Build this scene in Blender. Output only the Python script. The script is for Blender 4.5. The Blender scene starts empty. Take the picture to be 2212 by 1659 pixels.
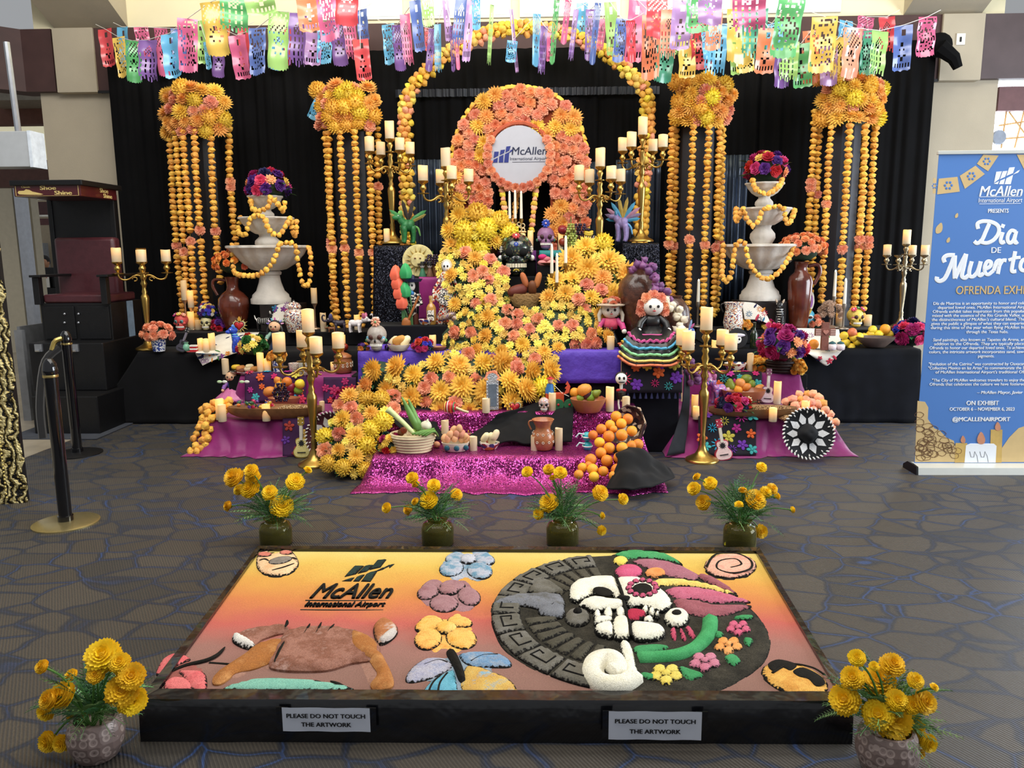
import bpy,bmesh,math,random
from mathutils import Vector,Matrix,Euler,noise
random.seed(7)
PI=math.pi
S=bpy.context.scene
COL=S.collection
# camera
FPX=1700.0; PITCH=math.radians(9.6); YAW=math.radians(1.7); ROLL=-.0076; EYE=Vector((0,0,1.64))
_c,_s,_ct,_st=math.cos(YAW),math.sin(YAW),math.cos(PITCH),math.sin(PITCH)
_R=Vector((_c,_s,0)); _F=Vector((-_s*_ct,_c*_ct,-_st)); _U=_R.cross(_F)
CR=_R*math.cos(ROLL)+_U*math.sin(ROLL); CU=_U*math.cos(ROLL)-_R*math.sin(ROLL)
cam=bpy.data.cameras.new('camera'); camo=bpy.data.objects.new('camera',cam); COL.objects.link(camo)
cam.sensor_width=36; cam.lens=36*FPX/2212; cam.clip_start=.05; cam.clip_end=200
m4=Matrix((CR,CU,-_F)).transposed().to_4x4(); m4.translation=EYE
camo.matrix_world=m4; S.camera=camo
def W(x,y,Y):
 d=CR*((x-1106)/FPX)-CU*((y-829.5)/FPX)+_F
 return EYE+d*(Y/d.y)
def G(x,y,z=0.0):
 d=CR*((x-1106)/FPX)-CU*((y-829.5)/FPX)+_F
 return EYE+d*((z-EYE.z)/d.z)
def PXM(Y,x=1106,y=700): return (W(x+50,y,Y)-W(x-50,y,Y)).length/100
# world, lights, exposure
vs=S.view_settings; S.display_settings.display_device='sRGB'
vs.view_transform='Standard'; vs.look='None'; vs.gamma=1; vs.use_curve_mapping= False; vs.exposure=0.0
try:S.cycles.max_bounces=6; S.cycles.diffuse_bounces=3; S.cycles.glossy_bounces=3
except AttributeError: pass
wd=bpy.data.worlds.new('world'); S.world=wd; wd.use_nodes= True
bgn=wd.node_tree.nodes['Background']; bgn.inputs[0].default_value=(.93,.96,1,1); bgn.inputs[1].default_value=.36
def area(name,loc,target,sx,sy,power,col):
 l=bpy.data.lights.new(name,'AREA'); l.shape='RECTANGLE'; l.size=sx; l.size_y=sy; l.energy=power; l.color=col
 o=bpy.data.objects.new(name,l); COL.objects.link(o); o.location=loc
 o.rotation_euler=(Vector(target)-Vector(loc)).to_track_quat('-Z','Y').to_euler(); return o
area('ceiling_light_front',(-.5,2.6,5.6),(-.5,4.6,0),7,3,250,(1,.97,.92))
area('ceiling_light_altar',(-.2,5.2,5.4),(-.2,7.6,.6),8,1.6,250,(1,.96,.9))
area('window_daylight_right',(8.5,4.2,2.3),(1.5,5.0,.3),5,3.2,640,(.86,.93,1))
area('ceiling_fill_uplight',(-.3,7.3,4.55),(-.3,8.4,6.5),9,.5,90,(1,.93,.75))  # added lamp out of view, brightens the ceiling above the trim
# materials
def srgb(h):
 h=h.lstrip('#'); v=[int(h[i:i+2],16)/255 for i in (0,2,4)]
 return tuple(x/12.92 if x<=.04045 else ((x+.055)/1.055)**2.4 for x in v)
MATS={}
def newmat(key):
 m=bpy.data.materials.new(key); m.use_nodes= True; nt=m.node_tree
 return m,nt,nt.nodes['Principled BSDF']
def N(nt,typ,**kw):
 n=nt.nodes.new(typ)
 for k,v in kw.items():
  if k[0]=='i' and k[1:].isdigit():n.inputs[int(k[1:])].default_value=v
  elif k in n.inputs:n.inputs[k].default_value=v
  else:setattr(n,k,v)
 return n
def ramp(nt,stops,interp='LINEAR'):
 r=nt.nodes.new('ShaderNodeValToRGB'); r.color_ramp.interpolation=interp; e=r.color_ramp.elements
 while len(e)<len(stops):e.new(.5)
 for k,(p,c) in zip(e,stops):k.position=p; k.color=(*c,1)
 return r
def scl(c,f): return tuple(min(1,x*f) for x in c)
def mat(hexc,rough=.6,metal=0,var=.14,scale=14,bump=0,bscale= None,emit=0,trans=0,alpha=1,rnd=0,coat=0,sheen=0,spec=.5,sss=0,ior=1.45):
 key='m_%s_%g'%(hexc.strip('#'),hash((rough,metal,var,scale,bump,bscale,emit,trans,alpha,rnd,coat,sheen,spec,sss))%99991)
 if key in MATS: return MATS[key]
 m,nt,p=newmat(key); c=srgb(hexc); L=nt.links.new
 p.inputs['Roughness'].default_value=rough; p.inputs['Metallic'].default_value=metal
 p.inputs['Specular IOR Level'].default_value=spec; p.inputs['IOR'].default_value=ior
 tc=N(nt,'ShaderNodeTexCoord'); nz=N(nt,'ShaderNodeTexNoise',Scale=scale,Detail=4.0); L(tc.outputs['Object'],nz.inputs['Vector'])
 r=ramp(nt,[(.3,scl(c,1-var)),(.7,scl(c,1+var))]); L(nz.outputs['Fac'],r.inputs[0]); out=r.outputs[0]
 if rnd:
  oi=N(nt,'ShaderNodeObjectInfo'); hs=N(nt,'ShaderNodeHueSaturation')
  mh=N(nt,'ShaderNodeMapRange',i3=.5-rnd*.12,i4=.5+rnd*.12); mv=N(nt,'ShaderNodeMapRange',i3=1-rnd,i4=1+rnd*.6)
  L(oi.outputs['Random'],mh.inputs[0]); L(oi.outputs['Random'],mv.inputs[0])
  L(mh.outputs[0],hs.inputs['Hue']); L(mv.outputs[0],hs.inputs['Value']); L(out,hs.inputs['Color']); out=hs.outputs[0]
 L(out,p.inputs['Base Color'])
 if emit:L(out,p.inputs['Emission Color']); p.inputs['Emission Strength'].default_value=emit
 if trans:p.inputs['Transmission Weight'].default_value=trans
 if alpha<1:p.inputs['Alpha'].default_value=alpha
 if coat:p.inputs['Coat Weight'].default_value=coat
 if sheen:p.inputs['Sheen Weight'].default_value=sheen
 if sss:p.inputs['Subsurface Weight'].default_value=sss; p.inputs['Subsurface Radius'].default_value=(.02,.012,.006)
 if bump:
  n2=N(nt,'ShaderNodeTexNoise',Scale=bscale or scale*3,Detail=3.0); L(tc.outputs['Object'],n2.inputs['Vector'])
  b=N(nt,'ShaderNodeBump',Strength=bump,Distance=.02); L(n2.outputs['Fac'],b.inputs['Height']); L(b.outputs[0],p.inputs['Normal'])
 MATS[key]=m; return m
def pat(key,cols,scale=40,kind='vor',rough=.35,thr=.5,soft=.02,coat=.3,rnd=0,stretch=(1,1,1),bump=0):
 """printed or painted pattern: 'vor' random cells of a palette, 'noise' two-tone blotches, 'ring' cells with rings, 'wave' stripes"""
 key='pat_'+key
 if key in MATS: return MATS[key]
 m,nt,p=newmat(key); L=nt.links.new; p.inputs['Roughness'].default_value=rough; p.inputs['Coat Weight'].default_value=coat
 tc=N(nt,'ShaderNodeTexCoord'); mp=N(nt,'ShaderNodeMapping'); mp.inputs['Scale'].default_value=stretch; L(tc.outputs['Object'],mp.inputs['Vector']); v=mp.outputs[0]
 cs=[srgb(c) for c in cols]; n=len(cs); st=[(i/n,c) for i,c in enumerate(cs)]
 if kind=='vor':
  t=N(nt,'ShaderNodeTexVoronoi',Scale=scale); L(v,t.inputs['Vector']); sp=N(nt,'ShaderNodeSeparateColor'); L(t.outputs['Color'],sp.inputs[0])
  r=ramp(nt,st,'CONSTANT'); L(sp.outputs[0],r.inputs[0])
 elif kind=='noise':
  t=N(nt,'ShaderNodeTexNoise',Scale=scale,Detail=1.5); L(v,t.inputs['Vector']); r=ramp(nt,[(thr-soft,cs[0]),(thr+soft,cs[1])]); L(t.outputs['Fac'],r.inputs[0])
 elif kind=='swirl':
  t=N(nt,'ShaderNodeTexNoise',Scale=scale,Detail=2.0,Distortion=1.5); L(v,t.inputs['Vector']); r=ramp(nt,[(.25+.5*i/n,c) for i,c in enumerate(cs)]); L(t.outputs['Fac'],r.inputs[0])
 elif kind=='ring':
  t=N(nt,'ShaderNodeTexVoronoi',Scale=scale,Randomness=.35); L(v,t.inputs['Vector']); k=len(cs); r=ramp(nt,[(.62*i/k,c) for i,c in enumerate(cs)],'CONSTANT'); L(t.outputs['Distance'],r.inputs[0])
 else:
  t=N(nt,'ShaderNodeTexWave',Scale=scale,Distortion=thr); L(v,t.inputs['Vector']); r=ramp(nt,st,'CONSTANT'); L(t.outputs['Fac'],r.inputs[0])
 L(r.outputs[0],p.inputs['Base Color'])
 if bump:
  b=N(nt,'ShaderNodeBump',Strength=bump,Distance=.01); L(t.outputs[0],b.inputs['Height']); L(b.outputs[0],p.inputs['Normal'])
 MATS[key]=m; return m
def sequin(key,c1,c2,scale=160,k=1.0,metal=.75,rough=.22):
 key='seq_'+key
 if key in MATS: return MATS[key]
 m,nt,p=newmat(key); L=nt.links.new
 tc=N(nt,'ShaderNodeTexCoord'); t=N(nt,'ShaderNodeTexVoronoi',Scale=scale); L(tc.outputs['Object'],t.inputs['Vector'])
 sub=N(nt,'ShaderNodeVectorMath',operation='SUBTRACT'); sub.inputs[1].default_value=(.5,.5,.5); L(t.outputs['Color'],sub.inputs[0])
 sc=N(nt,'ShaderNodeVectorMath',operation='SCALE'); sc.inputs['Scale'].default_value=k; L(sub.outputs[0],sc.inputs[0])
 ge=N(nt,'ShaderNodeNewGeometry'); ad=N(nt,'ShaderNodeVectorMath',operation='ADD'); L(ge.outputs['Normal'],ad.inputs[0]); L(sc.outputs[0],ad.inputs[1])
 nm=N(nt,'ShaderNodeVectorMath',operation='NORMALIZE'); L(ad.outputs[0],nm.inputs[0]); L(nm.outputs[0],p.inputs['Normal'])
 r=ramp(nt,[(.2,srgb(c1)),(.9,srgb(c2))]); sp=N(nt,'ShaderNodeSeparateColor'); L(t.outputs['Color'],sp.inputs[0]); L(sp.outputs[1],r.inputs[0]); L(r.outputs[0],p.inputs['Base Color'])
 p.inputs['Metallic'].default_value=metal; p.inputs['Roughness'].default_value=rough
 MATS[key]=m; return m
def candle_mat(lit=1.0):
 key='wax_%g'%lit
 if key in MATS: return MATS[key]
 m,nt,p=newmat(key); L=nt.links.new
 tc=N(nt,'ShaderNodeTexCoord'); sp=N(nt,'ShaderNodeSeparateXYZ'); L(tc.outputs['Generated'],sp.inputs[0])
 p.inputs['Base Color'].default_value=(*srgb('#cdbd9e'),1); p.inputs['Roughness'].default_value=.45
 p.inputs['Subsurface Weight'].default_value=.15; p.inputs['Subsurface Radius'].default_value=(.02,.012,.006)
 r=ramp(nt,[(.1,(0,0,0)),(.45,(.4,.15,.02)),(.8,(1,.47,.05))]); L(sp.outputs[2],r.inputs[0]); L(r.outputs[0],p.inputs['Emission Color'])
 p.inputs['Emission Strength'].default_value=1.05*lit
 MATS[key]=m; return m
 # mesh builder
class B:
 def __init__(s):s.v=[]; s.f=[]; s.mi=[]; s.k=0
 def add(s,vs,fs,M= None):
  o=len(s.v)
  s.v+=[tuple(M@Vector(p)) for p in vs] if M else [tuple(p) for p in vs]
  s.f+=[tuple(o+i for i in f) for f in fs]; s.mi+=[s.k]*len(fs); return s
 def box(s,x0,x1,y0,y1,z0,z1,M= None):
  return s.add([(x0,y0,z0),(x1,y0,z0),(x1,y1,z0),(x0,y1,z0),(x0,y0,z1),(x1,y0,z1),(x1,y1,z1),(x0,y1,z1)],[(0,3,2,1),(4,5,6,7),(0,1,5,4),(1,2,6,5),(2,3,7,6),(3,0,4,7)],M)
 def lathe(s,prof,n=16,c=(0,0,0),lobes=0,amp=0,M= None,sq=1.0):
  vs=[]; fs=[]; k=len(prof)
  for r,z in prof:
   for i in range(n):
    a=2*PI*i/n; rr=r*(1+amp*math.cos(lobes*a)) if lobes else r
    vs.append((c[0]+rr*math.cos(a),c[1]+rr*math.sin(a)*sq,c[2]+z))
  for j in range(k-1):
   for i in range(n):fs.append((j*n+i,j*n+(i+1)%n,(j+1)*n+(i+1)%n,(j+1)*n+i))
  if prof[0][0]>1e-5:fs.append(tuple(range(n-1,-1,-1)))
  if prof[-1][0]>1e-5:fs.append(tuple((k-1)*n+i for i in range(n)))
  return s.add(vs,fs,M)
 def tube(s,pts,r,n=6,closed= False,M= None):
  P=[Vector(p) for p in pts]; k=len(P); R=r if isinstance(r,(list,tuple)) else [r]*k
  vs=[]; fs=[]; up= None
  for j in range(k):
   t=(P[(j+1)%k]-P[j-1]) if closed else (P[min(j+1,k-1)]-P[max(j-1,0)])
   t=t.normalized() if t.length>1e-9 else Vector((0,0,1))
   if up is None:up=t.orthogonal().normalized()
   else:
    up=up-t*up.dot(t); up=up.normalized() if up.length>1e-6 else t.orthogonal().normalized()
   sd=t.cross(up)
   for i in range(n):
    a=2*PI*i/n; vs.append(P[j]+(up*math.cos(a)+sd*math.sin(a))*R[j])
  for j in range(k if closed else k-1):
   q=(j+1)%k
   for i in range(n):fs.append((j*n+i,j*n+(i+1)%n,q*n+(i+1)%n,q*n+i))
  if not closed:fs+=[tuple(range(n-1,-1,-1)),tuple((k-1)*n+i for i in range(n))]
  return s.add(vs,fs,M)
 def ell(s,c,r,n=10,m=6,M= None,rot= None):
  if not isinstance(r,(list,tuple)):r=(r,r,r)
  vs=[(0,0,-r[2])]; fs=[]
  for j in range(1,m):
   b=-PI/2+PI*j/m
   for i in range(n):
    a=2*PI*i/n; vs.append((r[0]*math.cos(b)*math.cos(a),r[1]*math.cos(b)*math.sin(a),r[2]*math.sin(b)))
  vs.append((0,0,r[2])); t=len(vs)-1
  for i in range(n):
   fs.append((0,1+(i+1)%n,1+i)); fs.append((t,1+(m-2)*n+i,1+(m-2)*n+(i+1)%n))
   for j in range(m-2):fs.append((1+j*n+i,1+j*n+(i+1)%n,1+(j+1)*n+(i+1)%n,1+(j+1)*n+i))
  T=Matrix.Translation(c)
  if rot:T=T@Euler(rot).to_matrix().to_4x4()
  return s.add(vs,fs,(M@T) if M else T)
 def prism(s,o,y0,y1,M= None):
  n=len(o); vs=[(p[0],y0,p[1]) for p in o]+[(p[0],y1,p[1]) for p in o]
  fs=[tuple(range(n)),tuple(range(2*n-1,n-1,-1))]+[(i,i+n,(i+1)%n+n,(i+1)%n) for i in range(n)]
  return s.add(vs,fs,M)
 def rev(s):
  s.f=[tuple(reversed(f)) for f in s.f]; return s
def mesh(name,b,mats):
 me=bpy.data.meshes.new(name); me.from_pydata(b.v,[],b.f)
 for m in (mats if isinstance(mats,(list,tuple)) else [mats]):me.materials.append(m)
 if max(b.mi,default=0):me.polygons.foreach_set('material_index',b.mi)
 me.update(); return me
def tag(o,label= None,cat= None,group= None,kind= None):
 if label:o['label']=label
 if cat:o['category']=cat
 if group:o['group']=group
 if kind:o['kind']=kind
 return o
def link(name,data,parent= None,loc=(0,0,0),rot=(0,0,0),sc=1):
 o=bpy.data.objects.new(name,data); COL.objects.link(o); o.location=loc; o.rotation_euler=rot
 o.scale=(sc,sc,sc) if not isinstance(sc,(tuple,list)) else sc
 if parent:o.parent=parent
 return o
def ob(name,b,mats,parent= None,loc=(0,0,0),rot=(0,0,0),sc=1,smooth= True,ang=40,bev=0,fixn= False):
 me=mesh(name,b,mats)
 if fixn:
  bm=bmesh.new(); bm.from_mesh(me); bmesh.ops.recalc_face_normals(bm,faces=bm.faces); bm.to_mesh(me); bm.free()
 if smooth:
  me.polygons.foreach_set('use_smooth',[ True]*len(me.polygons))
  if ang<180:me.set_sharp_from_angle(angle=math.radians(ang))
 o=link(name,me,parent,loc,rot,sc)
 if bev:
  md=o.modifiers.new('bevel','BEVEL'); md.width=bev; md.segments=2; md.limit_method='ANGLE'
 return o
def thing(name,label,cat,loc=(0,0,0),rz=0,group= None,sc=1):
 o=link(name, None, None,loc,(0,0,rz),sc); o.empty_display_size=.05
 return tag(o,label,cat,group)
def one(name,label,cat,b,mats,loc=(0,0,0),rot=(0,0,0),group= None,**kw):
 return tag(ob(name,b,mats, None,loc,rot,**kw),label,cat,group)
def struct(name,b,mats,parent= None,**kw):
 o=ob(name,b,mats,parent,**kw)
 if not parent:tag(o,kind='structure')
 return o
def dup(root,loc,rz=0,sc= None,label= None,group= None,recolor= None):
 r=root.copy(); COL.objects.link(r); r.location=loc; r.rotation_euler=(0,0,rz)
 if sc:r.scale=(sc,sc,sc)
 if label:r['label']=label
 if group:r['group']=group
 for ch in root.children:
  c=ch.copy(); COL.objects.link(c); c.parent=r
  for g in ch.children:
   d=g.copy(); COL.objects.link(d); d.parent=c
 return r
def inst(name,me,m,parent= None,loc=(0,0,0),rot=(0,0,0),sc=1):
 o=link(name,me,parent,loc,rot,sc)
 if m is not None:
  o.material_slots[0].link='OBJECT'; o.material_slots[0].material=m
 return o
def facing(d,roll=0):
 return (Vector(d).to_track_quat('Z','Y')@Euler((0,0,roll)).to_quaternion()).to_euler()
def crom(P,t):
 n=len(P)-1; x=min(max(t,0),1)*n; i=min(int(x),n-1); f=x-i
 a,b,c,d=P[max(i-1,0)],P[i],P[i+1],P[min(i+2,n)]
 return.5*((2*b)+(c-a)*f+(2*a-5*b+4*c-d)*f*f+(3*b-a-3*c+d)*f**3)
def smooth_path(pts,n):P=[Vector(p) for p in pts]; return [crom(P,i/(n-1)) for i in range(n)]
class Patch:
 def __init__(s,rows):s.rows=[[Vector(p) for p in r] for r in rows]
 def at(s,u,v): return crom([crom(r,u) for r in s.rows],v)
 def nrm(s,u,v):
  e=.01; a=s.at(min(u+e,1),v)-s.at(max(u-e,0),v); b=s.at(u,min(v+e,1))-s.at(u,max(v-e,0)); n=a.cross(b)
  n=n.normalized() if n.length>1e-9 else Vector((0,-1,0))
  return n if n.dot(EYE-s.at(u,v))>0 else -n
 def build(s,nu,nv,amp=.0,freq=8,thick=.004,off=0):
  b=B(); vs=[]
  for j in range(nv+1):
   for i in range(nu+1):
    p=s.at(i/nu,j/nv)
    if amp or off:
     w=amp*(noise.noise(p*freq)+.6*noise.noise(p*freq*2.3))
     p=p+s.nrm(i/nu,j/nv)*(off+max(w,-off*.6) if off else w)
    vs.append(p)
  fs=[(j*(nu+1)+i,j*(nu+1)+i+1,(j+1)*(nu+1)+i+1,(j+1)*(nu+1)+i) for j in range(nv) for i in range(nu)]
  return b.add(vs,fs)
def cloth(name,label,cat,rows,m,nu=24,nv=16,amp=0,freq=8,thick=.004,off=0,parent= None):
 P=Patch(rows); o=ob(name,P.build(nu,nv,amp,freq,off=off),m,parent,ang=180)
 md=o.modifiers.new('thickness','SOLIDIFY'); md.thickness=thick
 if label:tag(o,label,cat)
 o_patch[o.name]=P; return o,P
o_patch={}
def text(s,size,m,parent,M,name='lettering',shear=0,bold=0,align='CENTER',ext=.0004,wid=1.0,space=1.0):
 cu=bpy.data.curves.new('txt','FONT'); cu.body=s; cu.size=size; cu.shear=shear; cu.align_x=align; cu.align_y='CENTER'; cu.extrude=ext; cu.space_character=space
 cu.resolution_u=3
 t=bpy.data.objects.new('txt',cu); me=bpy.data.meshes.new_from_object(t); bpy.data.objects.remove(t); bpy.data.curves.remove(cu)
 if bold:
  bm=bmesh.new()
  for d in (-1,0,1):T=Matrix.Translation((d*bold,0,d*ext*.6)); me.transform(T); bm.from_mesh(me); me.transform(T.inverted())
  bm.to_mesh(me); bm.free()
 me.transform(M@Matrix.Diagonal((wid,1,1,1))); me.materials.clear(); me.materials.append(m); me.name=name
 return link(name,me,parent)
def vertical_M(p,rz=0):
 return Matrix.Translation(p)@Matrix.Rotation(rz,4,'Z')@Matrix.Rotation(PI/2,4,'X')
 # structure
BEIGE=mat('#b9ae99',.8,var=.05,scale=3,bump=.08,bscale=90)
CREAM=mat('#efe6c4',.85,var=.04,scale=2)
BROWN=mat('#4a3230',.6,var=.12,scale=6)
BLACKM=mat('#0b0b0d',.5,var=.3,scale=9)
BLKPAINT=mat('#0c0c0e',.45,var=.2,scale=18,bump=.1,bscale=120)
WHITEP=mat('#e9e7e0',.6,var=.04)
METAL=mat('#b9bcc2',.3,metal=.9,var=.08)
def carpet_mat():
 m,nt,p=newmat('carpet'); L=nt.links.new
 tc=N(nt,'ShaderNodeTexCoord'); mp=N(nt,'ShaderNodeMapping'); mp.inputs['Rotation'].default_value=(0,0,.35); mp.inputs['Scale'].default_value=(1,1.45,1); L(tc.outputs['Object'],mp.inputs[0])
 nz=N(nt,'ShaderNodeTexNoise',Scale=3.0,Detail=2.0); L(mp.outputs[0],nz.inputs['Vector'])
 mx=N(nt,'ShaderNodeMix',data_type='VECTOR'); mx.inputs[0].default_value=.12; L(mp.outputs[0],mx.inputs[4]); L(nz.outputs['Color'],mx.inputs[5])
 v1=N(nt,'ShaderNodeTexVoronoi',feature='DISTANCE_TO_EDGE',Scale=4.6); L(mx.outputs[1],v1.inputs['Vector'])
 v1c=N(nt,'ShaderNodeTexVoronoi',Scale=4.6); L(mx.outputs[1],v1c.inputs['Vector'])
 r1=ramp(nt,[(.045,(0,0,0)),(.085,(1,1,1))]); L(v1.outputs[0],r1.inputs[0])
 n3=N(nt,'ShaderNodeTexNoise',Scale=1.3,Detail=2.0); L(tc.outputs['Object'],n3.inputs['Vector'])
 r2=ramp(nt,[(.008,(1,1,1)),(.024,(0,0,0))]); L(v1.outputs[0],r2.inputs[0])
 r3=ramp(nt,[(.45,(.12,.12,.12)),(.58,(.7,.7,.7))]); L(n3.outputs['Fac'],r3.inputs[0])
 wv=N(nt,'ShaderNodeTexWave',Scale=26.0,Distortion=1.2,i4=2.0); wm=N(nt,'ShaderNodeMapping'); wm.inputs['Rotation'].default_value=(0,0,-.55); L(tc.outputs['Object'],wm.inputs[0]); L(wm.outputs[0],wv.inputs['Vector'])
 cell=N(nt,'ShaderNodeSeparateColor'); L(v1c.outputs['Color'],cell.inputs[0]); rc=ramp(nt,[(0,srgb('#433c32')),(.5,srgb('#4b443a')),(1,srgb('#3a3630'))]); L(cell.outputs[0],rc.inputs[0])
 a=N(nt,'ShaderNodeMix',data_type='RGBA'); a.inputs[6].default_value=(*srgb('#2a2b31'),1); L(r1.outputs[0],a.inputs[0]); L(rc.outputs[0],a.inputs[7])
 mu=N(nt,'ShaderNodeMath',operation='MULTIPLY'); L(r2.outputs[0],mu.inputs[0]); L(r3.outputs[0],mu.inputs[1])
 b=N(nt,'ShaderNodeMix',data_type='RGBA'); L(mu.outputs[0],b.inputs[0]); L(a.outputs[2],b.inputs[6]); b.inputs[7].default_value=(*srgb('#2f4a7c'),1)
 d=N(nt,'ShaderNodeMix',data_type='RGBA',blend_type='MULTIPLY'); d.inputs[0].default_value=.5; rw=ramp(nt,[(.2,(.35,.35,.4)),(.6,(1,1,1))]); L(wv.outputs['Fac'],rw.inputs[0]); L(b.outputs[2],d.inputs[6]); L(rw.outputs[0],d.inputs[7])
 L(d.outputs[2],p.inputs['Base Color']); p.inputs['Roughness'].default_value=.5; p.inputs['Specular IOR Level'].default_value=.4; p.inputs['Sheen Weight'].default_value=.06; p.inputs['Sheen Tint'].default_value=(.75,.85,1,1)
 bp=N(nt,'ShaderNodeBump',Strength=.5,Distance=.006); L(wv.outputs['Fac'],bp.inputs['Height']); L(bp.outputs[0],p.inputs['Normal'])
 return m
b=B(); b.box(-14,14,-3,21,-.1,0); struct('floor',b,carpet_mat(),smooth= False)
e0,e1=G(51,990),G(256,911); dr=(e0-e1).normalized(); e2=e0+dr*3.5
b=B(); pts=[(e2.x,e2.y),(e1.x,e1.y),(-4.95,9.2),(-4.95,20.8),(-13.8,20.8),(-13.8,e2.y)]
b.add([(x,y,.004) for x,y in pts]+[(x,y,-.02) for x,y in pts],[tuple(range(6))]+[(i,i+6,(i+1)%6+6,(i+1)%6) for i in range(6)])
struct('floor_tile',b,mat('#a89e8c',.22,var=.12,scale=5),smooth= False,fixn= True)
YW_=9.42
def X_(px,py,Y): return W(px,py,Y).x
def Z_(px,py,Y): return W(px,py,Y).z
zt,zb=Z_(1000,46,9.3),Z_(200,195,9.3)
xl,xr=X_(92,250,YW_),X_(2150,250,YW_)
b=B(); b.box(xl,xr,YW_,YW_+.25,0,zt+.02); struct('wall_back',b,BEIGE,smooth= False)
for i,(p0,p1) in enumerate(((119,206),(2030,2120))):
 b=B(); b.box(X_(p0,150,9.3),X_(p1,150,9.3),9.3,YW_-.001,zb-.02,zt); struct('wall_column',b,BEIGE,smooth= False,bev=.006)
xa,xb_=X_(206,150,9.33),X_(2030,150,9.33)
b=B(); b.box(xa+.012,xb_-.012,9.33,YW_-.002,zb,zt); struct('trim_1',b,BROWN,smooth= False)
b=B(); b.box(xa+.012,xb_-.012,9.315,9.329,zb-.03,zb); struct('trim_2',b,BLACKM,smooth= False)
x0,x1=X_(52,150,9.33),X_(119,150,9.33)
b=B(); b.add([(x0,9.33,zb),(x1-.01,9.33,zb),(x1-.01,9.6,zb),(x0-.1,9.6,zb),(x0-1.1,8.35,zb+.0),(x0-1.25,8.5,zb),(x0,9.33,zt),(x1-.01,9.33,zt),(x1-.01,9.6,zt),(x0-.1,9.6,zt),(x0-1.1,8.35,zt),(x0-1.25,8.5,zt)],[(0,1,7,6),(1,2,8,7),(2,3,9,8),(4,0,6,10),(3,5,11,9),(5,4,10,11),(0,4,5,3),(0,3,2,1),(6,7,8,9),(6,9,11,10)])
struct('trim_3',b,BROWN,smooth= False,fixn= True)
b=B(); b.box(X_(2106,100,9.33),7.5,9.33,9.42,zb,zt); struct('trim_4',b,mat('#55484a',.55,var=.1,scale=5),smooth= False)
k=.46
def slope_box(xa,xb,zoff,thick,m,name,y1=9.42,y0=6.6,dx0=0,dx1=0):
 b=B(); z1=zt+zoff; z0=z1+k*(y1-y0)
 b.add([(xa,y1,z1),(xb,y1,z1),(xb+dx1,y0,z0),(xa+dx0,y0,z0),(xa,y1,z1+thick),(xb,y1,z1+thick),(xb+dx1,y0,z0+thick),(xa+dx0,y0,z0+thick)],[(0,3,2,1),(4,5,6,7),(0,1,5,4),(1,2,6,5),(2,3,7,6),(3,0,4,7)])
 return struct(name,b,m,smooth= False)
slope_box(-15,15,.62,.1,CREAM,'ceiling')
bxs=[(X_(105,55,9.3),X_(265,55,9.3)),(X_(1962,30,9.3),X_(2132,30,9.3))]
for i,(a,c) in enumerate(bxs):slope_box(a,c,.02,.58,BEIGE,'ceiling_beam')
b=B(); b.box(xl,xr,YW_,YW_+.2,zt+.02,zt+.7); struct('wall_clerestory',b,CREAM,smooth= False)
WINM=mat('#dfe9e2',.4,var=.03,emit=.75)
for i in range(5):
 xx=-2.6+i*1.22
 fr=B(); fr.box(xx,xx+1.12,YW_-.03,YW_-.001,zt+.06,zt+.5); o=struct('window_%d'%(i+1),fr,WHITEP,smooth= False)
 for j in range(2):
  g=B(); g.box(xx+.04+j*.54,xx+.54+j*.54,YW_-.04,YW_-.031,zt+.09,zt+.47); struct('pane',g,WINM,o,smooth= False)
b=B(); b.box(X_(2070,85,9.29)-.02,X_(2081,85,9.29)+.02,9.285,9.299,Z_(2075,97,9.29),Z_(2075,72,9.29))
o=one('wall_switch','small pale switch plate high on the right beige column','switch',b,WHITEP,smooth= False,bev=.003)
b=B(); pz=Z_(2075,85,9.28); b.box(X_(2074,85,9.28),X_(2077,85,9.28),9.275,9.286,pz-.025,pz+.025); ob('toggle',b,BLACKM,o,smooth= False)
wx=xr+.02
b=B(); b.box(wx,wx+3,9.55,9.6,zb-3.0,zb+.05); o=struct('window_6',b,WHITEP,smooth= False)
b=B(); b.box(wx+.03,wx+2.9,9.52,9.55,zb-2.9,zb-.02); struct('pane',b,mat('#eaf2fb',.3,var=.02,emit=7.0),o,smooth= False)
b=B(); b.box(wx,wx+3,9.42,9.5,Z_(2170,240,9.45),Z_(2170,188,9.45)); struct('blind',b,mat('#6b4a4c',.6,var=.1),o,smooth= False)
t=thing('boarding_bridge','tan steel boarding bridge framework seen through the right window','bridge',(W(2185,285,9.5).x,9.5,W(2185,320,9.5).z))
TAN=mat('#c9a06a',.6); b=B()
for q in ((-.1,0,-.08,.4),(.05,0,.12,.42),(-.15,.1,.15,.12),(-.15,.25,.2,.3),(-.05,.4,.2,.1)):
 b.tube([(q[0],0,q[1]),(q[2],0,q[3])],.011,5)
ob('truss',b,TAN,t)
b=B(); b.lathe([(.02,-.02),(.075,-.02),(.085,0),(.075,.02),(.02,.02)],14,M=Matrix.Translation((-.14,-.005,.12))@Matrix.Rotation(PI/2,4,'X')); ob('wheel',b,mat('#8a93a3',.6),t)
CURT=mat('#050507',.85,var=.35,scale=5,spec=.2)
cx0,cx1=X_(250,300,9.15),X_(2000,300,9.15); ctop=Z_(1106,106,9.15)
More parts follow.
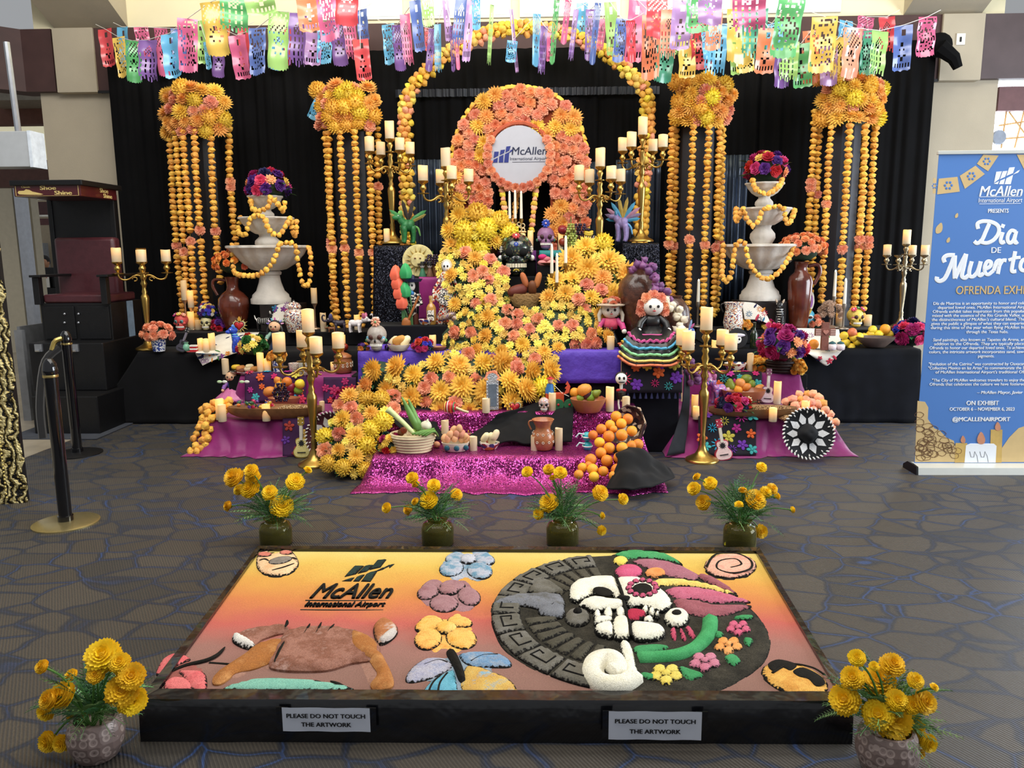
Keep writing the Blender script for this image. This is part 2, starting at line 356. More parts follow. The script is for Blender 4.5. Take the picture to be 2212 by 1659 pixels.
def pleats(x0,x1,z0,z1,y,amp,per,n,wob=2.2):
 b=B(); vs=[]; nz=6
 for j in range(nz+1):
  for i in range(n+1):
   x=x0+(x1-x0)*i/n; a=x/per*2*PI
   vs.append((x,y+amp*(math.sin(a+wob*math.sin(a*.31))+.35*math.sin(a*2.3+j*.1)),z0+(z1-z0)*j/nz))
 return b.add(vs,[(j*(n+1)+i,j*(n+1)+i+1,(j+1)*(n+1)+i+1,(j+1)*(n+1)+i) for j in range(nz) for i in range(n)])
t=thing('backdrop_curtain','tall black pleated drape hung behind the whole altar','curtain',(0,0,0))
pp=[cx0+(cx1-cx0)*i/5 for i in range(6)]
for i in range(5):
 o=ob('curtain_panel',pleats(pp[i]-.02,pp[i+1]+.02,0.01,ctop+(.02 if i in (0,4) else 0),9.12+.012*(i%2),.013,.19+.02*(i%3),150),CURT,t,ang=180)
 o.modifiers.new('thickness','SOLIDIFY').thickness=.003
STREAKM=mat('#4a5566',.25,var=.35,scale=3,metal=.55)  # lighter panels put in for light stripes showing through the drape
STREAKD=mat('#23272f',.35,var=.3,scale=3)  # tone of the band put in for shiny streaks across the drape
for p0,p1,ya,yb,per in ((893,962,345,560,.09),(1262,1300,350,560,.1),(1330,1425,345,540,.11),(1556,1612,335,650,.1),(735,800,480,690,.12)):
 o=ob('light_streak_panel',pleats(X_(p0,450,9.05),X_(p1,450,9.05),Z_(p0,yb,9.05),Z_(p0,ya,9.05),9.05,.02,per,60,1.5),STREAKM,t,ang=180)
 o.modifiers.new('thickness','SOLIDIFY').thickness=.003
o=ob('light_streak_band',pleats(X_(853,200,9.07),X_(1425,200,9.07),Z_(1106,207,9.07),Z_(1106,190,9.07),9.07,.014,.05,240,2),STREAKD,t,ang=180)
b=B(); b.ell((cx1+.02,9.05,ctop-.05),(.14,.08,.13),12,8); b.tube([(cx1,9.0,ctop-.08),(cx1+.15,8.98,ctop-.2),(cx1+.2,8.98,ctop-.3)],[.09,.07,.05],8); ob('gathered_corner',b,CURT,t)
b=B(); b.tube([(cx0,9.2,ctop-.06),(cx1,9.2,ctop-.06)],.02,8); ob('curtain_rod',b,METAL,t)
# far hall on the left
YF=19.0
b=B(); b.box(W(-60,500,YF).x,W(150,500,YF).x,YF,YF+.2,0,6); struct('wall_far',b,mat('#a89a83',.8,var=.06),smooth= False)
b=B(); b.box(W(-60,500,YF).x,W(150,500,YF).x,YF-.03,YF-.001,0,.2); struct('baseboard_far',b,mat('#6f6960',.6),smooth= False)
b=B(); b.box(W(-40,500,13).x,W(34,500,13).x,13,13.3,0,Z_(20,405,13)); struct('wall_left',b,mat('#cdc4ae',.8,var=.05),smooth= False)
b=B(); b.box(W(36,500,13).x,W(52,500,13).x,13.02,13.2,0,Z_(20,405,13)); struct('trim_5',b,METAL,smooth= False)
b=B(); b.box(W(53,500,13.4).x,W(73,500,13.4).x,13.4,13.6,0,Z_(20,405,13.4)); struct('wall_left_pier',b,mat('#cdc4ae',.8,var=.05),smooth= False)
b=B(); b.box(W(-60,370,12).x,W(112,370,12).x,12,12.2,Z_(50,404,12),Z_(50,346,12)); struct('trim_6',b,mat('#5a3b34',.6),smooth= False)
b=B(); b.box(W(-60,300,14).x,W(130,300,14).x,14,14.1,Z_(50,350,14),Z_(50,262,14)); struct('wall_far_glow',b,mat('#f3ecc9',.7,var=.05,emit=.35),smooth= False)  # bright far band: glow added to a cream panel so it looks lit
b=B(); b.box(W(-60,240,11).x,W(110,240,11).x,11,11.2,Z_(50,268,11),Z_(50,214,11)); struct('trim_7',b,mat('#6a4335',.6),smooth= False)
b=B(); b.box(W(-60,210,10.4).x,W(110,210,10.4).x,10.4,11.0,Z_(50,216,10.4),Z_(50,190,10.4)); struct('ceiling_soffit',b,mat('#8d877d',.4),smooth= False)
for i,(ya,yb,c) in enumerate(((428,432,'#e9e6dc'),(436,464,'#4d3030'),(464,468,'#e9e6dc'),(472,486,'#5a3535'))):
 b=B(); b.box(W(56,450,18).x,W(124,450,18).x,18,18.1,Z_(90,yb,18),Z_(90,ya,18)); struct('trim_%d'%(8+i),b,mat(c,.6),smooth= False)
b=B(); b.box(W(72,560,18.6).x,W(96,560,18.6).x,18.6,18.8,0,Z_(80,525,18.6)); o=struct('door_1',b,mat('#8b8f93',.5),smooth= False)
b=B(); b.box(W(92,560,18.5).x,W(94,560,18.5).x,18.5,18.6,1.0,1.15); struct('door_handle',b,METAL,o,smooth= False)
t=thing('hanging_sign','pale grey sign box hanging on a metal post at upper left','sign',W(20,320,7.4))
o0=W(20,320,7.4)
a,c=W(-40,284,7.4)-o0,W(66,360,7.4)-o0
b=B(); b.box(a.x,c.x,0,.2,c.z,a.z); ob('sign_box',b,mat('#b6babd',.4,var=.04),t,smooth= False,bev=.006)
b=B(); d=W(78,360,7.4)-o0; b.box(c.x,c.x+.03,-.004,.21,c.z-.004,a.z+.004); ob('edge_strip',b,mat('#dfe8f3',.3),t,smooth= False)
b=B(); pz=W(12,210,7.4)-o0; b.tube([(pz.x+.02,.1,a.z),(pz.x,.1,pz.z+.5)],.028,8); ob('post',b,METAL,t)
for i,(px,lab) in enumerate(((48,'slim silver queue post in the far hall left of the shoeshine chair'),(100,'slim silver queue post in the far hall beside the podium'))):
 p=G(px,712 if i==0 else 690); t=thing('queue_post',lab,'queue post',p)
 b=B(); b.lathe([(.16,0),(.16,.015),(.03,.03),(.03,.96),(.04,.97),(.04,1.02),(0,1.02)],12); ob('pole',b,METAL,t)
 b=B(); b.box(-.05,.05,-.05,.05,.9,1.0); ob('belt_head',b,BLACKM,t,smooth= False)
 b=B(); b.box(-1.6,-.05,-.004,.004,.93,.98) if i==0 else b.box(-.9,-.05,-.004,.004,.93,.98); ob('belt',b,BLACKM,t,smooth= False)
Yp=16.0; pb=W(97,600,Yp)
t=thing('podium','black podium desk with a monitor in the far hall','podium',(pb.x,Yp,0))
b=B(); b.box(-.25,.35,0,.5,0,Z_(97,622,Yp)); ob('desk',b,BLACKM,t,smooth= False)
b=B(); b.box(-.17,.2,.07,.14,Z_(97,622,Yp),Z_(97,578,Yp)); ob('monitor',b,BLKPAINT,t,smooth= False,bev=.01)
t=thing('notice_stand','white notice sheet in a frame on the far podium','notice',(pb.x-.02,Yp+.012,Z_(97,622,Yp)))
b=B(); b.box(-.11,.11,0,.02,0,.27); ob('frame',b,BLACKM,t,smooth= False)
b=B(); b.box(-.1,.1,-.004,0,.01,.26); ob('sheet',b,WHITEP,t,smooth= False)
b=B(); b.box(-.06,.06,-.006,-.004,.2,.215); ob('heading',b,mat('#c0392b',.6),t,smooth= False)
b=B(); pz=Z_(97,568,16.6); X0=W(95,560,16.6).x
b.ell((0,0,1.17),(.095,.11,.13),14,10); b.tube([(0,0,.5),(0,.02,.72),(0,.02,.9),(0,.01,1.0),(0,0,1.1)],[.17,.18,.2,.1,.055],12)
b.tube([(-.17,0,.93),(-.24,-.05,.7),(-.18,-.3,.68)],[.065,.05,.04],8); b.tube([(.17,0,.93),(.24,-.05,.7),(.18,-.3,.68)],[.065,.05,.04],8)
b.ell((0,-.11,1.15),(.018,.025,.022),6,4)
t=thing('person','person in a dark top seated behind the far podium','person',(X0,16.6,pz-1.17))
o=ob('body',b,mat('#c08d6d',.6),t,ang=180)
b=B(); b.tube([(0,0,.49),(0,.02,.72),(0,.02,.9),(0,.01,1.0),(0,.005,1.03)],[.185,.195,.212,.12,.075],12); ob('top',b,mat('#2a2b31',.8),t,ang=180)
b=B(); b.ell((0,.03,1.21),(.105,.115,.125),12,8); ob('hair',b,mat('#15110f',.6),t,ang=180)
for q in (-1,1):b=B(); b.ell((q*.035,-.1,1.18),(.014,.01,.009),6,4); ob('eye',b,BLACKM,t)
b=B(); b.ell((0,-.1,1.11),(.03,.01,.007),6,4); ob('mouth',b,mat('#8a4a45',.6),t)
for q in (-1,1):b=B(); b.ell((q*.095,0,1.17),(.012,.022,.032),6,4); ob('ear',b,mat('#c08d6d',.6),t)
t=thing('office_chair','dark office chair under the person at the far podium','chair',(X0,16.65,0.004))
zz=pz-1.17
b=B(); b.box(-.24,.24,-.24,.24,zz+.42,zz+.5); ob('seat',b,BLACKM,t,smooth= False,bev=.02)
b=B(); b.lathe([(.28,0),(.28,.03),(.04,.06),(.035,zz+.42),(0,zz+.42)],10); ob('pedestal',b,BLACKM,t)
# shoe shine stand
MAR=mat('#4b2329',.38,var=.12,scale=20,coat=.15,bump=.06,bscale=60)
Ys=7.5
def sx(px,Y=Ys,y=600): return W(px,y,Y).x
def sz(py,Y=Ys,x=150): return W(x,py,Y).z
sb=Vector((sx(130),Ys,0)); t=thing('shoeshine_stand','black shoeshine stand with maroon padded seat and lettered canopy','shoeshine stand',sb)
def sbox(nm,p0,p1,ya,yb,Y0,Y1,m,bev=.008,par= None,Yr= None):
 b=B(); Yr=Yr or Y0; b.box(sx(p0,Yr)-sb.x,sx(p1,Yr)-sb.x,Y0-Ys,Y1-Ys,sz(yb,Yr),sz(ya,Yr)); return ob(nm,b,m,par or t,smooth= False,bev=bev)
can=sbox('canopy',42,196,388,400,7.42,8.15,BLKPAINT)
sg=sbox('sign_panel',50,192,398,424,7.45,8.1,mat('#4a151a',.35,var=.1,coat=.3))
GOLD_T=mat('#d9c07a',.45,var=.05)
xm=(sx(50,7.45)+sx(192,7.45))/2-sb.x; zc=(sz(398,7.45)+sz(424,7.45))/2; wS=sx(192,7.45)-sx(50,7.45); hS=sz(398,7.45)-sz(424,7.45)
b=B()
for q in ((-.47,.47,.43,.45),(-.47,.47,-.45,-.43)):b.box(xm+q[0]*wS,xm+q[1]*wS,-.053,-.05,zc+q[2]*hS,zc+q[3]*hS)
for q in (-.47,.465):b.box(xm+q*wS,xm+(q+.006)*wS,-.053,-.05,zc-.45*hS,zc+.45*hS)
ob('border',b,GOLD_T,sg,smooth= False)
text('Classic',.024,GOLD_T,sg,vertical_M((xm-.31*wS,-.053,zc+.3*hS)),bold=.0008,wid=1.3)
text('Shoe',.052,GOLD_T,sg,vertical_M((xm+.02*wS,-.053,zc+.2*hS)),bold=.002,wid=1.5)
text('Shine',.052,GOLD_T,sg,vertical_M((xm+.24*wS,-.053,zc-.22*hS)),bold=.002,wid=1.5)
b=B(); so=[(-.42,-.3),(-.3,-.34),(-.1,-.36),(-.06,-.3),(-.14,-.18),(-.22,-.08),(-.26,.06),(-.31,.12),(-.34,.0),(-.42,-.02),(-.44,-.16)]
b.prism([(xm+x*wS,zc+z*hS) for x,z in so],-.054,-.05); ob('shoe_picture',b,GOLD_T,sg,smooth= False)
text('Shoe',.06,GOLD_T,sg,Matrix.Translation((sx(192,7.45)-sb.x+.002,.36,zc+.2*hS))@Matrix.Rotation(PI/2,4,'Z')@Matrix.Rotation(PI/2,4,'X'),bold=.002,wid=1.3)
text('Shine',.058,GOLD_T,sg,Matrix.Translation((sx(192,7.45)-sb.x+.002,.42,zc-.24*hS))@Matrix.Rotation(PI/2,4,'Z')@Matrix.Rotation(PI/2,4,'X'),bold=.002,wid=1.3)
sbox('back_panel',124,252,420,650,8.08,8.14,BLKPAINT)
for px in (117,251):sbox('back_post',px,px+9,420,650,8.06,8.14,BLKPAINT)
b=B(); x0,x1=sx(126,7.95)-sb.x,sx(256,7.95)-sb.x; b.box(x0,x1,.42,.56,sz(640,7.95),sz(513,7.95)); ob('seat_back',b,MAR,t,bev=.035,smooth= True)
b=B(); b.box(sx(88)-sb.x,sx(226)-sb.x,0,.56,sz(655),sz(636)); ob('seat',b,MAR,t,bev=.02)
for p0,nm in ((62,'armrest'),(208,'armrest')):
 sbox(nm,p0,p0+24,594,599,7.4,8.05,BLKPAINT,.004)
 sbox('arm_post',p0+6,p0+19,599,658,7.45,7.52,BLKPAINT,.004)
cb=sbox('cabinet',80,233,655,739,7.5,8.1,BLKPAINT)
for p0,p1 in ((86,152),(160,228)):
 d=sbox('door',p0,p1,662,733,7.485,7.5,BLKPAINT,.006,cb)
 for py in (678,697):
  px=p1-12 if p0<100 else p0+10
  b=B(); q=W(px,py,7.48); b.ell((q.x-sb.x,-.025,q.z),(.012,.01,.012),8,6); ob('knob',b,METAL,d)
b=B(); cxr=sx(233)-sb.x
b.box(cxr+.001,cxr+.004,.3,.42,sz(735),sz(655)); ob('side_strip',b,mat('#8fa6bd',.2,metal=.3),cb,smooth= False)
tr=thing('black_trunk','black trunk step with two metal latches below the maroon seat','trunk',(sx(125,7.25),7.25,0))
b=B(); b.box(sx(45,7.25)-sx(125,7.25),sx(208,7.25)-sx(125,7.25),0,.85,.36,sz(741,7.25)); ob('trunk_body',b,BLKPAINT,tr,smooth= False,bev=.01)
for px in (85,163):
 q=W(px,750,7.25); b=B(); b.box(q.x-sx(125,7.25)-.035,q.x-sx(125,7.25)+.035,-.02,0,q.z-.04,q.z+.03); b.tube([(q.x-sx(125,7.25)-.02,-.03,q.z-.03),(q.x-sx(125,7.25)+.02,-.03,q.z-.03)],.012,6); ob('latch',b,METAL,tr,smooth= False)
b=B(); b.box(sx(38,6.95)-sx(125,7.25),sx(184,6.95)-sx(125,7.25),-.3,.85,.006,.36); ob('lower_step',b,BLKPAINT,tr,smooth= False,bev=.01)
b=B(); q=G(110,925); b.box(sx(10,6.8,920),sx(212,6.8,920),6.75,7.6,.004,.012); one('floor_mat','dark grey mat on the tiles below the shoeshine steps','mat',b,mat('#3f434c',.7),smooth= False)
b=B(); b.box(sx(24,7.6),sx(30,7.6),7.6,8.1,0,sz(705,7.6)); b.box(sx(24,7.6),sx(41,7.6),7.55,7.6,0,sz(712,7.6)); one('grey_partition','low grey partition standing left of the shoeshine trunk','partition',b,mat('#77797c',.5),smooth= False)
# gilded frame at the left edge
def frame_mat():
 m,nt,p=newmat('gilt'); L=nt.links.new; tc=N(nt,'ShaderNodeTexCoord')
 v=N(nt,'ShaderNodeTexWave',Scale=7.0,Distortion=11.0,i3=3.0,i4=1.8); L(tc.outputs['Object'],v.inputs['Vector'])
 r=ramp(nt,[(.1,srgb('#14110c')),(.2,srgb('#4d3f1e')),(.36,srgb('#c0a862')),(.9,srgb('#dccb90'))]); L(v.outputs['Fac'],r.inputs[0]); L(r.outputs[0],p.inputs['Base Color'])
 p.inputs['Roughness'].default_value=.4; p.inputs['Metallic'].default_value=.35
 bp=N(nt,'ShaderNodeBump',Strength=1.0,Distance=.02); L(v.outputs['Fac'],bp.inputs['Height']); L(bp.outputs[0],p.inputs['Normal']); return m
f0=G(20,1085); fh=1.64+.2
t=thing('gilded_frame','ornate black and gold carved frame standing at the left edge','frame',(f0.x,f0.y,0))
b=B(); vs=[]; nu,nv=14,90; xr_=W(57,1060,f0.y).x-f0.x
for j in range(nv+1):
 for i in range(nu+1):
  u=i/nu; z=fh*j/nv; edge=.02*noise.noise(Vector((1,0,z*9)))+.012*math.sin(z*23)
  x=-.32+(xr_+.32+edge*(u>.9))*u; d=.045*math.sin(PI*min(1,u*1.05))**.5+.02*noise.noise(Vector((x*22,3,z*16)))+.012*noise.noise(Vector((x*50,3,z*45)))
  vs.append((x,-d,z))
b.add(vs,[(j*(nu+1)+i,j*(nu+1)+i+1,(j+1)*(nu+1)+i+1,(j+1)*(nu+1)+i) for j in range(nv) for i in range(nu)])
ob('carved_moulding',b,frame_mat(),t,ang=180)
b=B(); b.box(-.32,xr_-.02,.005,.05,0,fh); ob('backing',b,BLACKM,t,smooth= False)
b=B()
for j in range(70):b.ell((xr_-.105,-.05,.05+j*.025),.007,6,4)
ob('bead_row',b,mat('#d9bf6c',.35,metal=.4),t)
# stanchions
def stanchion(p,label,brass):
 t=thing('stanchion',label,'stanchion',p)
 b=B(); b.lathe([(.19,0),(.19,.008),(.17,.014),(.04,.02),(0,.02)],32); ob('base',b,mat('#cdbb84',.25,metal=.85,var=.06) if brass else BLKPAINT,t)
 b=B(); b.lathe([(.045,.02),(.045,.05),(.038,.052),(.038,.93),(0,.93)],20); ob('post',b,mat('#0c0c0f',.12,coat=.5),t)
 b=B(); b.lathe([(.04,.93),(.043,.945),(.043,.96),(.036,1.0),(.02,1.025),(0,1.03)],20); ob('cap',b,mat('#101013',.08,coat=.6),t)
 b=B(); b.lathe([(.0425,.915),(.0435,.92),(.0425,.93)],20); ob('collar',b,mat('#d8c07c',.25,metal=.9),t); return t
p1_,p2_=G(143,1130),G(168,980)
stanchion(p1_,'glossy black rope stanchion with a brass base plate, nearest the camera', True)
stanchion(p2_,'glossy black rope stanchion with a black base, behind the brass-based one', False)
t=thing('velvet_rope','black velvet rope hanging from the rear stanchion','rope',p2_)
d=(p1_-p2_); b=B(); b.tube(smooth_path([(-.03,-.05,.9),(-.12,-.12,.78),(-.17,-.16,.45),(-.15,-.2,.18)],14),.032,8); ob('rope',b,mat('#0b0b0e',.9,sheen=.4),t)
b=B(); b.tube(smooth_path([(-.01,-.04,.97),(-.05,-.07,.95),(-.07,-.09,.88)],6),.02,8); ob('hook',b,mat('#c9ae62',.25,metal=.9),t)
# sand painting in its tray
ZS=.135; ZR=.152
sand=thing('sand_painting','large coloured sand painting with a raised half-skull disc in a black tray','sand painting',(-.15,3.1,0))
SO=Vector((-.15,3.1,0))
PLASTIC=mat('#0d0e12',.25,var=.3,scale=6,bump=.9,bscale=7,coat=.5)
fl,fr,bl,br=G(298,1512,ZR),G(1845,1516,ZR),G(556,1178,ZR),G(1641,1181,ZR)
ifl,ifr,ibl,ibr=G(343,1496,ZS),G(1812,1502,ZS),G(562,1191,ZS),G(1632,1196,ZS)
tray=thing('tray_frame','black plastic-wrapped wooden tray holding the sand painting','tray',SO)
sand_bed= None
def wall4(nm,o0,o1,i1,i0):
 b=B(); n=26; vs=[]
 for k in range(n+1):
  f=k/n; o=o0.lerp(o1,f); i=i0.lerp(i1,f); w=.003*noise.noise(Vector((o.x*14,o.y*14,1))); w2=.004*noise.noise(Vector((o.x*9,o.y*9,7)))
  out=(o-i); out.z=0; out=out.normalized()
  for q in (Vector((o.x,o.y,0))+out*(.006+w2),Vector((o.x,o.y,.07))+out*(.004+w2*2),Vector((o.x,o.y,ZR-.008))+out*w,Vector((o.x,o.y,ZR))-out*.006+Vector((0,0,w)),Vector((i.x,i.y,ZR-.002+w)),Vector((i.x,i.y,ZS-.02))):vs.append(q-SO)
 b.add(vs,[(k*6+j,(k+1)*6+j,(k+1)*6+j+1,k*6+j+1) for k in range(n) for j in range(5)]+[(0,1,2,3,4,5),tuple(n*6+j for j in (5,4,3,2,1,0))])
 ob(nm,b,PLASTIC,tray,ang=50,fixn= True)
wall4('front_rail',fl,fr,ifr,ifl); wall4('right_rail',fr,br,ibr,ifr); wall4('back_rail',br,bl,ibl,ibr); wall4('left_rail',bl,fl,ifl,ibl)
def sand_mat(cols,key,noise_amt=.35,axis= None,y0=0,y1=1,rough=.95,edge= True):
 m,nt,p=newmat('sand_'+key); L=nt.links.new; tc=N(nt,'ShaderNodeTexCoord'); p.inputs['Roughness'].default_value=rough; p.inputs['Specular IOR Level'].default_value=.15
 cs=[srgb(c) for c in cols]
 if axis:
  sp=N(nt,'ShaderNodeSeparateXYZ'); L(tc.outputs['Object'],sp.inputs[0]); nz=N(nt,'ShaderNodeTexNoise',Scale=5.0,Detail=6.0); L(tc.outputs['Object'],nz.inputs['Vector'])
  mr=N(nt,'ShaderNodeMapRange',i1=y0,i2=y1); L(sp.outputs[1],mr.inputs[0]); ad=N(nt,'ShaderNodeMath',operation='MULTIPLY_ADD'); ad.inputs[1].default_value=.16; L(nz.outputs['Fac'],ad.inputs[0]); L(mr.outputs[0],ad.inputs[2])
  su=N(nt,'ShaderNodeMath',operation='SUBTRACT'); su.inputs[1].default_value=.08; L(ad.outputs[0],su.inputs[0])
  r=ramp(nt,[(i/(len(cs)-1),c) for i,c in enumerate(cs)]); L(su.outputs[0],r.inputs[0])
 else:
  nz=N(nt,'ShaderNodeTexNoise',Scale=11.0,Detail=8.0,Roughness=.7); L(tc.outputs['Object'],nz.inputs['Vector'])
  r=ramp(nt,[(.3+.4*i/max(1,len(cs)-1),c) for i,c in enumerate(cs)]); L(nz.outputs['Fac'],r.inputs[0])
 gn=N(nt,'ShaderNodeTexNoise',Scale=260.0,Detail=2.0); L(tc.outputs['Object'],gn.inputs['Vector']); gr=ramp(nt,[(.35,(1-noise_amt,)*3),(.62,(1.0,)*3)]); L(gn.outputs['Fac'],gr.inputs[0])
 src=r.outputs[0]
 if not axis and edge:
  at=N(nt,'ShaderNodeAttribute',attribute_name='edge'); g2=N(nt,'ShaderNodeTexNoise',Scale=95.0,Detail=4.0); L(tc.outputs['Object'],g2.inputs['Vector'])
  ma=N(nt,'ShaderNodeMath',operation='MULTIPLY_ADD'); ma.inputs[1].default_value=1.5; L(g2.outputs['Fac'],ma.inputs[0]); L(at.outputs['Fac'],ma.inputs[2])
  re_=ramp(nt,[(.86/2,(1,1,1)),(1.12/2,(0,0,0))]); hf=N(nt,'ShaderNodeMath',operation='MULTIPLY'); hf.inputs[1].default_value=.5; L(ma.outputs[0],hf.inputs[0]); L(hf.outputs[0],re_.inputs[0])
  mb=N(nt,'ShaderNodeMix',data_type='RGBA'); L(re_.outputs[0],mb.inputs[0]); L(src,mb.inputs[6]); mb.inputs[7].default_value=(.012,.011,.01,1); src=mb.outputs[2]
 mx=N(nt,'ShaderNodeMix',data_type='RGBA',blend_type='MULTIPLY'); mx.inputs[0].default_value=1; L(src,mx.inputs[6]); L(gr.outputs[0],mx.inputs[7]); L(mx.outputs[2],p.inputs['Base Color'])
 bp=N(nt,'ShaderNodeBump',Strength=.35,Distance=.006); L(gn.outputs['Fac'],bp.inputs['Height']); L(bp.outputs[0],p.inputs['Normal'])
 return m
b=B(); nx,ny=60,36; vs=[]
for j in range(ny+1):
 for i in range(nx+1):
  q=ifl.lerp(ifr,i/nx).lerp(ibl.lerp(ibr,i/nx),j/ny); q=q-SO; q.z=ZS+.004*noise.noise(q*6)*min(1,6*min(i/nx,1-i/nx,j/ny,1-j/ny)); vs.append(q)
b.add(vs,[(j*(nx+1)+i,j*(nx+1)+i+1,(j+1)*(nx+1)+i+1,(j+1)*(nx+1)+i) for j in range(ny) for i in range(nx)])
ob('sand_bed',b,sand_mat(['#866459','#8f6c61','#9c7066','#bd6358','#cb7f4c','#d29a4c','#d6b258','#dcc676'],'bed',.2,1,-.68,.72),sand,ang=180)
SB=sand_mat(['#15130f','#2a2722'],'black',.5)
def smn(*c): return sand_mat(list(c),'n'+''.join(x.strip('#') for x in c),.3,edge= False)
def sm(*c): return sand_mat(list(c),''.join(x.strip('#') for x in c),.3)
r3= lambda x,y:(280+x/3.2529,1140+y/3.2529)
r4= lambda x,y:(840+x/3.95,1140+y/3.95)
r5= lambda x,y:(1280+x/2.115,1160+y/2.115)
def closed_smooth(P,k=4):
 n=len(P); out=[]
 for i in range(n):
  a,b_,c,d=P[i-1],P[i],P[(i+1)%n],P[(i+2)%n]
  for q in range(k):
   f=q/k; out.append(.5*((2*b_)+(c-a)*f+(2*a-5*b_+4*c-d)*f*f+(3*b_-a-3*c+d)*f**3))
 return out
def edge_attr(o,vals):
 a=o.data.attributes.new('edge','FLOAT','POINT'); a.data.foreach_set('value',vals); return o
def puff3(name,P,h,m,parent,z0=ZS-.004,inset= None):
 h=h*.55 if h>.02 else h
 if z0-ZS>.015:z0=ZS+(z0-ZS)*.58
 """rounded sand relief over an outline of points"""
 n=len(P); ar=0
 for i in range(n):ar+=P[i].x*P[(i+1)%n].y-P[(i+1)%n].x*P[i].y
 if ar<0:P=P[::-1]
 P=[Vector((p.x,p.y)) for p in P]
 x0,x1,y0,y1=min(p.x for p in P),max(p.x for p in P),min(p.y for p in P),max(p.y for p in P)
 st=max(.008,min(.03,math.sqrt((x1-x0)*(y1-y0))/11)); T=inset or max(.012,min(.045,.9*abs(ar)/2/sum((P[i]-P[i-1]).length for i in range(n))))
 def inside(q):
  c= False
  for i in range(n):
   a,d=P[i-1],P[i]
   if (a.y>q.y)!=(d.y>q.y) and q.x<(d.x-a.x)*(q.y-a.y)/(d.y-a.y)+a.x:c= not c
  return c
 def dist(q):
  best=9
  for i in range(n):
   a,d=P[i-1],P[i]; e=d-a; l=e.length_squared; f=0 if l<1e-12 else min(1,max(0,(q-a).dot(e)/l)); best=min(best,(a+e*f-q).length)
  return best
 pts=list(P); y=y0+st/2; row=0
 while y<y1:
  x=x0+(st/2 if row%2 else st)
  while x<x1:
   q=Vector((x,y))
   if inside(q) and dist(q)>st*.35:pts.append(q)
   x+=st
  y+=st; row+=1
 from mathutils.geometry import delaunay_2d_cdt
 V2,E2,F2=delaunay_2d_cdt(pts,[(i,(i+1)%n) for i in range(n)],[],1,1e-6)[:3]
 b=B(); vs=[]; ed=[]
 for q in V2:
  dd=dist(q); ed.append(min(1,dd/.018)); f=min(1,dd/T); vs.append((q.x-SO.x,q.y-SO.y,z0+h*(.4+.6*math.sqrt(max(0,1-(1-f)**2)))))
 b.add(vs,[tuple(f) for f in F2])
 lo=[(p.x-SO.x,p.y-SO.y,z0) for p in P]; hi=[(p.x-SO.x,p.y-SO.y,z0+h*.4) for p in P]
 b.add(lo+hi,[(i,(i+1)%n,n+(i+1)%n,n+i) for i in range(n)])
 return edge_attr(ob(name,b,m,parent,ang=70),ed+[0]*(2*n))
def pl(px):q=G(px[0],px[1],ZS); return Vector((q.x,q.y,0))
def poly(name,pts,h,m,parent,sm_= True,z0=ZS-.004):
 P=[pl(p) for p in pts]; return puff3(name,closed_smooth(P) if sm_ else P,h,m,parent,z0)
def elp(R,cx,cy,rx,ry,rot=0,n=18):
 a=math.radians(rot); return [R(cx+rx*math.cos(t)*math.cos(a)-ry*math.sin(t)*math.sin(a),cy+rx*math.cos(t)*math.sin(a)+ry*math.sin(t)*math.cos(a)) for t in [2*PI*i/n for i in range(n)]]
def ellipse(name,R,c,h,m,parent,z0=ZS-.004): return poly(name,elp(R,*c),h,m,parent, False,z0)
def stroke(name,R,pts,w,m,parent,z=ZS+.001,taper= False,n= None):
 z=ZS+(z-ZS)*.5; fl_=.5 if w<.02 else 1
 P=smooth_path([pl(R(*p)) for p in pts],n or len(pts)*5); k=len(P); b=B()
 b.tube([p-SO+Vector((0,0,0)) for p in P],[w*(1-.75*abs(2*i/(k-1)-1)**2) if taper else w for i in range(k)],6); b.v=[(x,y,z+zz*fl_) for x,y,zz in b.v]; return edge_attr(ob(name,b,m,parent,ang=180),[1.0]*len(b.v))
def motif(name,R,outline,pad=1.06,label= None,m= None):
 """dark sand edging below a motif; its pieces become children"""
 P=[pl(R(*p)) for p in outline]; c=sum(P,Vector())/len(P); P=[c+(p-c)*pad for p in P]
 o=puff3(name,closed_smooth(P),.009,m or SB,sand,ZS-.006,.006)
 if label:o['label']=label
 return o
def flower4(nm,R,pet,cen,m,m2,lab):
 xs=[p[0] for p in pet]; ys=[p[1] for p in pet]; cx,cy=sum(xs)/len(xs),sum(ys)/len(ys)
 out=[]
 for a in range(20):
  t=2*PI*a/20; best=max((((p[0]-cx)*math.cos(t)+(p[1]-cy)*math.sin(t))+math.hypot(p[2]*math.cos(t),p[3]*math.sin(t)),0) for p in pet)[0]; out.append((cx+best*math.cos(t),cy+best*math.sin(t)))
 o=motif(nm,R,out,.93,lab,m)
 for p in pet:ellipse('petal',R,p,.034,m,o)
 ellipse('flower_centre',R,cen,.045,m2,o); return o
flower4('relief_flower',r4,[(570,268,92,48,-8),(815,275,92,52,10),(535,355,108,68,-8),(775,375,112,70,6)],(677,282,72,40),sm('#8f93a8','#b6b9c4','#5f8fa8','#c9c6cc'),sm('#a5a9b8','#d0d0d4'),'blue-grey raised sand flower')
flower4('relief_flower',r4,[(545,505,112,48),(335,560,98,62,-12),(685,595,102,76,15),(470,655,126,74)],(510,548,86,40),sm('#93666a','#a77f82','#8a5c62'),sm('#9a6c6e','#ad8788'),'mauve raised sand flower')
flower4('relief_flower',r4,[(345,838,128,62,-14),(605,815,112,48,6),(335,960,122,92,-12),(618,952,136,92,8)],(490,872,96,52),sm('#eda33e','#f2c06a','#e98a3a'),sm('#f0a83c','#f5cf80'),'orange raised sand flower')
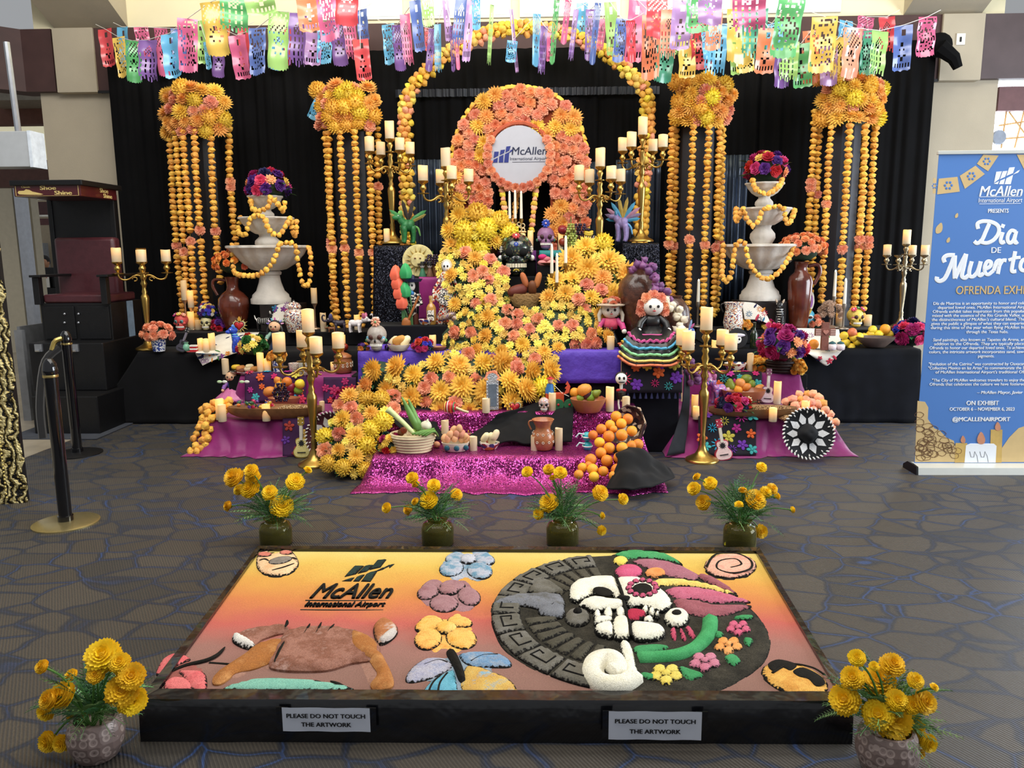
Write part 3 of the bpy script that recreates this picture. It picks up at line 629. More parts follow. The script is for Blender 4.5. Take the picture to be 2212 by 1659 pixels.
o=motif('relief_butterfly',r4,[(520,1080),(700,1065),(900,1070),(1050,1160),(900,1210),(1080,1350),(1060,1420),(300,1420),(330,1330),(150,1320),(180,1220),(330,1120)],.97,'blue sand butterfly',sm('#7d8290','#8fa0ae','#5f6a78'))
poly('wing',[r4(*p) for p in [(520,1150),(430,1115),(300,1130),(190,1210),(140,1300),(180,1330),(300,1310),(430,1270),(540,1200)]],.03,sm('#8d8fb0','#b5b2bd','#6f86b5'),o)
poly('wing',[r4(*p) for p in [(600,1090),(740,1065),(900,1075),(1000,1110),(1050,1170),(1020,1200),(900,1200),(760,1200),(650,1170)]],.03,sm('#9a989c','#6f95b8','#b9b6b4'),o)
poly('wing',[r4(*p) for p in [(550,1220),(460,1260),(370,1310),(300,1390),(290,1420),(560,1420),(580,1330)]],.028,sm('#4d93a8','#6fb0c4','#3f7f9c'),o)
poly('wing',[r4(*p) for p in [(650,1200),(760,1190),(900,1240),(1010,1290),(1080,1360),(1050,1420),(640,1420)]],.028,sm('#79b3cf','#c99e52','#d3b061','#84a9bd'),o)
poly('body',[r4(*p) for p in [(490,1080),(530,1058),(580,1090),(640,1230),(655,1330),(600,1320),(550,1200)]],.045,SB,o)
for q in ([(450,1270),(380,1340),(340,1420)],[(500,1260),(440,1340),(420,1420)],[(700,1160),(800,1110),(930,1100)],[(300,1190),(420,1150),(500,1170)]):stroke('vein',r4,q,.004,SB,o,ZS+.022)
disc_out=[r4(*p) for p in [(1890,235),(1740,245),(1500,268),(1300,335),(1100,425),(975,520),(880,640),(862,760),(895,880),(955,1010),(1060,1115),(1200,1205),(1380,1280),(1560,1335),(1700,1352)]]+[r5(*p) for p in [(120,732),(200,722),(300,735),(480,735),(620,690),(740,620),(806,545),(818,470),(780,390),(720,322),(650,262),(500,192),(420,132),(350,92),(210,68),(90,80)]]
P=[pl(p) for p in disc_out]
disc=puff3('relief_disc',closed_smooth(P,3),.012,sand_mat(['#26241f','#3a372f','#4c473c'],'disc',.5),sand,ZS-.006,.01); disc['label']='dark sand disc split into carved half and flowered half'
GREY=sm('#56534a','#6b675d','#7d7a74'); GREYD=sm('#474439','#5b564a')
L_,R_=pl(r4(868,745)),pl(r5(812,480)); C0=(L_+R_)/2
yt=pl(r4(1890,240)).y; yb_=pl(r5(200,730)).y; RA=(R_-L_).length/2; RBk=(yt-yb_)/2; C0=Vector((C0.x,(yt+yb_)/2,0))
def polar(r,a): return Vector((C0.x+RA*r*math.cos(a),C0.y+RBk*r*math.sin(a),0))
def seg(nm,r0,r1,a0,a1,h,m):puff3(nm,[polar(r0,a0+(a1-a0)*i/4) for i in range(5)]+[polar(r1,a1+(a0-a1)*i/4) for i in range(5)],h,m,disc,ZS,.008)
a0,a1=math.radians(98),math.radians(252)
nb=9
for i in range(nb):
 s,e=a0+(a1-a0)*i/nb+.012,a0+(a1-a0)*(i+1)/nb-.012
 seg('stone_block',.76,.975,s,e,.034,GREY)
 mid=(s+e)/2; w=(e-s)*.28; pts=[polar(.81,mid+w),polar(.91,mid+w),polar(.91,mid-w),polar(.83,mid-w),polar(.84,mid-.02)]
 b=B(); b.tube([p-SO+Vector((0,0,ZS+.018)) for p in pts],.005,6); ob('carved_key',b,SB,disc)
ni=17
for i in range(ni):
 s,e=a0+(a1-a0)*i/ni+.014,a0+(a1-a0)*(i+1)/ni-.014
 if 7<=i<=9: continue
 seg('stone_rib',.50,.735,s,e,.03,GREYD)
poly('stone_face',[r4(*p) for p in [(890,680),(1000,610),(1200,585),(1380,580),(1480,610),(1500,700),(1400,760),(1280,720),(1150,690)]],.05,sm('#5c5a55','#7d7f86','#6b6962'),disc,z0=ZS)
poly('stone_face',[r4(*p) for p in [(1280,720),(1400,650),(1500,720),(1480,790),(1380,790),(1290,760)]],.05,sm('#6a6c72','#84868c'),disc,z0=ZS)
poly('stone_face',[r4(*p) for p in [(1190,560),(1240,490),(1330,460),(1420,500),(1490,560),(1380,585),(1270,580)]],.045,GREY,disc,z0=ZS)
o=ellipse('stone_ear',r4,(1610,790,110,75),.05,GREY,disc,ZS); ellipse('ear_hole',r4,(1610,768,38,18),.02,SB,disc,ZS+.04)
BONE=sm('#e9e2c4','#f3eedb','#e2dcc6')
pcs=[(r4,[(1540,560),(1580,500),(1700,465),(1850,452),(1925,458),(1955,530),(1985,630),(1930,645),(1905,600),(1830,565),(1750,580),(1735,615),(1650,645),(1600,665),(1545,640)]),(r4,[(1620,685),(1740,632),(1900,655),(1990,660),(2012,715),(1940,732),(1850,738),(1745,752),(1680,712)]),(r5,[(106,210),(160,203),(220,208),(290,240),(340,282),(366,322),(340,350),(300,358),(250,338),(200,332),(165,335),(138,300),(120,255)]),(r4,[(1752,832),(1800,812),(1900,818),(1902,848),(1765,874)]),(r4,[(1762,885),(1900,856),(1914,968),(1830,962),(1772,938)]),(r4,[(1918,822),(2040,815),(2058,975),(1926,975)]),(r5,[(175,418),(260,418),(318,432),(332,462),(292,486),(192,488)])]
skull=motif('relief_skull',r4,[(1520,560),(1700,450),(1930,445),(2150,450),(2400,520),(2520,620),(2480,700),(2440,880),(2300,990),(2060,1000),(1800,990),(1730,860),(1700,760),(1580,680)],.99,'white sand skull')
for R,pp_ in pcs:poly('bone',[R(*p) for p in pp_],.062,BONE,skull,z0=ZS+.004)
for R,e in ((r4,(1778,788,34,40)),(r4,(1870,775,42,48)),(r4,(1975,770,44,46)),(r5,(240,356,17,17)),(r5,(270,366,17,19)),(r5,(296,378,12,15)),(r5,(255,402,24,14))):ellipse('tooth',R,e,.055,BONE,skull,ZS+.004)
ellipse('eye_socket',r4,(1825,605,85,36,12),.006,SB,skull,ZS+.056)
for i in range(12):
 a=2*PI*i/12; ellipse('eye_petal',r5,(228+62*math.cos(a),270+36*math.sin(a),17,11),.014,sm('#c9607e','#b8506c'),skull,ZS+.055)
ellipse('eye_socket',r5,(226,274,48,27),.012,SB,skull,ZS+.055)
poly('nose',[r4(*p) for p in [(1945,660),(2000,650),(2058,662),(2010,685)]],.012,SB,skull,z0=ZS+.056)
poly('lips',[r5(*p) for p in [(155,372),(190,362),(245,376),(225,402),(180,414),(160,410)]],.055,sm('#c23a52','#a82c44'),skull,z0=ZS+.012)
stroke('split_line',r4,[(1930,455),(1985,600),(2010,720),(2045,830),(2065,985)],.007,SB,skull,ZS+.066)
o=ellipse('earring_ring',r5,(384,386,60,40),.06,BONE,skull,ZS); ellipse('ear_hole',r5,(383,380,22,11),.01,SB,skull,ZS+.054)
for q in ([(355,430),(380,425),(385,480),(360,475)],[(393,430),(410,428),(432,475),(410,482)],[(420,425),(445,418),(474,462),(450,472)]):poly('earring_drop',[r5(*p) for p in q],.035,sm('#c95a72','#b84862'),skull)
poly('bone',[r4(*p) for p in [(1970,1008),(2050,1012),(2090,1100),(2110,1200),(2135,1300),(2060,1330),(2020,1270),(2000,1150)]],.055,BONE,skull)
stroke('bone_spiral',r4,[(2090,1300),(2000,1360),(1870,1370),(1765,1320),(1735,1240),(1780,1170),(1870,1145),(1940,1185),(1950,1250),(1900,1275)],.045,BONE,skull,ZS+.008,n=40)
PK,MV=sm('#b8566e','#c76f86','#a54a62'),sm('#8f4f55','#a06068','#7f454c')
hat=[('hat_brim',[(262,216),(320,200),(420,205),(540,227),(665,272),(600,264),(480,238),(360,230),(290,234)],sm('#e9c65c','#f0d680')),('hat_brim',[(330,252),(400,236),(520,246),(640,276),(722,302),(660,306),(560,311),(470,292),(390,292)],PK),('hat_brim',[(370,294),(470,297),(560,319),(700,316),(722,327),(640,360),(520,376),(430,360),(390,332)],MV),('hat_crown',[(180,116),(280,110),(380,130),(450,160),(490,186),(470,206),(400,196),(320,180),(230,142)],sm('#a0616e','#b27a86')),('hat_crown',[(482,180),(540,190),(620,236),(660,266),(600,252),(500,206)],MV),('hat_leaf',[(100,86),(170,70),(260,74),(350,90),(412,132),(330,112),(230,102),(150,107)],sm('#3f8f56','#56a86c'))]
for nm,q,m in hat:poly(nm,[r5(*p) for p in q],.045,m,disc)
ellipse('hat_flower',r5,(165,168,66,32),.05,sm('#c4486a','#d2688a'),disc); ellipse('hat_flower',r5,(287,175,50,22),.05,sm('#dd8746','#eaa568'),disc); ellipse('hat_flower',r5,(128,117,36,20),.04,sm('#e6c94e','#efdb80'),disc)
stroke('green_arc',r5,[(540,385),(530,450),(470,515),(370,555),(210,565)],.034,sm('#3d9357','#58ae70'),disc,ZS,n=24)
for q in ([(640,378),(690,366),(740,372),(710,390)],[(690,470),(735,478),(720,510),(695,500)],[(600,560),(640,545),(680,575),(640,600)],[(395,600),(450,615),(510,640),(450,665),(410,640)],[(220,630),(290,640),(280,665),(230,655)],[(560,440),(600,450),(590,470),(560,465)],[(190,510),(300,500),(350,515),(260,540),(200,545)]):poly('leaf',[r5(*p) for p in q],.02,sm('#3c8a52','#4fa068'),disc)
for cx,cy,c1,c2 in ((665,425,'#c8506e','#d4708a'),(620,505,'#e89244','#f0b070'),(512,580,'#c06a80','#cf8a9c'),(335,637,'#ddc045','#ead878')):
 m=sm(c1,c2); s=1+.35*(cy-425)/210
 for i in range(5):
  a=2*PI*i/5+.3; ellipse('petal',r5,(cx+36*s*math.cos(a),cy+21*s*math.sin(a),25*s,16*s),.036,m,disc)
 ellipse('flower_centre',r5,(cx,cy,20*s,12*s),.046,m,disc)
o=motif('relief_rose',r5,elp( lambda x,y:(x,y),630,138,128,62,0,20),1.0,'pink sand rose in the far right corner')
ellipse('petal',r5,(630,136,120,56),.04,sm('#dd9a80','#e6b29a','#d28474'),o); stroke('swirl',r5,[(520,150),(560,95),(650,88),(720,120),(720,160),(640,180),(570,160),(580,125),(650,115),(680,140),(630,155)],.006,SB,o,ZS+.034,n=40)
o=motif('relief_mask',r5,elp( lambda x,y:(x,y),925,655,165,76,16,22),1.0,'orange and black sand mask in the near right corner')
ellipse('face',r5,(925,655,156,70,16),.035,sm('#d99a3f','#e6b25c','#c98438'),o)
for q in ([(800,600),(850,578),(930,600),(905,628),(860,612),(825,632)],[(915,632),(960,615),(1035,650),(1062,688),(1020,700),(985,668),(940,655)]):poly('dark_patch',[r5(*p) for p in q],.004,SB,o,z0=ZS+.026)
stroke('crease',r5,[(820,640),(900,600),(1000,615),(1060,650)],.005,SB,o,ZS+.034)
o=motif('relief_cat_face',r3,[(890,190),(950,155),(1020,180),(1110,150),(1160,175),(1200,250),(1170,310),(1080,350),(960,345),(885,290)],1.0,'peach sand cat face in the far left corner')
poly('face',[r3(*p) for p in [(900,195),(955,165),(1020,188),(1110,160),(1155,185),(1190,250),(1160,305),(1078,340),(965,335),(895,285)]],.035,sm('#e0b080','#ecc79c','#d99f6c'),o)
ellipse('cheek',r3,(950,208,50,18),.006,sm('#c8705e','#d58a78'),o,ZS+.024); ellipse('cheek',r3,(1100,195,45,16),.006,sm('#c8705e','#d58a78'),o,ZS+.024)
ellipse('snout',r3,(1060,250,85,26,-10),.006,sm('#6a6156','#9a9086'),o,ZS+.024)
for q in ([(920,180),(970,200),(1020,195)],[(1060,185),(1110,180),(1150,200)],[(1000,320),(1080,300),(1160,270)],[(910,250),(950,240),(980,255)],[(1120,240),(1150,232),(1180,245)]):stroke('stripe',r3,q,.006,SB,o,ZS+.032, True)
o=motif('relief_wings',r3,[(200,1000),(260,910),(340,880),(440,930),(550,1020),(550,1155),(280,1155)],.98,'red sand butterfly wings in the near left corner',sm('#a5625a','#8a5048'))
RD=sm('#cf5b5f','#dd7a78','#c24a50')
for q in ([(185,1030),(240,925),(335,892),(430,930),(320,985),(250,1040)],[(340,1015),(430,1008),(520,1022),(545,1080),(530,1150),(440,1150),(385,1065)],[(250,1090),(335,1055),(430,1085),(430,1150),(260,1150)]):poly('wing',[r3(*p) for p in q],.03,RD,o)
stroke('body',r3,[(235,1050),(380,980),(540,940),(620,900),(670,848)],.011,SB,o,ZS+.012, True); stroke('antenna',r3,[(560,950),(640,955),(720,962)],.006,SB,o)
o=motif('relief_leaf',r3,[(680,1150),(850,1075),(1000,1055),(1200,1068),(1400,1090),(1560,1150)],.98,'teal sand leaf along the near edge')
poly('leaf',[r3(*p) for p in [(690,1150),(850,1080),(1000,1062),(1200,1075),(1400,1097),(1540,1150)]],.02,sm('#6fae9c','#86bda8','#5f9f90'),o)
for x in range(860,1500,110):stroke('vein',r3,[(x,1078+abs(x-1100)*.03),(x+60,1110),(x+130,1148)],.008,SB,o,ZS+.012, True)
fel=motif('relief_feline',r3,[(1080,745),(1300,700),(1560,725),(1720,760),(1860,1050),(1830,1160),(1700,1150),(1600,960),(1430,1020),(1050,1020),(900,1010),(600,1120),(590,1050),(900,830)],.97,'orange-brown striped sand feline stretched on its side',smn('#96685a','#a88070','#805a4c'))
OR1,BR1=smn('#b5763c','#a56a3a','#c28c56'),smn('#946450','#a27464','#865846','#b08c80')
for nm,q,m,h in (('hind_leg',[(1060,790),(1100,830),(1000,950),(880,1000),(750,1030),(700,1070),(640,1108),(585,1105),(595,1050),(680,980),(800,900),(920,820)],OR1,.045),('body',[(1070,780),(1130,732),(1300,715),(1500,720),(1620,748),(1720,800),(1760,870),(1700,945),(1560,965),(1440,1005),(1300,1022),(1050,1012),(980,965)],BR1,.06),('paw',[(735,765),(860,722),(1060,692),(1100,694),(1115,740),(1030,760),(920,800),(870,855),(800,848),(730,808)],BR1,.045),('shoulder',[(1560,758),(1680,790),(1745,850),(1715,935),(1610,925),(1545,850)],OR1,.068),('front_leg',[(1660,890),(1750,880),(1800,950),(1850,1060),(1850,1125),(1780,1148),(1720,1155),(1692,1110),(1740,1040),(1700,970)],OR1,.05),('muzzle',[(1800,770),(1850,740),(1880,745),(1850,790),(1790,826),(1750,822)],smn('#d8cfc8','#c3b8ae'),.062),('head',[(1712,722),(1740,672),(1800,656),(1868,692),(1884,742),(1850,790),(1790,828),(1742,828),(1722,780)],sm('#9c5f3a','#b5764c','#d8cfc8'),.055),('paw_tip',[(725,775),(770,765),(880,830),(870,862),(800,852),(730,815)],sm('#d3cdc6','#e4dfd6'),.05)):poly(nm,[r3(*p) for p in q],h,m,fel)
for q in ([(1270,715),(1240,770),(1205,815)],[(1350,705),(1320,770),(1300,800)],[(1440,718),(1405,760),(1380,800)],[(1660,830),(1610,850),(1570,850)],[(1690,870),(1640,885),(1590,880)],[(1110,690),(1108,715),(1095,740)],[(1100,830),(1060,900),(1020,985)]):stroke('stripe',r3,q,.007,SB,fel,ZS+.052, True)
INK=sand_mat(['#22322e','#2e413c'],'ink',.35)
logo=link('airport_logo', None,sand); logo['label']='dark green stencilled lettering and tail-fin logo in the sand'
for q in ([(1510,345),(1580,270),(1648,270),(1590,325)],[(1602,322),(1657,268),(1722,265),(1668,306)],[(1684,298),(1742,228),(1806,226),(1762,282)],[(1492,376),(1580,350),(1556,378)],[(1570,379),(1598,346),(1652,330),(1612,379)],[(1626,379),(1665,325),(1746,300),(1692,380)],[(1700,318),(1770,288),(1830,262),(1862,256),(1842,274),(1826,287),(1822,274),(1780,297)]):
 puff3('logo_bar',[pl(r3(*p)) for p in q],.008,INK,logo,ZS-.002,.002)
def sand_text(s,R,x0,y0,x1,y1,bold,shear,parent,m):
 p0,p1,q0=pl(R(x0,y1)),pl(R(x1,y1)),pl(R((x0+x1)/2,y0)); w=(p1-p0).length; h=abs(q0.y-p0.y)
 o=text(s,1,m,parent,Matrix.Identity(4),shear=shear,bold=bold); me=o.data
 xs=[v.co.x for v in me.vertices]; ys=[v.co.y for v in me.vertices]; ax,ay=w/(max(xs)-min(xs)),h/(max(ys)-min(ys))
 me.transform(Matrix.Translation((p0.x-SO.x,p0.y-SO.y,ZS+.004))@Matrix.Diagonal((ax,ay,8,1))@Matrix.Translation((-min(xs),-min(ys),0)))
sand_text('McAllen',r3,1262,402,1832,500,.02,.25,logo,INK); sand_text('International Airport',r3,1222,528,1788,568,.012,.25,logo,INK)
for y,xa,xb in ((511,1235,1805),(577,1200,1782)):stroke('rule',r3,[(xa,y),((xa+xb)/2,y+2),(xb,y+2)],.003,INK,logo,ZS+.002)
PAPER=mat('#d9deea',.6,var=.02); INKB=mat('#0d0d10',.6)
for (xa,ya,xb,yb,lab) in ((609,1527,801,1580,'white paper notice on the tray front below the feline'),(1315,1535,1514,1598,'white paper notice on the tray front below the skull disc')):
 yf=fl.y-.013; a,c=W(xa,ya,yf),W(xb,yb,yf)
 t=thing('paper_notice',lab,'notice',((a.x+c.x)/2,yf,max(.012,c.z))); w,h=c.x-a.x,a.z-max(.012,c.z)
 b=B(); nn=10; b.add([(w*(i/nn-.5),-.003*math.sin(i*1.3)*.5-.003,z) for z in (0,h) for i in range(nn+1)],[(i,i+1,nn+2+i,nn+1+i) for i in range(nn)]); o=ob('sheet',b,PAPER,t,ang=180)
 text('PLEASE DO NOT TOUCH',.0215,INKB,t,vertical_M((0,-.0065,h*.66)),bold=.0007,wid=1.1); text('THE ARTWORK',.0215,INKB,t,vertical_M((0,-.0065,h*.3)),bold=.0007,wid=1.1)
 for s in (-1,1):b=B(); b.box(s*w/2-.02,s*w/2+.02,-.0005,.0,.0,h); ob('tape',b,PLASTIC,t,smooth= False)
 # blossoms (unit radius, facing +Z)
def petal_ring(b,n,r0,r1,z0,z1,w,tilt=0,ph=0,jit=.08,tip=.55):
 for i in range(n):
  a=ph+2*PI*(i+random.uniform(-jit,jit)*2)/n; c,s=math.cos(a),math.sin(a); l=r1*(1+random.uniform(-jit,jit)); zz=z1+random.uniform(-jit,jit)*.6
  def q(r,t,z): return (r*c-t*s,r*s+t*c,z)
  rm=r0+(l-r0)*tip
  b.add([q(r0,0,z0),q(rm,-w,z0+(zz-z0)*tip-.04),q(l,0,zz),q(rm,w,z0+(zz-z0)*tip-.04)],[(0,1,2),(0,2,3)])
FM=mat('#ffffff',.6)
def blossom_mesh(kind,seed):
 random.seed(seed); b=B()
 if kind=='pom':
  n,m=9,5; vs=[]; fs=[]
  for j in range(m):
   el=-PI/2+PI*(j+.5)/m
   for i in range(n):
    a=2*PI*(i+.5*(j%2))/n; r=1+random.uniform(-.2,.14); vs.append((r*math.cos(el)*math.cos(a),r*math.cos(el)*math.sin(a),.72*r*math.sin(el)))
  for j in range(m-1):
   for i in range(n):
    p,q,u,v=j*n+i,j*n+(i+1)%n,(j+1)*n+(i+1)%n,(j+1)*n+i; fs+=[(p,q,v),(q,u,v)]
  fs+=[tuple(range(n-1,-1,-1)),tuple((m-1)*n+i for i in range(n))]; b.add(vs,fs)
 elif kind=='mum':
  for k,(n,r,z0,z1,w) in enumerate(((19,1.0,-.1,.02,.15),(17,.88,.0,.24,.14),(14,.7,.08,.44,.13),(10,.48,.14,.56,.12),(6,.26,.2,.62,.1))):petal_ring(b,n,.08,r,z0,z1,w,0,k*.4,.07)
  b.ell((0,0,-.12),(.45,.45,.2),8,4)
 elif kind=='carn':
  for k,(n,r,z1,w) in enumerate(((13,1.0,-.05,.24),(13,.94,.22,.24),(12,.82,.42,.22),(10,.64,.56,.2),(8,.42,.66,.18),(5,.2,.7,.14))):petal_ring(b,n,.1,r,-.25+.1*k,z1,w,0,k*.7,.11,.8)
  b.ell((0,0,-.1),(.6,.6,.4),10,5)
 elif kind=='ball':
  for k in range(7):
   el=-.35+k*.3; n=max(4,int(17*math.cos(el)))
   for i in range(n):
    a=2*PI*(i+.5*(k%2)+random.uniform(-.1,.1))/n; d=Vector((math.cos(el)*math.cos(a),math.cos(el)*math.sin(a),math.sin(el))); t=Vector((-math.sin(a),math.cos(a),0)); u=d.cross(t); l=random.uniform(.92,1.06)
    b.add([d*.55,d*.85+t*.11-u*.03,d*l+u*.12,d*.85-t*.11-u*.03],[(0,1,2),(0,2,3)])
  b.ell((0,0,0),(.72,.72,.7),10,6)
 elif kind=='daisy':
  petal_ring(b,11,.1,1.0,-.05,.12,.2,0,0,.1,.75); petal_ring(b,9,.1,.72,.1,.42,.18,0,.3,.1,.75); petal_ring(b,6,.05,.4,.2,.55,.15,0,.1,.1,.75); b.ell((0,0,0),(.5,.5,.22),8,4)
 elif kind=='rose':
  for k,(n,r,z1,w) in enumerate(((6,1.0,.1,.5),(6,.8,.4,.42),(5,.58,.6,.34),(4,.34,.7,.24),(3,.16,.72,.14))):petal_ring(b,n,.05,r,-.2+.12*k,z1,w,0,k*.6,.06,.7)
  b.ell((0,0,-.1),(.5,.5,.4),8,5)
 elif kind=='mari':
  for k,(n,r,z1) in enumerate(((16,1.0,-.18),(17,.98,.06),(16,.9,.26),(14,.77,.4),(12,.6,.5),(9,.42,.57),(6,.22,.6))):
   for i in range(n):
    a=2*PI*(i+random.uniform(-.25,.25))/n+k*.5; c,s=math.cos(a),math.sin(a); l=r*random.uniform(.92,1.06); w=.2*random.uniform(.85,1.2); z0=z1-.22; zz=z1+random.uniform(-.06,.06)
    def q(rr,t,z): return (rr*c-t*s,rr*s+t*c,z)
    b.add([q(.12,0,z0-.1),q(l*.82,-w,zz-.06),q(l,-w*.55,zz+.05),q(l*.93,0,zz-.03),q(l,w*.55,zz+.05),q(l*.82,w,zz-.06)],[(0,1,2,3),(0,3,4,5)])
  b.ell((0,0,-.15),(.7,.7,.42),12,6)
 me=mesh(kind+'_blossom',b,FM); me.polygons.foreach_set('use_smooth',[ True]*len(me.polygons)); me.set_sharp_from_angle(angle=math.radians(55)); return me
BL={k:[blossom_mesh(k,11+i*7+len(k)) for i in range(3)] for k in ('pom','mum','carn','ball','daisy','rose','mari')}
def fm(c,rnd=.18): return mat(c,.65,var=.1,scale=1.5,rnd=rnd,sss=0)
F_GAR=fm('#f6b850',.1); F_GOLD=fm('#fcc450',.08); F_YEL=fm('#f9d868'); F_LEM=fm('#f0d048'); F_COR=fm('#faa986',.08); F_ORG=fm('#f9b25a',.08); F_MAR=fm('#fdca1c',.08); F_RED=fm('#c22840'); F_PINK=fm('#d84480'); F_MAG=fm('#a81f62'); F_PUR=fm('#5f2d86'); F_NAVY=fm('#1d2350'); F_BLUE=fm('#3a4fb5'); F_SAL=fm('#f6a070',.1)
LEAFM=mat('#2f5a2c',.55,var=.3,scale=30,rnd=.25); LEAFD=mat('#1d3522',.6,var=.3,scale=25); STEM=mat('#4d7a33',.55)
def blossom(kind,m,parent,p,r,d= None,name= None):
 d=Vector(d) if d else (EYE-p).normalized()+Vector((random.uniform(-.4,.4),0,random.uniform(-.3,.5)))
 return inst(name or {'pom':'garland_blossom','mum':'chrysanthemum','carn':'carnation','ball':'chrysanthemum','daisy':'button_flower','rose':'rose','mari':'marigold'}[kind],random.choice(BL[kind]),m,parent,p,facing(d,random.uniform(0,6)),r)
 # flower pillars
def pillar(px,Y,head,offs,ybot,corals,label,colr,seed):
 random.seed(seed); c=W(px,250,Y); base=Vector((c.x,Y,0)); t=thing('flower_pillar',label,'flower pillar',base); k=PXM(Y)
 top=W(px,head[3]-30,Y).z; R=.29
 b=B(); b.lathe([(.24,0),(.24,.1),(.2,.12),(.2,top-.1),(.24,top-.05),(.24,top),(0,top)],10); ob('column',b,mat(colr,.45,var=.15,scale=3),t,ang=30)
 for i,o in enumerate(offs):
  x=o*k; y=-math.sqrt(max(.02,(R*1.15)**2-x*x)) if i%2==0 or abs(o)<40 else -.06
  zt_=top+.0; zb_=W(px,ybot[i],Y+y).z; r=.041; sway=random.uniform(-.02,.02)
  pts=[Vector((x+sway*math.sin(f*3),y-.02*math.sin(f*2.5),zt_+(zb_-zt_)*f)) for f in [q/12 for q in range(13)]]
  b=B(); b.tube(pts,.004,5); st=ob('garland_strand',b,mat('#7a6a2a',.8),t)
  n=int((zt_-zb_)/.058); cz=W(px,corals[i],Y+y).z
  for j in range(n+1):
   f=j/n; q=crom(pts,f)
   if abs(q.z-cz)<.05:
    if abs(q.z-cz)<.032:blossom('carn',F_COR,st,q,.058,(0,-1,.1))
    continue
   inst('garland_blossom',BL['pom'][j%3],F_GAR,st,q+Vector((random.uniform(-.006,.006),0,0)),(random.uniform(-.25,.25),random.uniform(-.25,.25),random.uniform(0,6)),r*random.uniform(.9,1.1))
 x0,y0,x1,y1=head; nh=0
 for row in range(5):
  for colm in range(6):
   fx=(colm+.5+.5*(row%2)*.8)/6.2; fy=(row+.4)/5
   x=(x0+(x1-x0)*fx-px)*k*.93; z=W(px,y0+(y1-y0)*fy,Y).z; y=-math.sqrt(max(.0,.36**2-x*x))*.85-.05*math.sin(fy*PI)
   kd,m,r=random.choice((('ball',F_GOLD,.1),('mum',F_ORG,.098),('ball',F_LEM,.098),('mum',F_GOLD,.1),('carn',F_COR,.07),('carn',F_ORG,.08)))
   blossom(kd,m,t,Vector((x+random.uniform(-.03,.03),y,z+random.uniform(-.03,.03))),r*random.uniform(.9,1.15),(x*1.5,-.8,.3+random.uniform(-.4,.4)+(0.5 if row==0 else 0)))
 b=B(); b.ell((0,-.02,top+.02),(.3,.26,.22),14,8); ob('flower_foam',b,LEAFD,t)
pillar(436,8.7,(362,198,508,300),(-54,-35,-17,8,38,60),(705,640,690,690,610,540),(530,540,520,500,500,400),'leftmost flower pillar, orange mums on top and six hanging marigold strands','#0d0e12',1)
pillar(757,8.7,(692,196,820,288),(-42,-33,-7,21,46,58),(700,708,705,712,712,690),(528,540,538,545,545,400),'flower pillar between the left fountain and the flower arch, marigold strands','#24272e',2)
pillar(1505,8.7,(1442,182,1570,276),(-55,-43,-18,12,35,50),(660,640,690,690,680,670),(532,530,515,530,532,528),'flower pillar between the flower arch and the right fountain, marigold strands','#24272e',3)
pillar(1820,8.7,(1745,178,1900,275),(-65,-52,-40,-8,23,40,53),(640,640,650,660,690,700,690),(400,420,440,540,522,540,525),'rightmost flower pillar with seven hanging marigold strands','#20242e',4)
# outer arch
random.seed(21)
Ya=8.62
pathpx=[(886,640),(884,560),(881,470),(879,380),(876,300),(878,235),(890,195),(925,155),(965,120),(1020,88),(1080,68),(1140,62),(1200,70),(1260,90),(1315,122),(1360,160),(1392,200),(1398,250),(1394,320),(1388,400),(1384,480),(1380,560),(1378,640)]
ap=[W(x,y,Ya) for x,y in pathpx]; a0_=Vector((W(1137,600,Ya).x,Ya,0))
t=thing('flower_arch','tall thin arch of yellow and orange marigold balls','arch',a0_)
ap=[Vector((ap[0].x,Ya,0))]+ap+[Vector((ap[-1].x,Ya,0))]
path=smooth_path([p-a0_ for p in ap],170); b=B(); b.tube(path,.045,8); ob('arch_frame',b,mat('#6b5a1c',.8),t)
cols=[F_LEM,F_ORG,F_YEL,F_COR,F_GOLD]; extra=B()
vis=[i for i in range(170) if path[i].z>.9]
ln=0; last= None; cnt=0; ring=0
dense=smooth_path([p-a0_ for p in ap],900)
for q in dense:
 if q.z<1.0: continue
 if last is not None and (q-last).length<.058: continue
 tg=(q-last).normalized() if last is not None else Vector((0,0,1)); last=q; ring+=1; sd=tg.cross(Vector((0,1,0))).normalized()
 for k in range(3):
  a=-PI/2+(k-1)*1.15+.55*(ring%2); o=sd*math.sin(a+PI/2)*.058+Vector((0,-1,0))*math.cos(a+PI/2)*.058
  if cnt<300:
   inst('garland_blossom',random.choice(BL['pom']),cols[int((ring/3+k*.6+random.random()*2))%5],t,q+o,(random.uniform(0,6),random.uniform(0,6),0),.041*random.uniform(.9,1.12)); cnt+=1
  else:extra.ell(q+o,.04,8,5)
if extra.v:tag(ob('small_blossoms',extra,F_GOLD,t),kind='stuff')
# inner arch with round panel
random.seed(33)
Yi=8.2; i0=Vector((W(1122,500,Yi).x,Yi,0))
t=thing('flower_horseshoe','thick horseshoe arch packed with coral and golden flowers round the white panel','arch',i0); k=PXM(Yi)
cxp,cyp=1123,330
def ipt(px,py,dy=0): return W(px,py,Yi)-i0+Vector((0,dy,0))
outl=[(978,560),(980,420),(982,330),(1000,270),(1035,222),(1085,198),(1125,194),(1170,200),(1220,228),(1252,280),(1264,340),(1266,420),(1264,560)]
innl=[(1062,560),(1060,470),(1056,400),(1052,360),(1055,318),(1075,290),(1122,276),(1165,290),(1186,318),(1190,360),(1188,400),(1190,470),(1192,560)]
OP,IP=smooth_path([ipt(*p) for p in outl],60),smooth_path([ipt(*p) for p in innl],60)
b=B(); vs=[]
for o,i_ in zip(OP,IP):
 for dy in (-.08,.1):vs+=[o+Vector((0,dy,0)),i_+Vector((0,dy,0))]
fs=[]
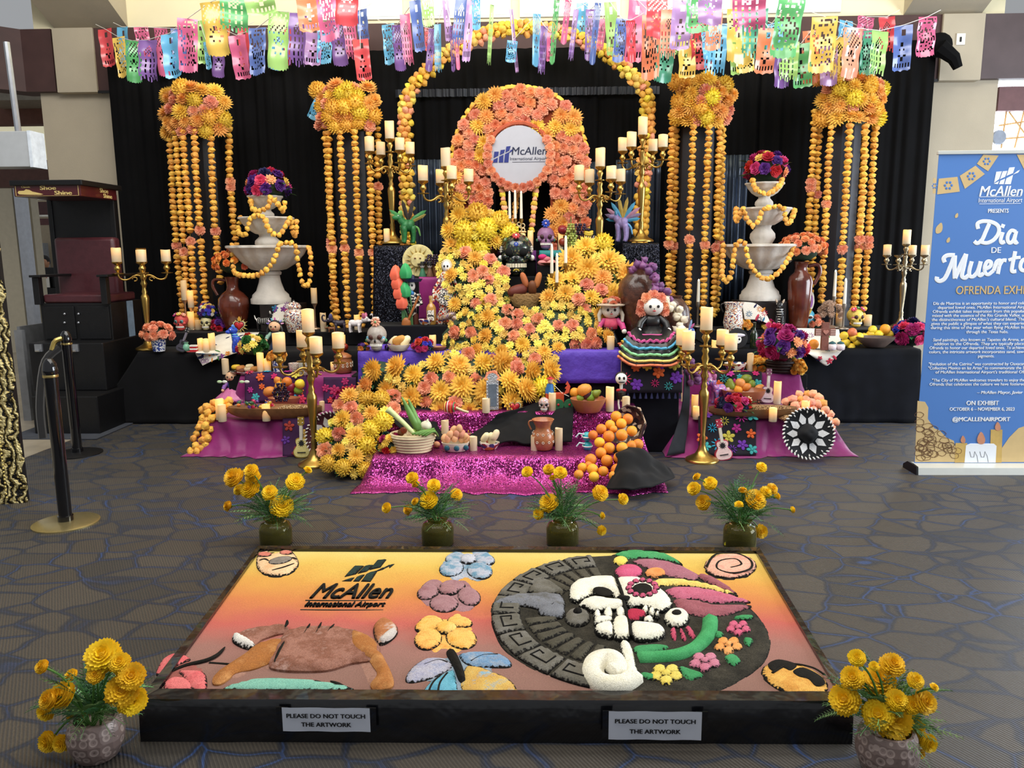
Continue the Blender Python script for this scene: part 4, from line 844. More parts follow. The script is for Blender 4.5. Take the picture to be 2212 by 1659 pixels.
for j in range(59):
 p=j*4; q=p+4
 fs+=[(p,q,q+1,p+1),(p+2,p+3,q+3,q+2),(p,p+2,q+2,q),(p+1,q+1,q+3,p+3)]
b.add(vs,fs); ob('arch_base',b,mat('#8a3a1c',.9),t,fixn= True)
n=0; placed=[]
for tries in range(6000):
 if n>=300: break
 u=random.random(); v=random.uniform(.03,.97); o=crom(OP,u); i_=crom(IP,u); q=o.lerp(i_,v)
 big=(math.sin(u*19+v*3.2)>.55); r=.095 if big else.062
 if any((q-p).length<(r+pr)*.6 for p,pr in placed): continue
 placed.append((q,r)); n+=1
 blossom('mum' if big else 'carn',random.choice((F_GOLD,F_ORG)) if big else random.choice((F_COR,F_COR,F_SAL)),t,q+Vector((0,-.1,0)),r*1.08,(random.uniform(-.3,.3)+(q.x-crom(OP,.5).x)*.15,-1,random.uniform(-.2,.3)))
for j in range(46):
 q=crom(OP,j/45); inst('garland_blossom',BL['pom'][j%3],F_GOLD,t,q+Vector((0,-.04,0)),(j,j*2,0),.05)
dc=W(1121,336,Yi-.14); t=thing('round_panel','round white panel with airport lettering inside the horseshoe arch','sign',dc); R=60*PXM(Yi-.14)
b=B(); b.lathe([(0,-.012),(R,-.012),(R,.012),(0,.012)],48,M=Matrix.Rotation(PI/2,4,'X')); ob('panel',b,mat('#b4b5bd',.5,var=.02),t,ang=30)
NAVYT=mat('#232f7a',.5,var=.03); DKT=mat('#1c2340',.5,var=.03); kk=PXM(Yi-.15)
def dpt(x,y): return ((x-1121)*kk,-(y-336)*kk)
for q in ([(1068,341),(1070,328),(1079,328),(1078,336)],[(1081,335),(1083,325),(1092,324),(1090,331)],[(1093,330),(1095,318),(1104,317),(1101,326)],[(1067,350),(1068,344),(1077,340),(1076,350)],[(1079,350),(1080,338),(1089,334),(1088,350)],[(1090,350),(1092,333),(1101,329),(1099,350)],[(1100,331),(1104,325),(1108,324),(1106,328)]):
 b=B(); b.prism([dpt(*p) for p in q][::-1],-.017,-.012); ob('logo_bar',b,NAVYT,t,smooth= False,fixn= True)
text('McAllen',.108,DKT,t,vertical_M((dpt(1142,0)[0],-.014,dpt(0,328)[1])),shear=.12,bold=.0012)
text('International Airport',.044,DKT,t,vertical_M((dpt(1141,0)[0],-.014,dpt(0,343)[1])),shear=.08)
b=B(); b.box(dpt(1107,0)[0],dpt(1175,0)[0],-.016,-.012,dpt(0,349.6)[1],dpt(0,349)[1]); ob('rule',b,DKT,t,smooth= False)
t=thing('flower_ring','ring of coral carnations hugging the round white panel','wreath',dc)
for j in range(26):
 a=2*PI*j/26
 if math.sin(a)>.55: continue
 blossom('carn',F_COR,t,Vector((math.cos(a)*(R+.03),-.02,math.sin(a)*(R+.03))),.052,(math.cos(a)*.3,-1,math.sin(a)*.3))
b=B(); b.tube([(math.cos(a)*(R+.03),.01,math.sin(a)*(R+.03)) for a in [2*PI*j/32 for j in range(32)]],.022,6, True); ob('ring_wire',b,mat('#b8593c',.8),t)
b=B(); b.box(ipt(1064,0).x,ipt(1188,0).x,.2,.25,1.2,ipt(1122,276).z); one('dark_niche_panel','black cloth panel filling the horseshoe arch opening','panel',b,CURT,i0,smooth= False)
for sidx,(xa,xb,lab) in enumerate(((1083,1096,'left string of alternating yellow and coral balls below the round panel'),(1158,1148,'right string of alternating yellow and coral balls below the round panel'),(1118,1108,'middle string of plain orange balls below the round panel'))):
 Yg=Yi-.1+(.12 if sidx==2 else 0); p0,p1=W(xa,402,Yg),W(xb,500,Yg); g=thing('ball_garland',lab,'garland',p1)
 b=B(); b.tube([(0,0,0),p0-p1],.003,4); ob('cord',b,LEAFD,g)
 for j in range(11):inst('garland_blossom',BL['pom'][j%3],F_ORG if sidx==2 else (F_LEM,F_COR)[j%2],g,(p0-p1)*(1-j/10.5),(j,j*.7,0),.036)
 # altar tiers and cloths
SEQM=sequin('magenta','#6d1350','#d052a6',150,.85,.7,.2); SEQB=sequin('black','#0b0b10','#2a2c38',150,.8,.8,.3)
MAGC=mat('#871566',.5,var=.16,scale=4,sheen=.25,bump=.12,bscale=25); PURC=mat('#5b3fb4',.6,var=.14,scale=5,bump=.5,bscale=16); VELV=mat('#07070a',.8,var=.4,scale=6,spec=.25,sheen=.06); VELVN=mat('#0a0c12',.85,var=.5,scale=5,spec=.2)
def stepcloth(name,label,X0,X1,prof,m,nx=50,fl=.12,amp=.01,low=.03,seed=0,freq=7,thick=.004):
 P=[]
 for (a,b_) in zip(prof[:-1],prof[1:]):
  a,b_=Vector((0,*a)),Vector((0,*b_)); k=max(1,int((b_-a).length/.04))
  P+=[a.lerp(b_,i/k) for i in range(k)]
 P.append(Vector((0,*prof[-1]))); ns=5; cols=[('L',(ns-i)/ns) for i in range(ns)]+[('M',i/nx) for i in range(nx+1)]+[('R',(i+1)/ns) for i in range(ns)]
 b=B(); vs=[]
 for p in P:
  for kd,f in cols:
   if kd=='M':x,z,w=X0+(X1-X0)*f,p.z,1
   else:x=(X0-fl*f) if kd=='L' else (X1+fl*f); z=p.z*(1-f)+.006*f; w=1
   y=p.y; g=max(0,1-z/.35) if prof[-1][1]<.05 else 0
   nn=noise.noise(Vector((x*freq,z*freq*.6+seed,y*3)))+.5*noise.noise(Vector((x*freq*2.2,z*freq+seed,y*5)))
   y-=abs(nn)*(amp+low*g); z+=max(0,nn)*amp*.5*(1 if z>.02 else.3)
   if kd!='M':x+=nn*amp*2
   vs.append((x,y,max(z,.004)))
 nc=len(cols); b.add(vs,[(j*nc+i,(j+1)*nc+i,(j+1)*nc+i+1,j*nc+i+1) for j in range(len(P)-1) for i in range(nc-1)])
 o=ob(name,b,m,ang=180); o.modifiers.new('thickness','SOLIDIFY').thickness=thick; return tag(o,label,'cloth')
Z1,Z2,ZP,Z3,Z4,Z5=.20,.41,.825,.985,1.40,1.64
def riser(name,label,xa,xb,Y0,Y1,z,m=VELV,zb=0.0,cat='riser',py=800):
 b=B(); b.box(W(xa,py,Y0).x,W(xb,py,Y0).x,Y0,Y1,zb,z); return one(name,label,cat,b,m,smooth= False,bev=.008)
e=.008
riser('altar_step','lowest altar step under the magenta sequin cloth',815,1392,5.47,6.0,Z1-e,py=985)
riser('altar_step','second altar step under the magenta sequin cloth',868,1372,5.99,6.46,Z2-e,py=890)
riser('altar_step','third altar step wearing the purple cloth',778,1338,6.47,7.0,ZP-e,py=757)
riser('altar_step','black altar step holding the bottle and skeleton figures',802,1370,7.01,7.42,Z3,py=705)
riser('altar_step','altar step hung with a magenta cloth below the sun plate',880,1345,7.43,7.68,Z4,py=600)
riser('altar_step','top altar step below the horseshoe arch',972,1300,7.69,8.5,Z5,py=545)
riser('draped_box','black draped box under the embroidered cloth and ruffled doll',1348,1470,6.32,7.0,.835,VELVN,py=757)
X_s0,X_s1=W(806,985,5.45).x,W(1400,985,5.45).x
stepcloth('sequin_cloth','shiny magenta sequin cloth falling over the two lowest steps',X_s0,X_s1,[(6.44,Z2),(5.99,Z2),(5.965,Z2-.02),(5.955,Z1+.02),(5.94,Z1+.003),(5.47,Z1),(5.44,Z1-.02),(5.4,.08),(5.3,.01),(5.22,.006)],SEQM,110,.1,.014,.11,3,4)
stepcloth('purple_cloth','wrinkled purple cloth over the front of the third altar step',W(773,757,6.46).x,W(1341,757,6.46).x,[(6.98,ZP),(6.47,ZP),(6.455,ZP-.015),(6.445,.555)],PURC,60,.02,.008,0,5,9)
stepcloth('magenta_cloth','plain magenta cloth hanging below the sun plate',W(905,600,7.42).x,W(980,600,7.42).x,[(7.6,Z4+.004),(7.425,Z4+.004),(7.415,Z4-.02),(7.405,Z3+.01)],MAGC,20,.02,.01,0,8)
stepcloth('teal_cloth','narrow teal cloth edge at the front of the top step',W(1165,545,7.68).x,W(1215,545,7.68).x,[(7.8,Z5+.003),(7.685,Z5+.003),(7.675,Z5-.06)],mat('#1d7f80',.6),10,.01,.003,0,2)
stepcloth('violet_cloth','dark violet cloth edge at the front of the top step',W(1058,545,7.68).x,W(1158,545,7.68).x,[(7.8,Z5+.003),(7.685,Z5+.003),(7.675,Z5-.09)],mat('#5b1d66',.6),10,.01,.003,0,2)
for s,(xa,xb,ua,ub,nm) in (('left',(452,705,492,770,'left')),('right',(1478,1790,1500,1745,'right'))):
 riser('side_step','lower %s side step under plain magenta cloth'%s,xa,xb,6.36,7.15,.27-e,py=905); riser('side_step','upper %s side step under plain magenta cloth'%s,ua,ub,7.16,7.4,.517-e,py=808)
 stepcloth('pink_cloth','plain magenta cloth flowing over the %s side steps to the carpet'%s,W(xa-6,905,6.34).x,W(xb+6,905,6.34).x,[(7.4,.517),(7.16,.517),(7.14,.5),(7.11,.29),(7.09,.272),(6.36,.27),(6.335,.25),(6.3,.1),(6.24,.012),(6.17,.006)],MAGC,90,.16,.012,.09,11 if s=='left' else 4,4)
for s,xa,xb in (('left',300,775),('right',1470,1985)):
 X0,X1=W(xa,755,7.45).x,W(xb,755,7.45).x
 t=thing('side_table','long table under black velvet on the %s of the altar'%s,'table',((X0+X1)/2,7.9,0))
 b=B(); b.box(X0-t.location.x,X1-t.location.x,-.44,.44,.64,.69); ob('table_top',b,BLKPAINT,t,smooth= False)
 for qx in (X0+.1,X1-.1):
  for qy in (-.36,.36):b=B(); b.box(qx-t.location.x-.03,qx-t.location.x+.03,qy-.03,qy+.03,0,.64); ob('leg',b,METAL,t,smooth= False)
 stepcloth('velvet_cloth','black velvet cloth draped over the %s side table'%s,X0-.02,X1+.02,[(8.36,.7),(7.47,.7),(7.445,.685),(7.43,.4),(7.42,.05),(7.41,.01)],VELV if s=='left' else VELVN,60,.5 if s=='left' else.05,.012,.03,6,3)
 xa2,xb2=(345,810) if s=='left' else (1520,1975)
 riser('table_riser','low black riser along the back of the %s side table'%s,xa2,xb2,7.92,8.36,.84,VELV,.706,py=715)
ZT,ZU,ZA,ZB=.708,.842,.276,.523
for lab,xa,xb,py in (('left',806,900,530),('right',1346,1424,525)):
 X0,X1=W(xa,py,7.72).x,W(xb,py,7.72).x; zt_=W(xa,py,7.72).z
 b=B(); b.box(X0+.02,X1-.02,7.745,8.15,0,zt_-.005); one('plinth','tall square plinth under black sequin cloth, %s of the horseshoe arch'%lab,'plinth',b,BLKPAINT,smooth= False)
 stepcloth('sequin_cover','black sequin cover on the plinth %s of the horseshoe arch'%lab,X0,X1,[(8.16,zt_),(7.74,zt_),(7.725,zt_-.015),(7.7,zt_-.5),(7.69,.9)],SEQB,24,.06,.012,0,9,8)
ZPL=W(835,528,7.74).z+.008
# candles and candelabra
def candle_b(r,h,n=18,seed=0):
 random.seed(seed); b=B(); b.lathe([(r*.98,0),(r,.004),(r,h*.96),(r*.97,h),(r*.86,h*.995),(r*.7,h*.93),(0,h*.92)],n)
 ph=random.uniform(0,6)
 b.v=[(x,y,z+(.05*h*math.sin(math.atan2(y,x)*2+ph) if z>h*.94 else 0)*.35) for x,y,z in b.v]; return b
def candle(label,p,r,h,lit=1.0,group= None,tilt=(0,0,0)):
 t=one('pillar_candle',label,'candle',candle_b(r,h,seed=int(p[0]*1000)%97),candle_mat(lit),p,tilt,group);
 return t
BRASS=mat('#b8964f',.28,metal=.95,var=.1,scale=8); SILV=mat('#a39578',.32,metal=.9,var=.12,scale=8)
PROF=[(.125,0),(.127,.012),(.115,.022),(.09,.035),(.055,.055),(.034,.09),(.022,.13),(.026,.15),(.022,.165),(.026,.18),(.018,.205),(.026,.32),(.034,.44),(.038,.5),(.036,.53),(.021,.555),(.026,.575),(.017,.6),(.021,.63),(.031,.655),(.019,.685),(.03,.71),(.033,.725),(.02,.75),(.03,.785),(.019,.82),(.028,.845),(.016,.87),(.046,.874),(.047,.88),(.016,.885),(.014,.905),(.031,.94),(.019,.965),(.044,.985),(.048,1),(.036,1),(.03,.992),(0,.992)]
def candelabrum(label,short,base,H,rz,m=BRASS,arms=4,lit=(1,)*5,ch=.17,cr=.045,rad=.215,top= True,skip=()):
 t=thing('candelabrum',label,'candelabrum',base)
 b=B(); b.lathe([(r*H,z*H) for r,z in PROF],20); ob('stem',b,m,t,ang=60); ends=[]
 for k in range(arms):
  a=rz+2*PI*k/arms; c,s=math.cos(a),math.sin(a); q=rad/.215
  pts=[Vector((r*q*H*c,r*q*H*s,z*H)) for r,z in ((.01,.722),(.05,.737),(.085,.728),(.12,.703),(.16,.692),(.195,.705),(.213,.735),(.215,.755))]
  b=B(); b.tube(smooth_path(pts,18),[.0105*H]*4+[.009*H]*14,8); curl=[Vector(((.075+.022*math.cos(f))*q*H*c,(.075+.022*math.cos(f))*q*H*s,(.70+.02*math.sin(f))*H)) for f in [i*.7 for i in range(8)]]; b.tube(curl,.007*H,6)
  ar=ob('arm',b,m,t,ang=80); e_=Vector((rad*H*c,rad*H*s,0)); ends.append(e_)
  b=B(); b.lathe([(0,.748*H),(.052*H,.754*H),(.054*H,.76*H),(.014*H,.765*H),(.016*H,.78*H),(.032*H,.8*H),(.028*H,.815*H),(.017*H,.83*H),(.02*H,.84*H),(.045*H,.855*H),(.05*H,.87*H),(.038*H,.87*H),(0,.862*H)],16,e_); ob('cup',b,m,ar,ang=60)
 base=Vector(base)
 if top:candle('top candle of %s'%short,base+Vector((0,0,.992*H)),cr*H,ch*H*1.02,lit[0])
 names=['leftmost','second from left','second from right','rightmost'] if arms==4 else ['leftmost','middle','rightmost']
 for rank,k in enumerate(sorted(range(arms),key= lambda i:ends[i].x)):
  if rank in skip: continue
  candle('%s arm candle of %s'%(names[rank],short),base+ends[k]+Vector((0,0,.862*H)),cr*H,ch*H*(.72+.06*((k*7)%3)),lit[1+rank])
 return t
def can_px(label,short,bx,by,ty,Y= None,z= None,rz=.3,**kw):
 p=G(bx,by,z) if Y is None else Vector((W(bx,by,Y).x,Y,z)); Hh=W(bx,ty,p.y).z-p.z
 return candelabrum(label,short,p,Hh,rz,**kw)
can_px('large brass floor candelabrum standing before the left magenta cloth','the floor candelabrum on the left',681,1004,717,z=0.0,rz=.5,lit=(.9,.8,.6,.8,.7))
can_px('large brass floor candelabrum standing before the right magenta cloth','the floor candelabrum on the right',1516,995,712,z=0.0,rz=.75,lit=(.7,.9,.9,1,.9))
can_px('brass candelabrum on the left sequin plinth','the candelabrum on the left plinth',849,520,300,Y=7.9,z=ZPL,rz=.62,lit=(1,.7,.5,.7,1))
can_px('brass candelabrum on the right sequin plinth','the candelabrum on the right plinth',1384,518,292,Y=7.9,z=ZPL,rz=.95,lit=(1,.8,.9,.6,.9))
can_px('brass candelabrum just left of the horseshoe arch','the candelabrum left of the horseshoe arch',968,600,360,Y=7.58,z=Z4,rz=.35,lit=(.2,.9,.9,.8,.9))
can_px('brass candelabrum just right of the horseshoe arch','the candelabrum right of the horseshoe arch',1294,600,360,Y=7.58,z=Z4,rz=.4,lit=(.9,.6,.3,1,.3))
can_px('brass candelabrum at the far left of the black table','the candelabrum on the left table',322,750,536,Y=7.62,z=ZT,rz=.45,lit=(.8,.6,.6,.5,.5),top= False,rad=.22)
can_px('silvery candelabrum at the far right of the black table','the candelabrum on the right table',1942,738,527,Y=8.1,z=ZU,rz=.8,m=SILV,lit=(1,.7,.6,.7,.7),skip=(1,))
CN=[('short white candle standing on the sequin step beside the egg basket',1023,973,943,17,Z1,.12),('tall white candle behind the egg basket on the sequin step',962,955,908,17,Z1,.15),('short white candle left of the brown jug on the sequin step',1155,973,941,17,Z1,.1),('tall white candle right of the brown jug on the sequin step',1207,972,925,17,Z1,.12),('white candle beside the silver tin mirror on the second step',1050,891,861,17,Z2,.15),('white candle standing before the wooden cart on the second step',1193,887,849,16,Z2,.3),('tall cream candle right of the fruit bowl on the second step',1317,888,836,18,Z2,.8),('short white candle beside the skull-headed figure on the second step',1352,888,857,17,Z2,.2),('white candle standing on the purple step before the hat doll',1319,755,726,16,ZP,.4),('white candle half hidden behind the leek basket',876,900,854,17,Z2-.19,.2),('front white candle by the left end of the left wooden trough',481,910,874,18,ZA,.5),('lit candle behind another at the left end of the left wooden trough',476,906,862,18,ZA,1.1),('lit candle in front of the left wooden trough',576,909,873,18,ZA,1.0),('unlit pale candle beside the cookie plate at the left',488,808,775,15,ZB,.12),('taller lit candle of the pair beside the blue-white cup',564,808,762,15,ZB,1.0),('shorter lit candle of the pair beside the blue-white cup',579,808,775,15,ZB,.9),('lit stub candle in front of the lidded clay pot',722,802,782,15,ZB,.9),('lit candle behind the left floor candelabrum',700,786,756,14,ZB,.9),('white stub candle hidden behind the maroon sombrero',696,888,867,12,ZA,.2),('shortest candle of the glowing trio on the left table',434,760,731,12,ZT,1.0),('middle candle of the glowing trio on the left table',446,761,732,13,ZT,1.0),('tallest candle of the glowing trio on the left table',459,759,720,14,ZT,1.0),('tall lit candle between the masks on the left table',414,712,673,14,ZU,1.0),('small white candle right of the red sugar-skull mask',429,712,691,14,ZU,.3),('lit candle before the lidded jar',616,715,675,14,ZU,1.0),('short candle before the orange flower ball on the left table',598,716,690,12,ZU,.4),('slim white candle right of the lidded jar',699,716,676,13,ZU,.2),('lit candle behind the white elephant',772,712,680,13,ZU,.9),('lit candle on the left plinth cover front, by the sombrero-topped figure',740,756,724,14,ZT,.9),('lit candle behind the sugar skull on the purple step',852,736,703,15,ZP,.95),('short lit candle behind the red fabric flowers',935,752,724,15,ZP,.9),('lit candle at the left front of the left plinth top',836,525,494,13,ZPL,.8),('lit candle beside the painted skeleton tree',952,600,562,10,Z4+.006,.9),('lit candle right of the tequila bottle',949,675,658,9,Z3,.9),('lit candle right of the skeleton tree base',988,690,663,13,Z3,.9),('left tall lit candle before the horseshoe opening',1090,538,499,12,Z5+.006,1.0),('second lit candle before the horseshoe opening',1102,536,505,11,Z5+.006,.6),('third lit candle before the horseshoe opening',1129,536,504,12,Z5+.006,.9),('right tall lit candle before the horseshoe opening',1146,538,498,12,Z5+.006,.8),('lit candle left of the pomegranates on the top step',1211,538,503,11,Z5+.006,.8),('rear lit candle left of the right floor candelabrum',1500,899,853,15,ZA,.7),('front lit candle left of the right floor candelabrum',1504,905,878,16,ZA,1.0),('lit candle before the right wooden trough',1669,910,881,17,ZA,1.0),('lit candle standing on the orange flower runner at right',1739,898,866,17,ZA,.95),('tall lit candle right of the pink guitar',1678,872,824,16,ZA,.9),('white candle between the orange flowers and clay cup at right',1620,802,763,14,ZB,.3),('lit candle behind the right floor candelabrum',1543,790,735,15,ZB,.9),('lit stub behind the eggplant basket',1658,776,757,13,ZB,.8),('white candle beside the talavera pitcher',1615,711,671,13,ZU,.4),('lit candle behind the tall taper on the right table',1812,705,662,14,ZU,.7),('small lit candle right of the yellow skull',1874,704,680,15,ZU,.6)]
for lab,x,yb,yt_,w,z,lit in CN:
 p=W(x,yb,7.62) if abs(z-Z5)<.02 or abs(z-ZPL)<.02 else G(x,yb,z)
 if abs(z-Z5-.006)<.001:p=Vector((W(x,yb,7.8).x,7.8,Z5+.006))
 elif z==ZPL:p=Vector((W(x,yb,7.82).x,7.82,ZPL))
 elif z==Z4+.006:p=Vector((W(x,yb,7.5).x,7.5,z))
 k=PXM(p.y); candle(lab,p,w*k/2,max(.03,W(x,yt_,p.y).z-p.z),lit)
FLM=mat('#fff2cf',.4,emit=3.0)
def taper(label,x,yb,yt_,Y,z0,hold= None,w=7,par= None):
 k=PXM(Y); c=W(x,yb,Y); top=W(x,yt_,Y).z; t=thing('taper_candle',label,'candle',Vector((c.x,Y,c.z)))
 h=top-c.z; r=w*k/2; b=B(); b.lathe([(r,0),(r*1.02,h*.1),(r*.8,h*.93),(r*.3,h*.95),(0,h*.95)],10); ob('wax',b,mat('#f1ead6',.45,var=.03),t)
 b=B(); b.lathe([(r*.35,h*.945),(r*.62,h*.97),(r*.4,h*1.0),(0,h*1.03)],8); ob('flame',b,FLM,t)
 if hold is not None:
  hz=c.z-hold; hd=thing('candle_stick',label.replace('white taper candle','thin candle holder below the white taper'),'candle holder',Vector((c.x,Y,hold)))
  b=B(); b.lathe([(r*3.6,0),(r*3.4,.008),(r*.7,.02),(r*.55,hz-.06),(r*.9,hz-.05),(r*1.2,hz-.03),(r*1.25,hz-.002),(0,hz-.004)],12); ob('stick',b,BRASS if Y<7.8 else mat('#9b9184',.4,metal=.7),hd)
 return t
for x,yb,yt_,lab in ((1101,472,414,'left'),(1113,472,412,'middle'),(1126,472,414,'right')):taper('white taper candle, %s of three in the scroll holder'%lab,x,yb,yt_,7.85,0,w=6)
hp=Vector((W(1115,520,7.85).x,7.85,Z5)); t=thing('scroll_holder','cream scrollwork holder carrying three tapers below the round panel','candle holder',hp); kz=PXM(7.85)
b=B(); zc=W(1115,491,7.85).z-Z5; b.lathe([(.06,0),(.055,.012),(.01,.02),(.008,zc-.05),(0,zc-.05)],12); ob('foot',b,mat('#d9c79a',.4,metal=.4),t)
b=B()
for s in (-1,1):
 for a_,r_,zz in ((.03,.022,-.02),(.065,.02,.015),(.03,.018,.03),(.07,.016,-.025)):b.tube([(s*a_+r_*math.cos(f),0,zc+zz+r_*math.sin(f)) for f in [2*PI*i/10 for i in range(10)]],.006,5, True)
b.tube([(-.1,0,zc-.045),(.1,0,zc-.045)],.007,6); ob('scrollwork',b,mat('#d9c79a',.4,metal=.4),t)
zz=W(1115,473,7.85).z-Z5
for x in (1101,1113,1126):
 b=B(); xx=W(x,472,7.85).x-hp.x; b.lathe([(.006,zc-.045),(.006,zz-.04),(.018,zz-.03),(.02,zz-.001),(0,zz-.002)],8,(xx,0,0)); ob('socket',b,BRASS,t)
for x,yb,yt_,Y,z0,lab in ((1192,590,528,7.1,Z3,'left of three in front of the red fruit'),(1203,610,548,7.05,Z3,'middle of three in front of the red fruit'),(1222,568,510,7.15,Z3,'right of three in front of the red fruit'),(1508,652,604,8.3,ZU,'beside the garlic braid'),(1802,640,584,8.15,ZU,'left of the pair by the yellow skull'),(1824,656,602,8.0,ZU,'right of the pair by the yellow skull')):taper('white taper candle, %s'%lab,x,yb,yt_,Y,0,z0)
for x,yb,yt_,zz_,lab in ((399,648,606,ZU,'at the left rear of the left table'),(413,664,628,ZU,'glowing at the left rear of the left table'),(679,655,622,ZU,'right of the left fountain')):
 Y=8.25; k=PXM(Y); c=W(x,yb,Y); hd=thing('candle_stick','slender metal candle holder %s'%lab,'candle holder',Vector((c.x,Y,zz_)))
 hz=c.z-zz_; b=B(); b.lathe([(.05,0),(.045,.01),(.009,.02),(.008,hz-.05),(.02,hz-.02),(.034,hz),(0,hz)],12); ob('stick',b,mat('#b79a80',.4,metal=.6),hd)
 candle('pillar candle on a slender holder %s'%lab,c,6.5*k,W(x,yt_,Y).z-c.z,1.0 if 'glow' in lab else.35)
 # tiered fountains
STONE=mat('#cfc9bf',.7,var=.1,scale=9,bump=.15,bscale=40)
def fountain(label,px,basey,rim,Y,foot_w):
 c=W(px,basey,Y); base=Vector((c.x,Y,c.z)); t=thing('stone_fountain',label,'fountain',base); k=PXM(Y)
 zr=[W(px,y,Y).z-c.z for y,r in rim]; rr=[r*k for y,r in rim]; fw=foot_w*k
 b=B(); z1=zr[0]-.27
 b.lathe([(fw,0),(fw,.05),(fw*.93,.06),(fw*.9,.09),(fw*.7,.13),(fw*.55,.22),(fw*.45,.34),(fw*.43,z1*.72),(fw*.52,z1*.78),(fw*.5,z1*.9),(fw*.58,z1*.93),(fw*.6,z1),(fw*.5,z1+.02),(0,z1+.02)],40,lobes=16,amp=.018); ob('pedestal',b,STONE,t,ang=60)
 for i in range(3):
  R=rr[i]; z=zr[i]; d=(.25,.17,.13)[i]
  b=B(); b.lathe([(R*.3,z-d),(R*.42,z-d*.96),(R*.66,z-d*.72),(R*.86,z-d*.36),(R*.93,z-d*.14),(R,z-d*.08),(R*1.0,z),(R*.95,z+.004),(R*.86,z-d*.25),(R*.5,z-d*.5),(0,z-d*.55)],64,lobes=(16,14,10)[i],amp=.035); ob('basin',b,STONE,t,ang=60)
  if i<2:
   z0,z1_=z-d*.55,zr[i+1]-(.17,.13)[i]; q=rr[i+1]*.36; h=z1_-z0
   b=B(); b.lathe([(q*1.15,z0),(q*1.2,z0+h*.3),(q*.95,z0+h*.42),(q*1.3,z0+h*.62),(q*1.25,z0+h*.75),(q*.8,z0+h*.92),(q*.95,z1_+.02),(0,z1_+.02)],32,lobes=12,amp=.03); ob('stem',b,STONE,t,ang=60)
 return base,zr,rr
def swag(label,base,pts,r=.031,m= None,pom='pom'):
 P=[Vector(p) for p in pts]; t=thing('marigold_swag',label,'garland',base); L_=smooth_path(P,120); b=B(); b.tube([p for p in L_[::6]],.004,4); ob('cord',b,LEAFD,t); last= None; j=0
 for q in L_:
  if last is None or (q-last).length>r*1.45:
   inst('garland_blossom',BL['pom'][j%3],m or F_GAR,t,q,(random.uniform(0,6),random.uniform(0,6),0),r*random.uniform(.92,1.1)); last=q; j+=1
def wpts(base,Y,lst): return [W(x,y,Y+dy)-base for x,y,dy in lst]
fb,zr,rr=fountain('white stone three-tier fountain on the left table',586,655,((531,84),(470,57),(424,37)),8.17,42)
riser('fountain_box','dark wooden box under the left fountain',560,640,7.98,8.36,fb.z-.004,mat('#1d1512',.5),ZU,'box',660)
swag('marigold swag on the bottom basin of the left fountain',fb,wpts(fb,8.17,[(502,530,-.1),(505,585,-.3),(530,595,-.44),(562,592,-.46),(590,565,-.46),(603,528,-.42),(606,526,-.38),(636,528,-.38),(644,570,-.4),(655,614,-.38),(668,610,-.3),(672,560,-.25),(666,532,-.2)]))
swag('marigold swag on the middle basin of the left fountain',fb,wpts(fb,8.17,[(520,470,-.05),(515,500,-.15),(530,506,-.24),(540,475,-.26),(550,466,-.27),(570,470,-.3),(580,495,-.33),(602,508,-.31),(622,480,-.25),(628,470,-.2),(632,500,-.18),(640,506,-.1),(640,475,-.05)]))
swag('marigold swag on the top basin of the left fountain',fb,wpts(fb,8.17,[(542,426,-.1),(545,450,-.18),(562,455,-.22),(580,445,-.22),(584,426,-.2),(600,440,-.19),(612,455,-.1),(616,430,-.05)]))
fb2,zr,rr=fountain('white stone three-tier fountain on the right table',1641,648,((528,85),(450,56),(396,40)),8.17,42)
riser('fountain_box','dark wooden box under the right fountain',1600,1700,7.98,8.36,fb2.z-.004,mat('#1d1512',.5),ZU,'box',655)
swag('marigold swag on the bottom basin of the right fountain',fb2,wpts(fb2,8.17,[(1562,530,-.15),(1560,590,-.25),(1568,608,-.33),(1580,590,-.38),(1590,530,-.4),(1608,525,-.4),(1620,570,-.45),(1650,602,-.47),(1680,590,-.45),(1705,555,-.35),(1715,530,-.3)]))
swag('marigold swag on the middle basin of the right fountain',fb2,wpts(fb2,8.17,[(1590,452,-.1),(1592,478,-.2),(1606,450,-.26),(1612,470,-.29),(1628,488,-.32),(1642,470,-.31),(1650,452,-.3),(1690,448,-.26),(1698,480,-.22),(1708,478,-.15),(1716,455,-.05)]))
swag('marigold swag on the top basin of the right fountain',fb2,wpts(fb2,8.17,[(1626,390,-.2),(1634,410,-.23),(1660,418,-.23),(1685,400,-.18),(1690,386,-.12)]))
def posy(label,name,c,R,kinds,n,seed,flat=.7,pot= None,cat='flowers',leaf= True,dirs=(0,-.6,.8)):
 """dome of blossoms sitting at c"""
 random.seed(seed); t=thing(name,label,cat,c)
 b=B(); b.ell((0,0,R*flat*.35),(R*.72,R*.72,R*flat*.5),10,6); ob('leaf_core',b,LEAFD,t); placed=[]
 for _ in range(n*40):
  if len(placed)>=n: break
  d=Vector((random.gauss(0,1),random.gauss(0,1)-.5,random.gauss(.25,.8))).normalized()
  if d.z<-.35 or d.y>.6: continue
  kd,m,r=random.choice(kinds); r*=R; q=Vector((d.x*R*.8,d.y*R*.8,R*flat*.45+d.z*R*flat*.75))
  if any((q-p).length<(r+pr)*.62 for p,pr in placed): continue
  placed.append((q,r)); blossom(kd,m,t,q,r,d)
 if leaf:
  for i in range(10):
   a=random.uniform(0,6.3); q=Vector((math.cos(a)*R*.75,math.sin(a)*R*.75,R*flat*random.uniform(.1,.8))); leafp(t,q,R*.45,(math.cos(a),math.sin(a),random.uniform(-.2,.5)))
 return t
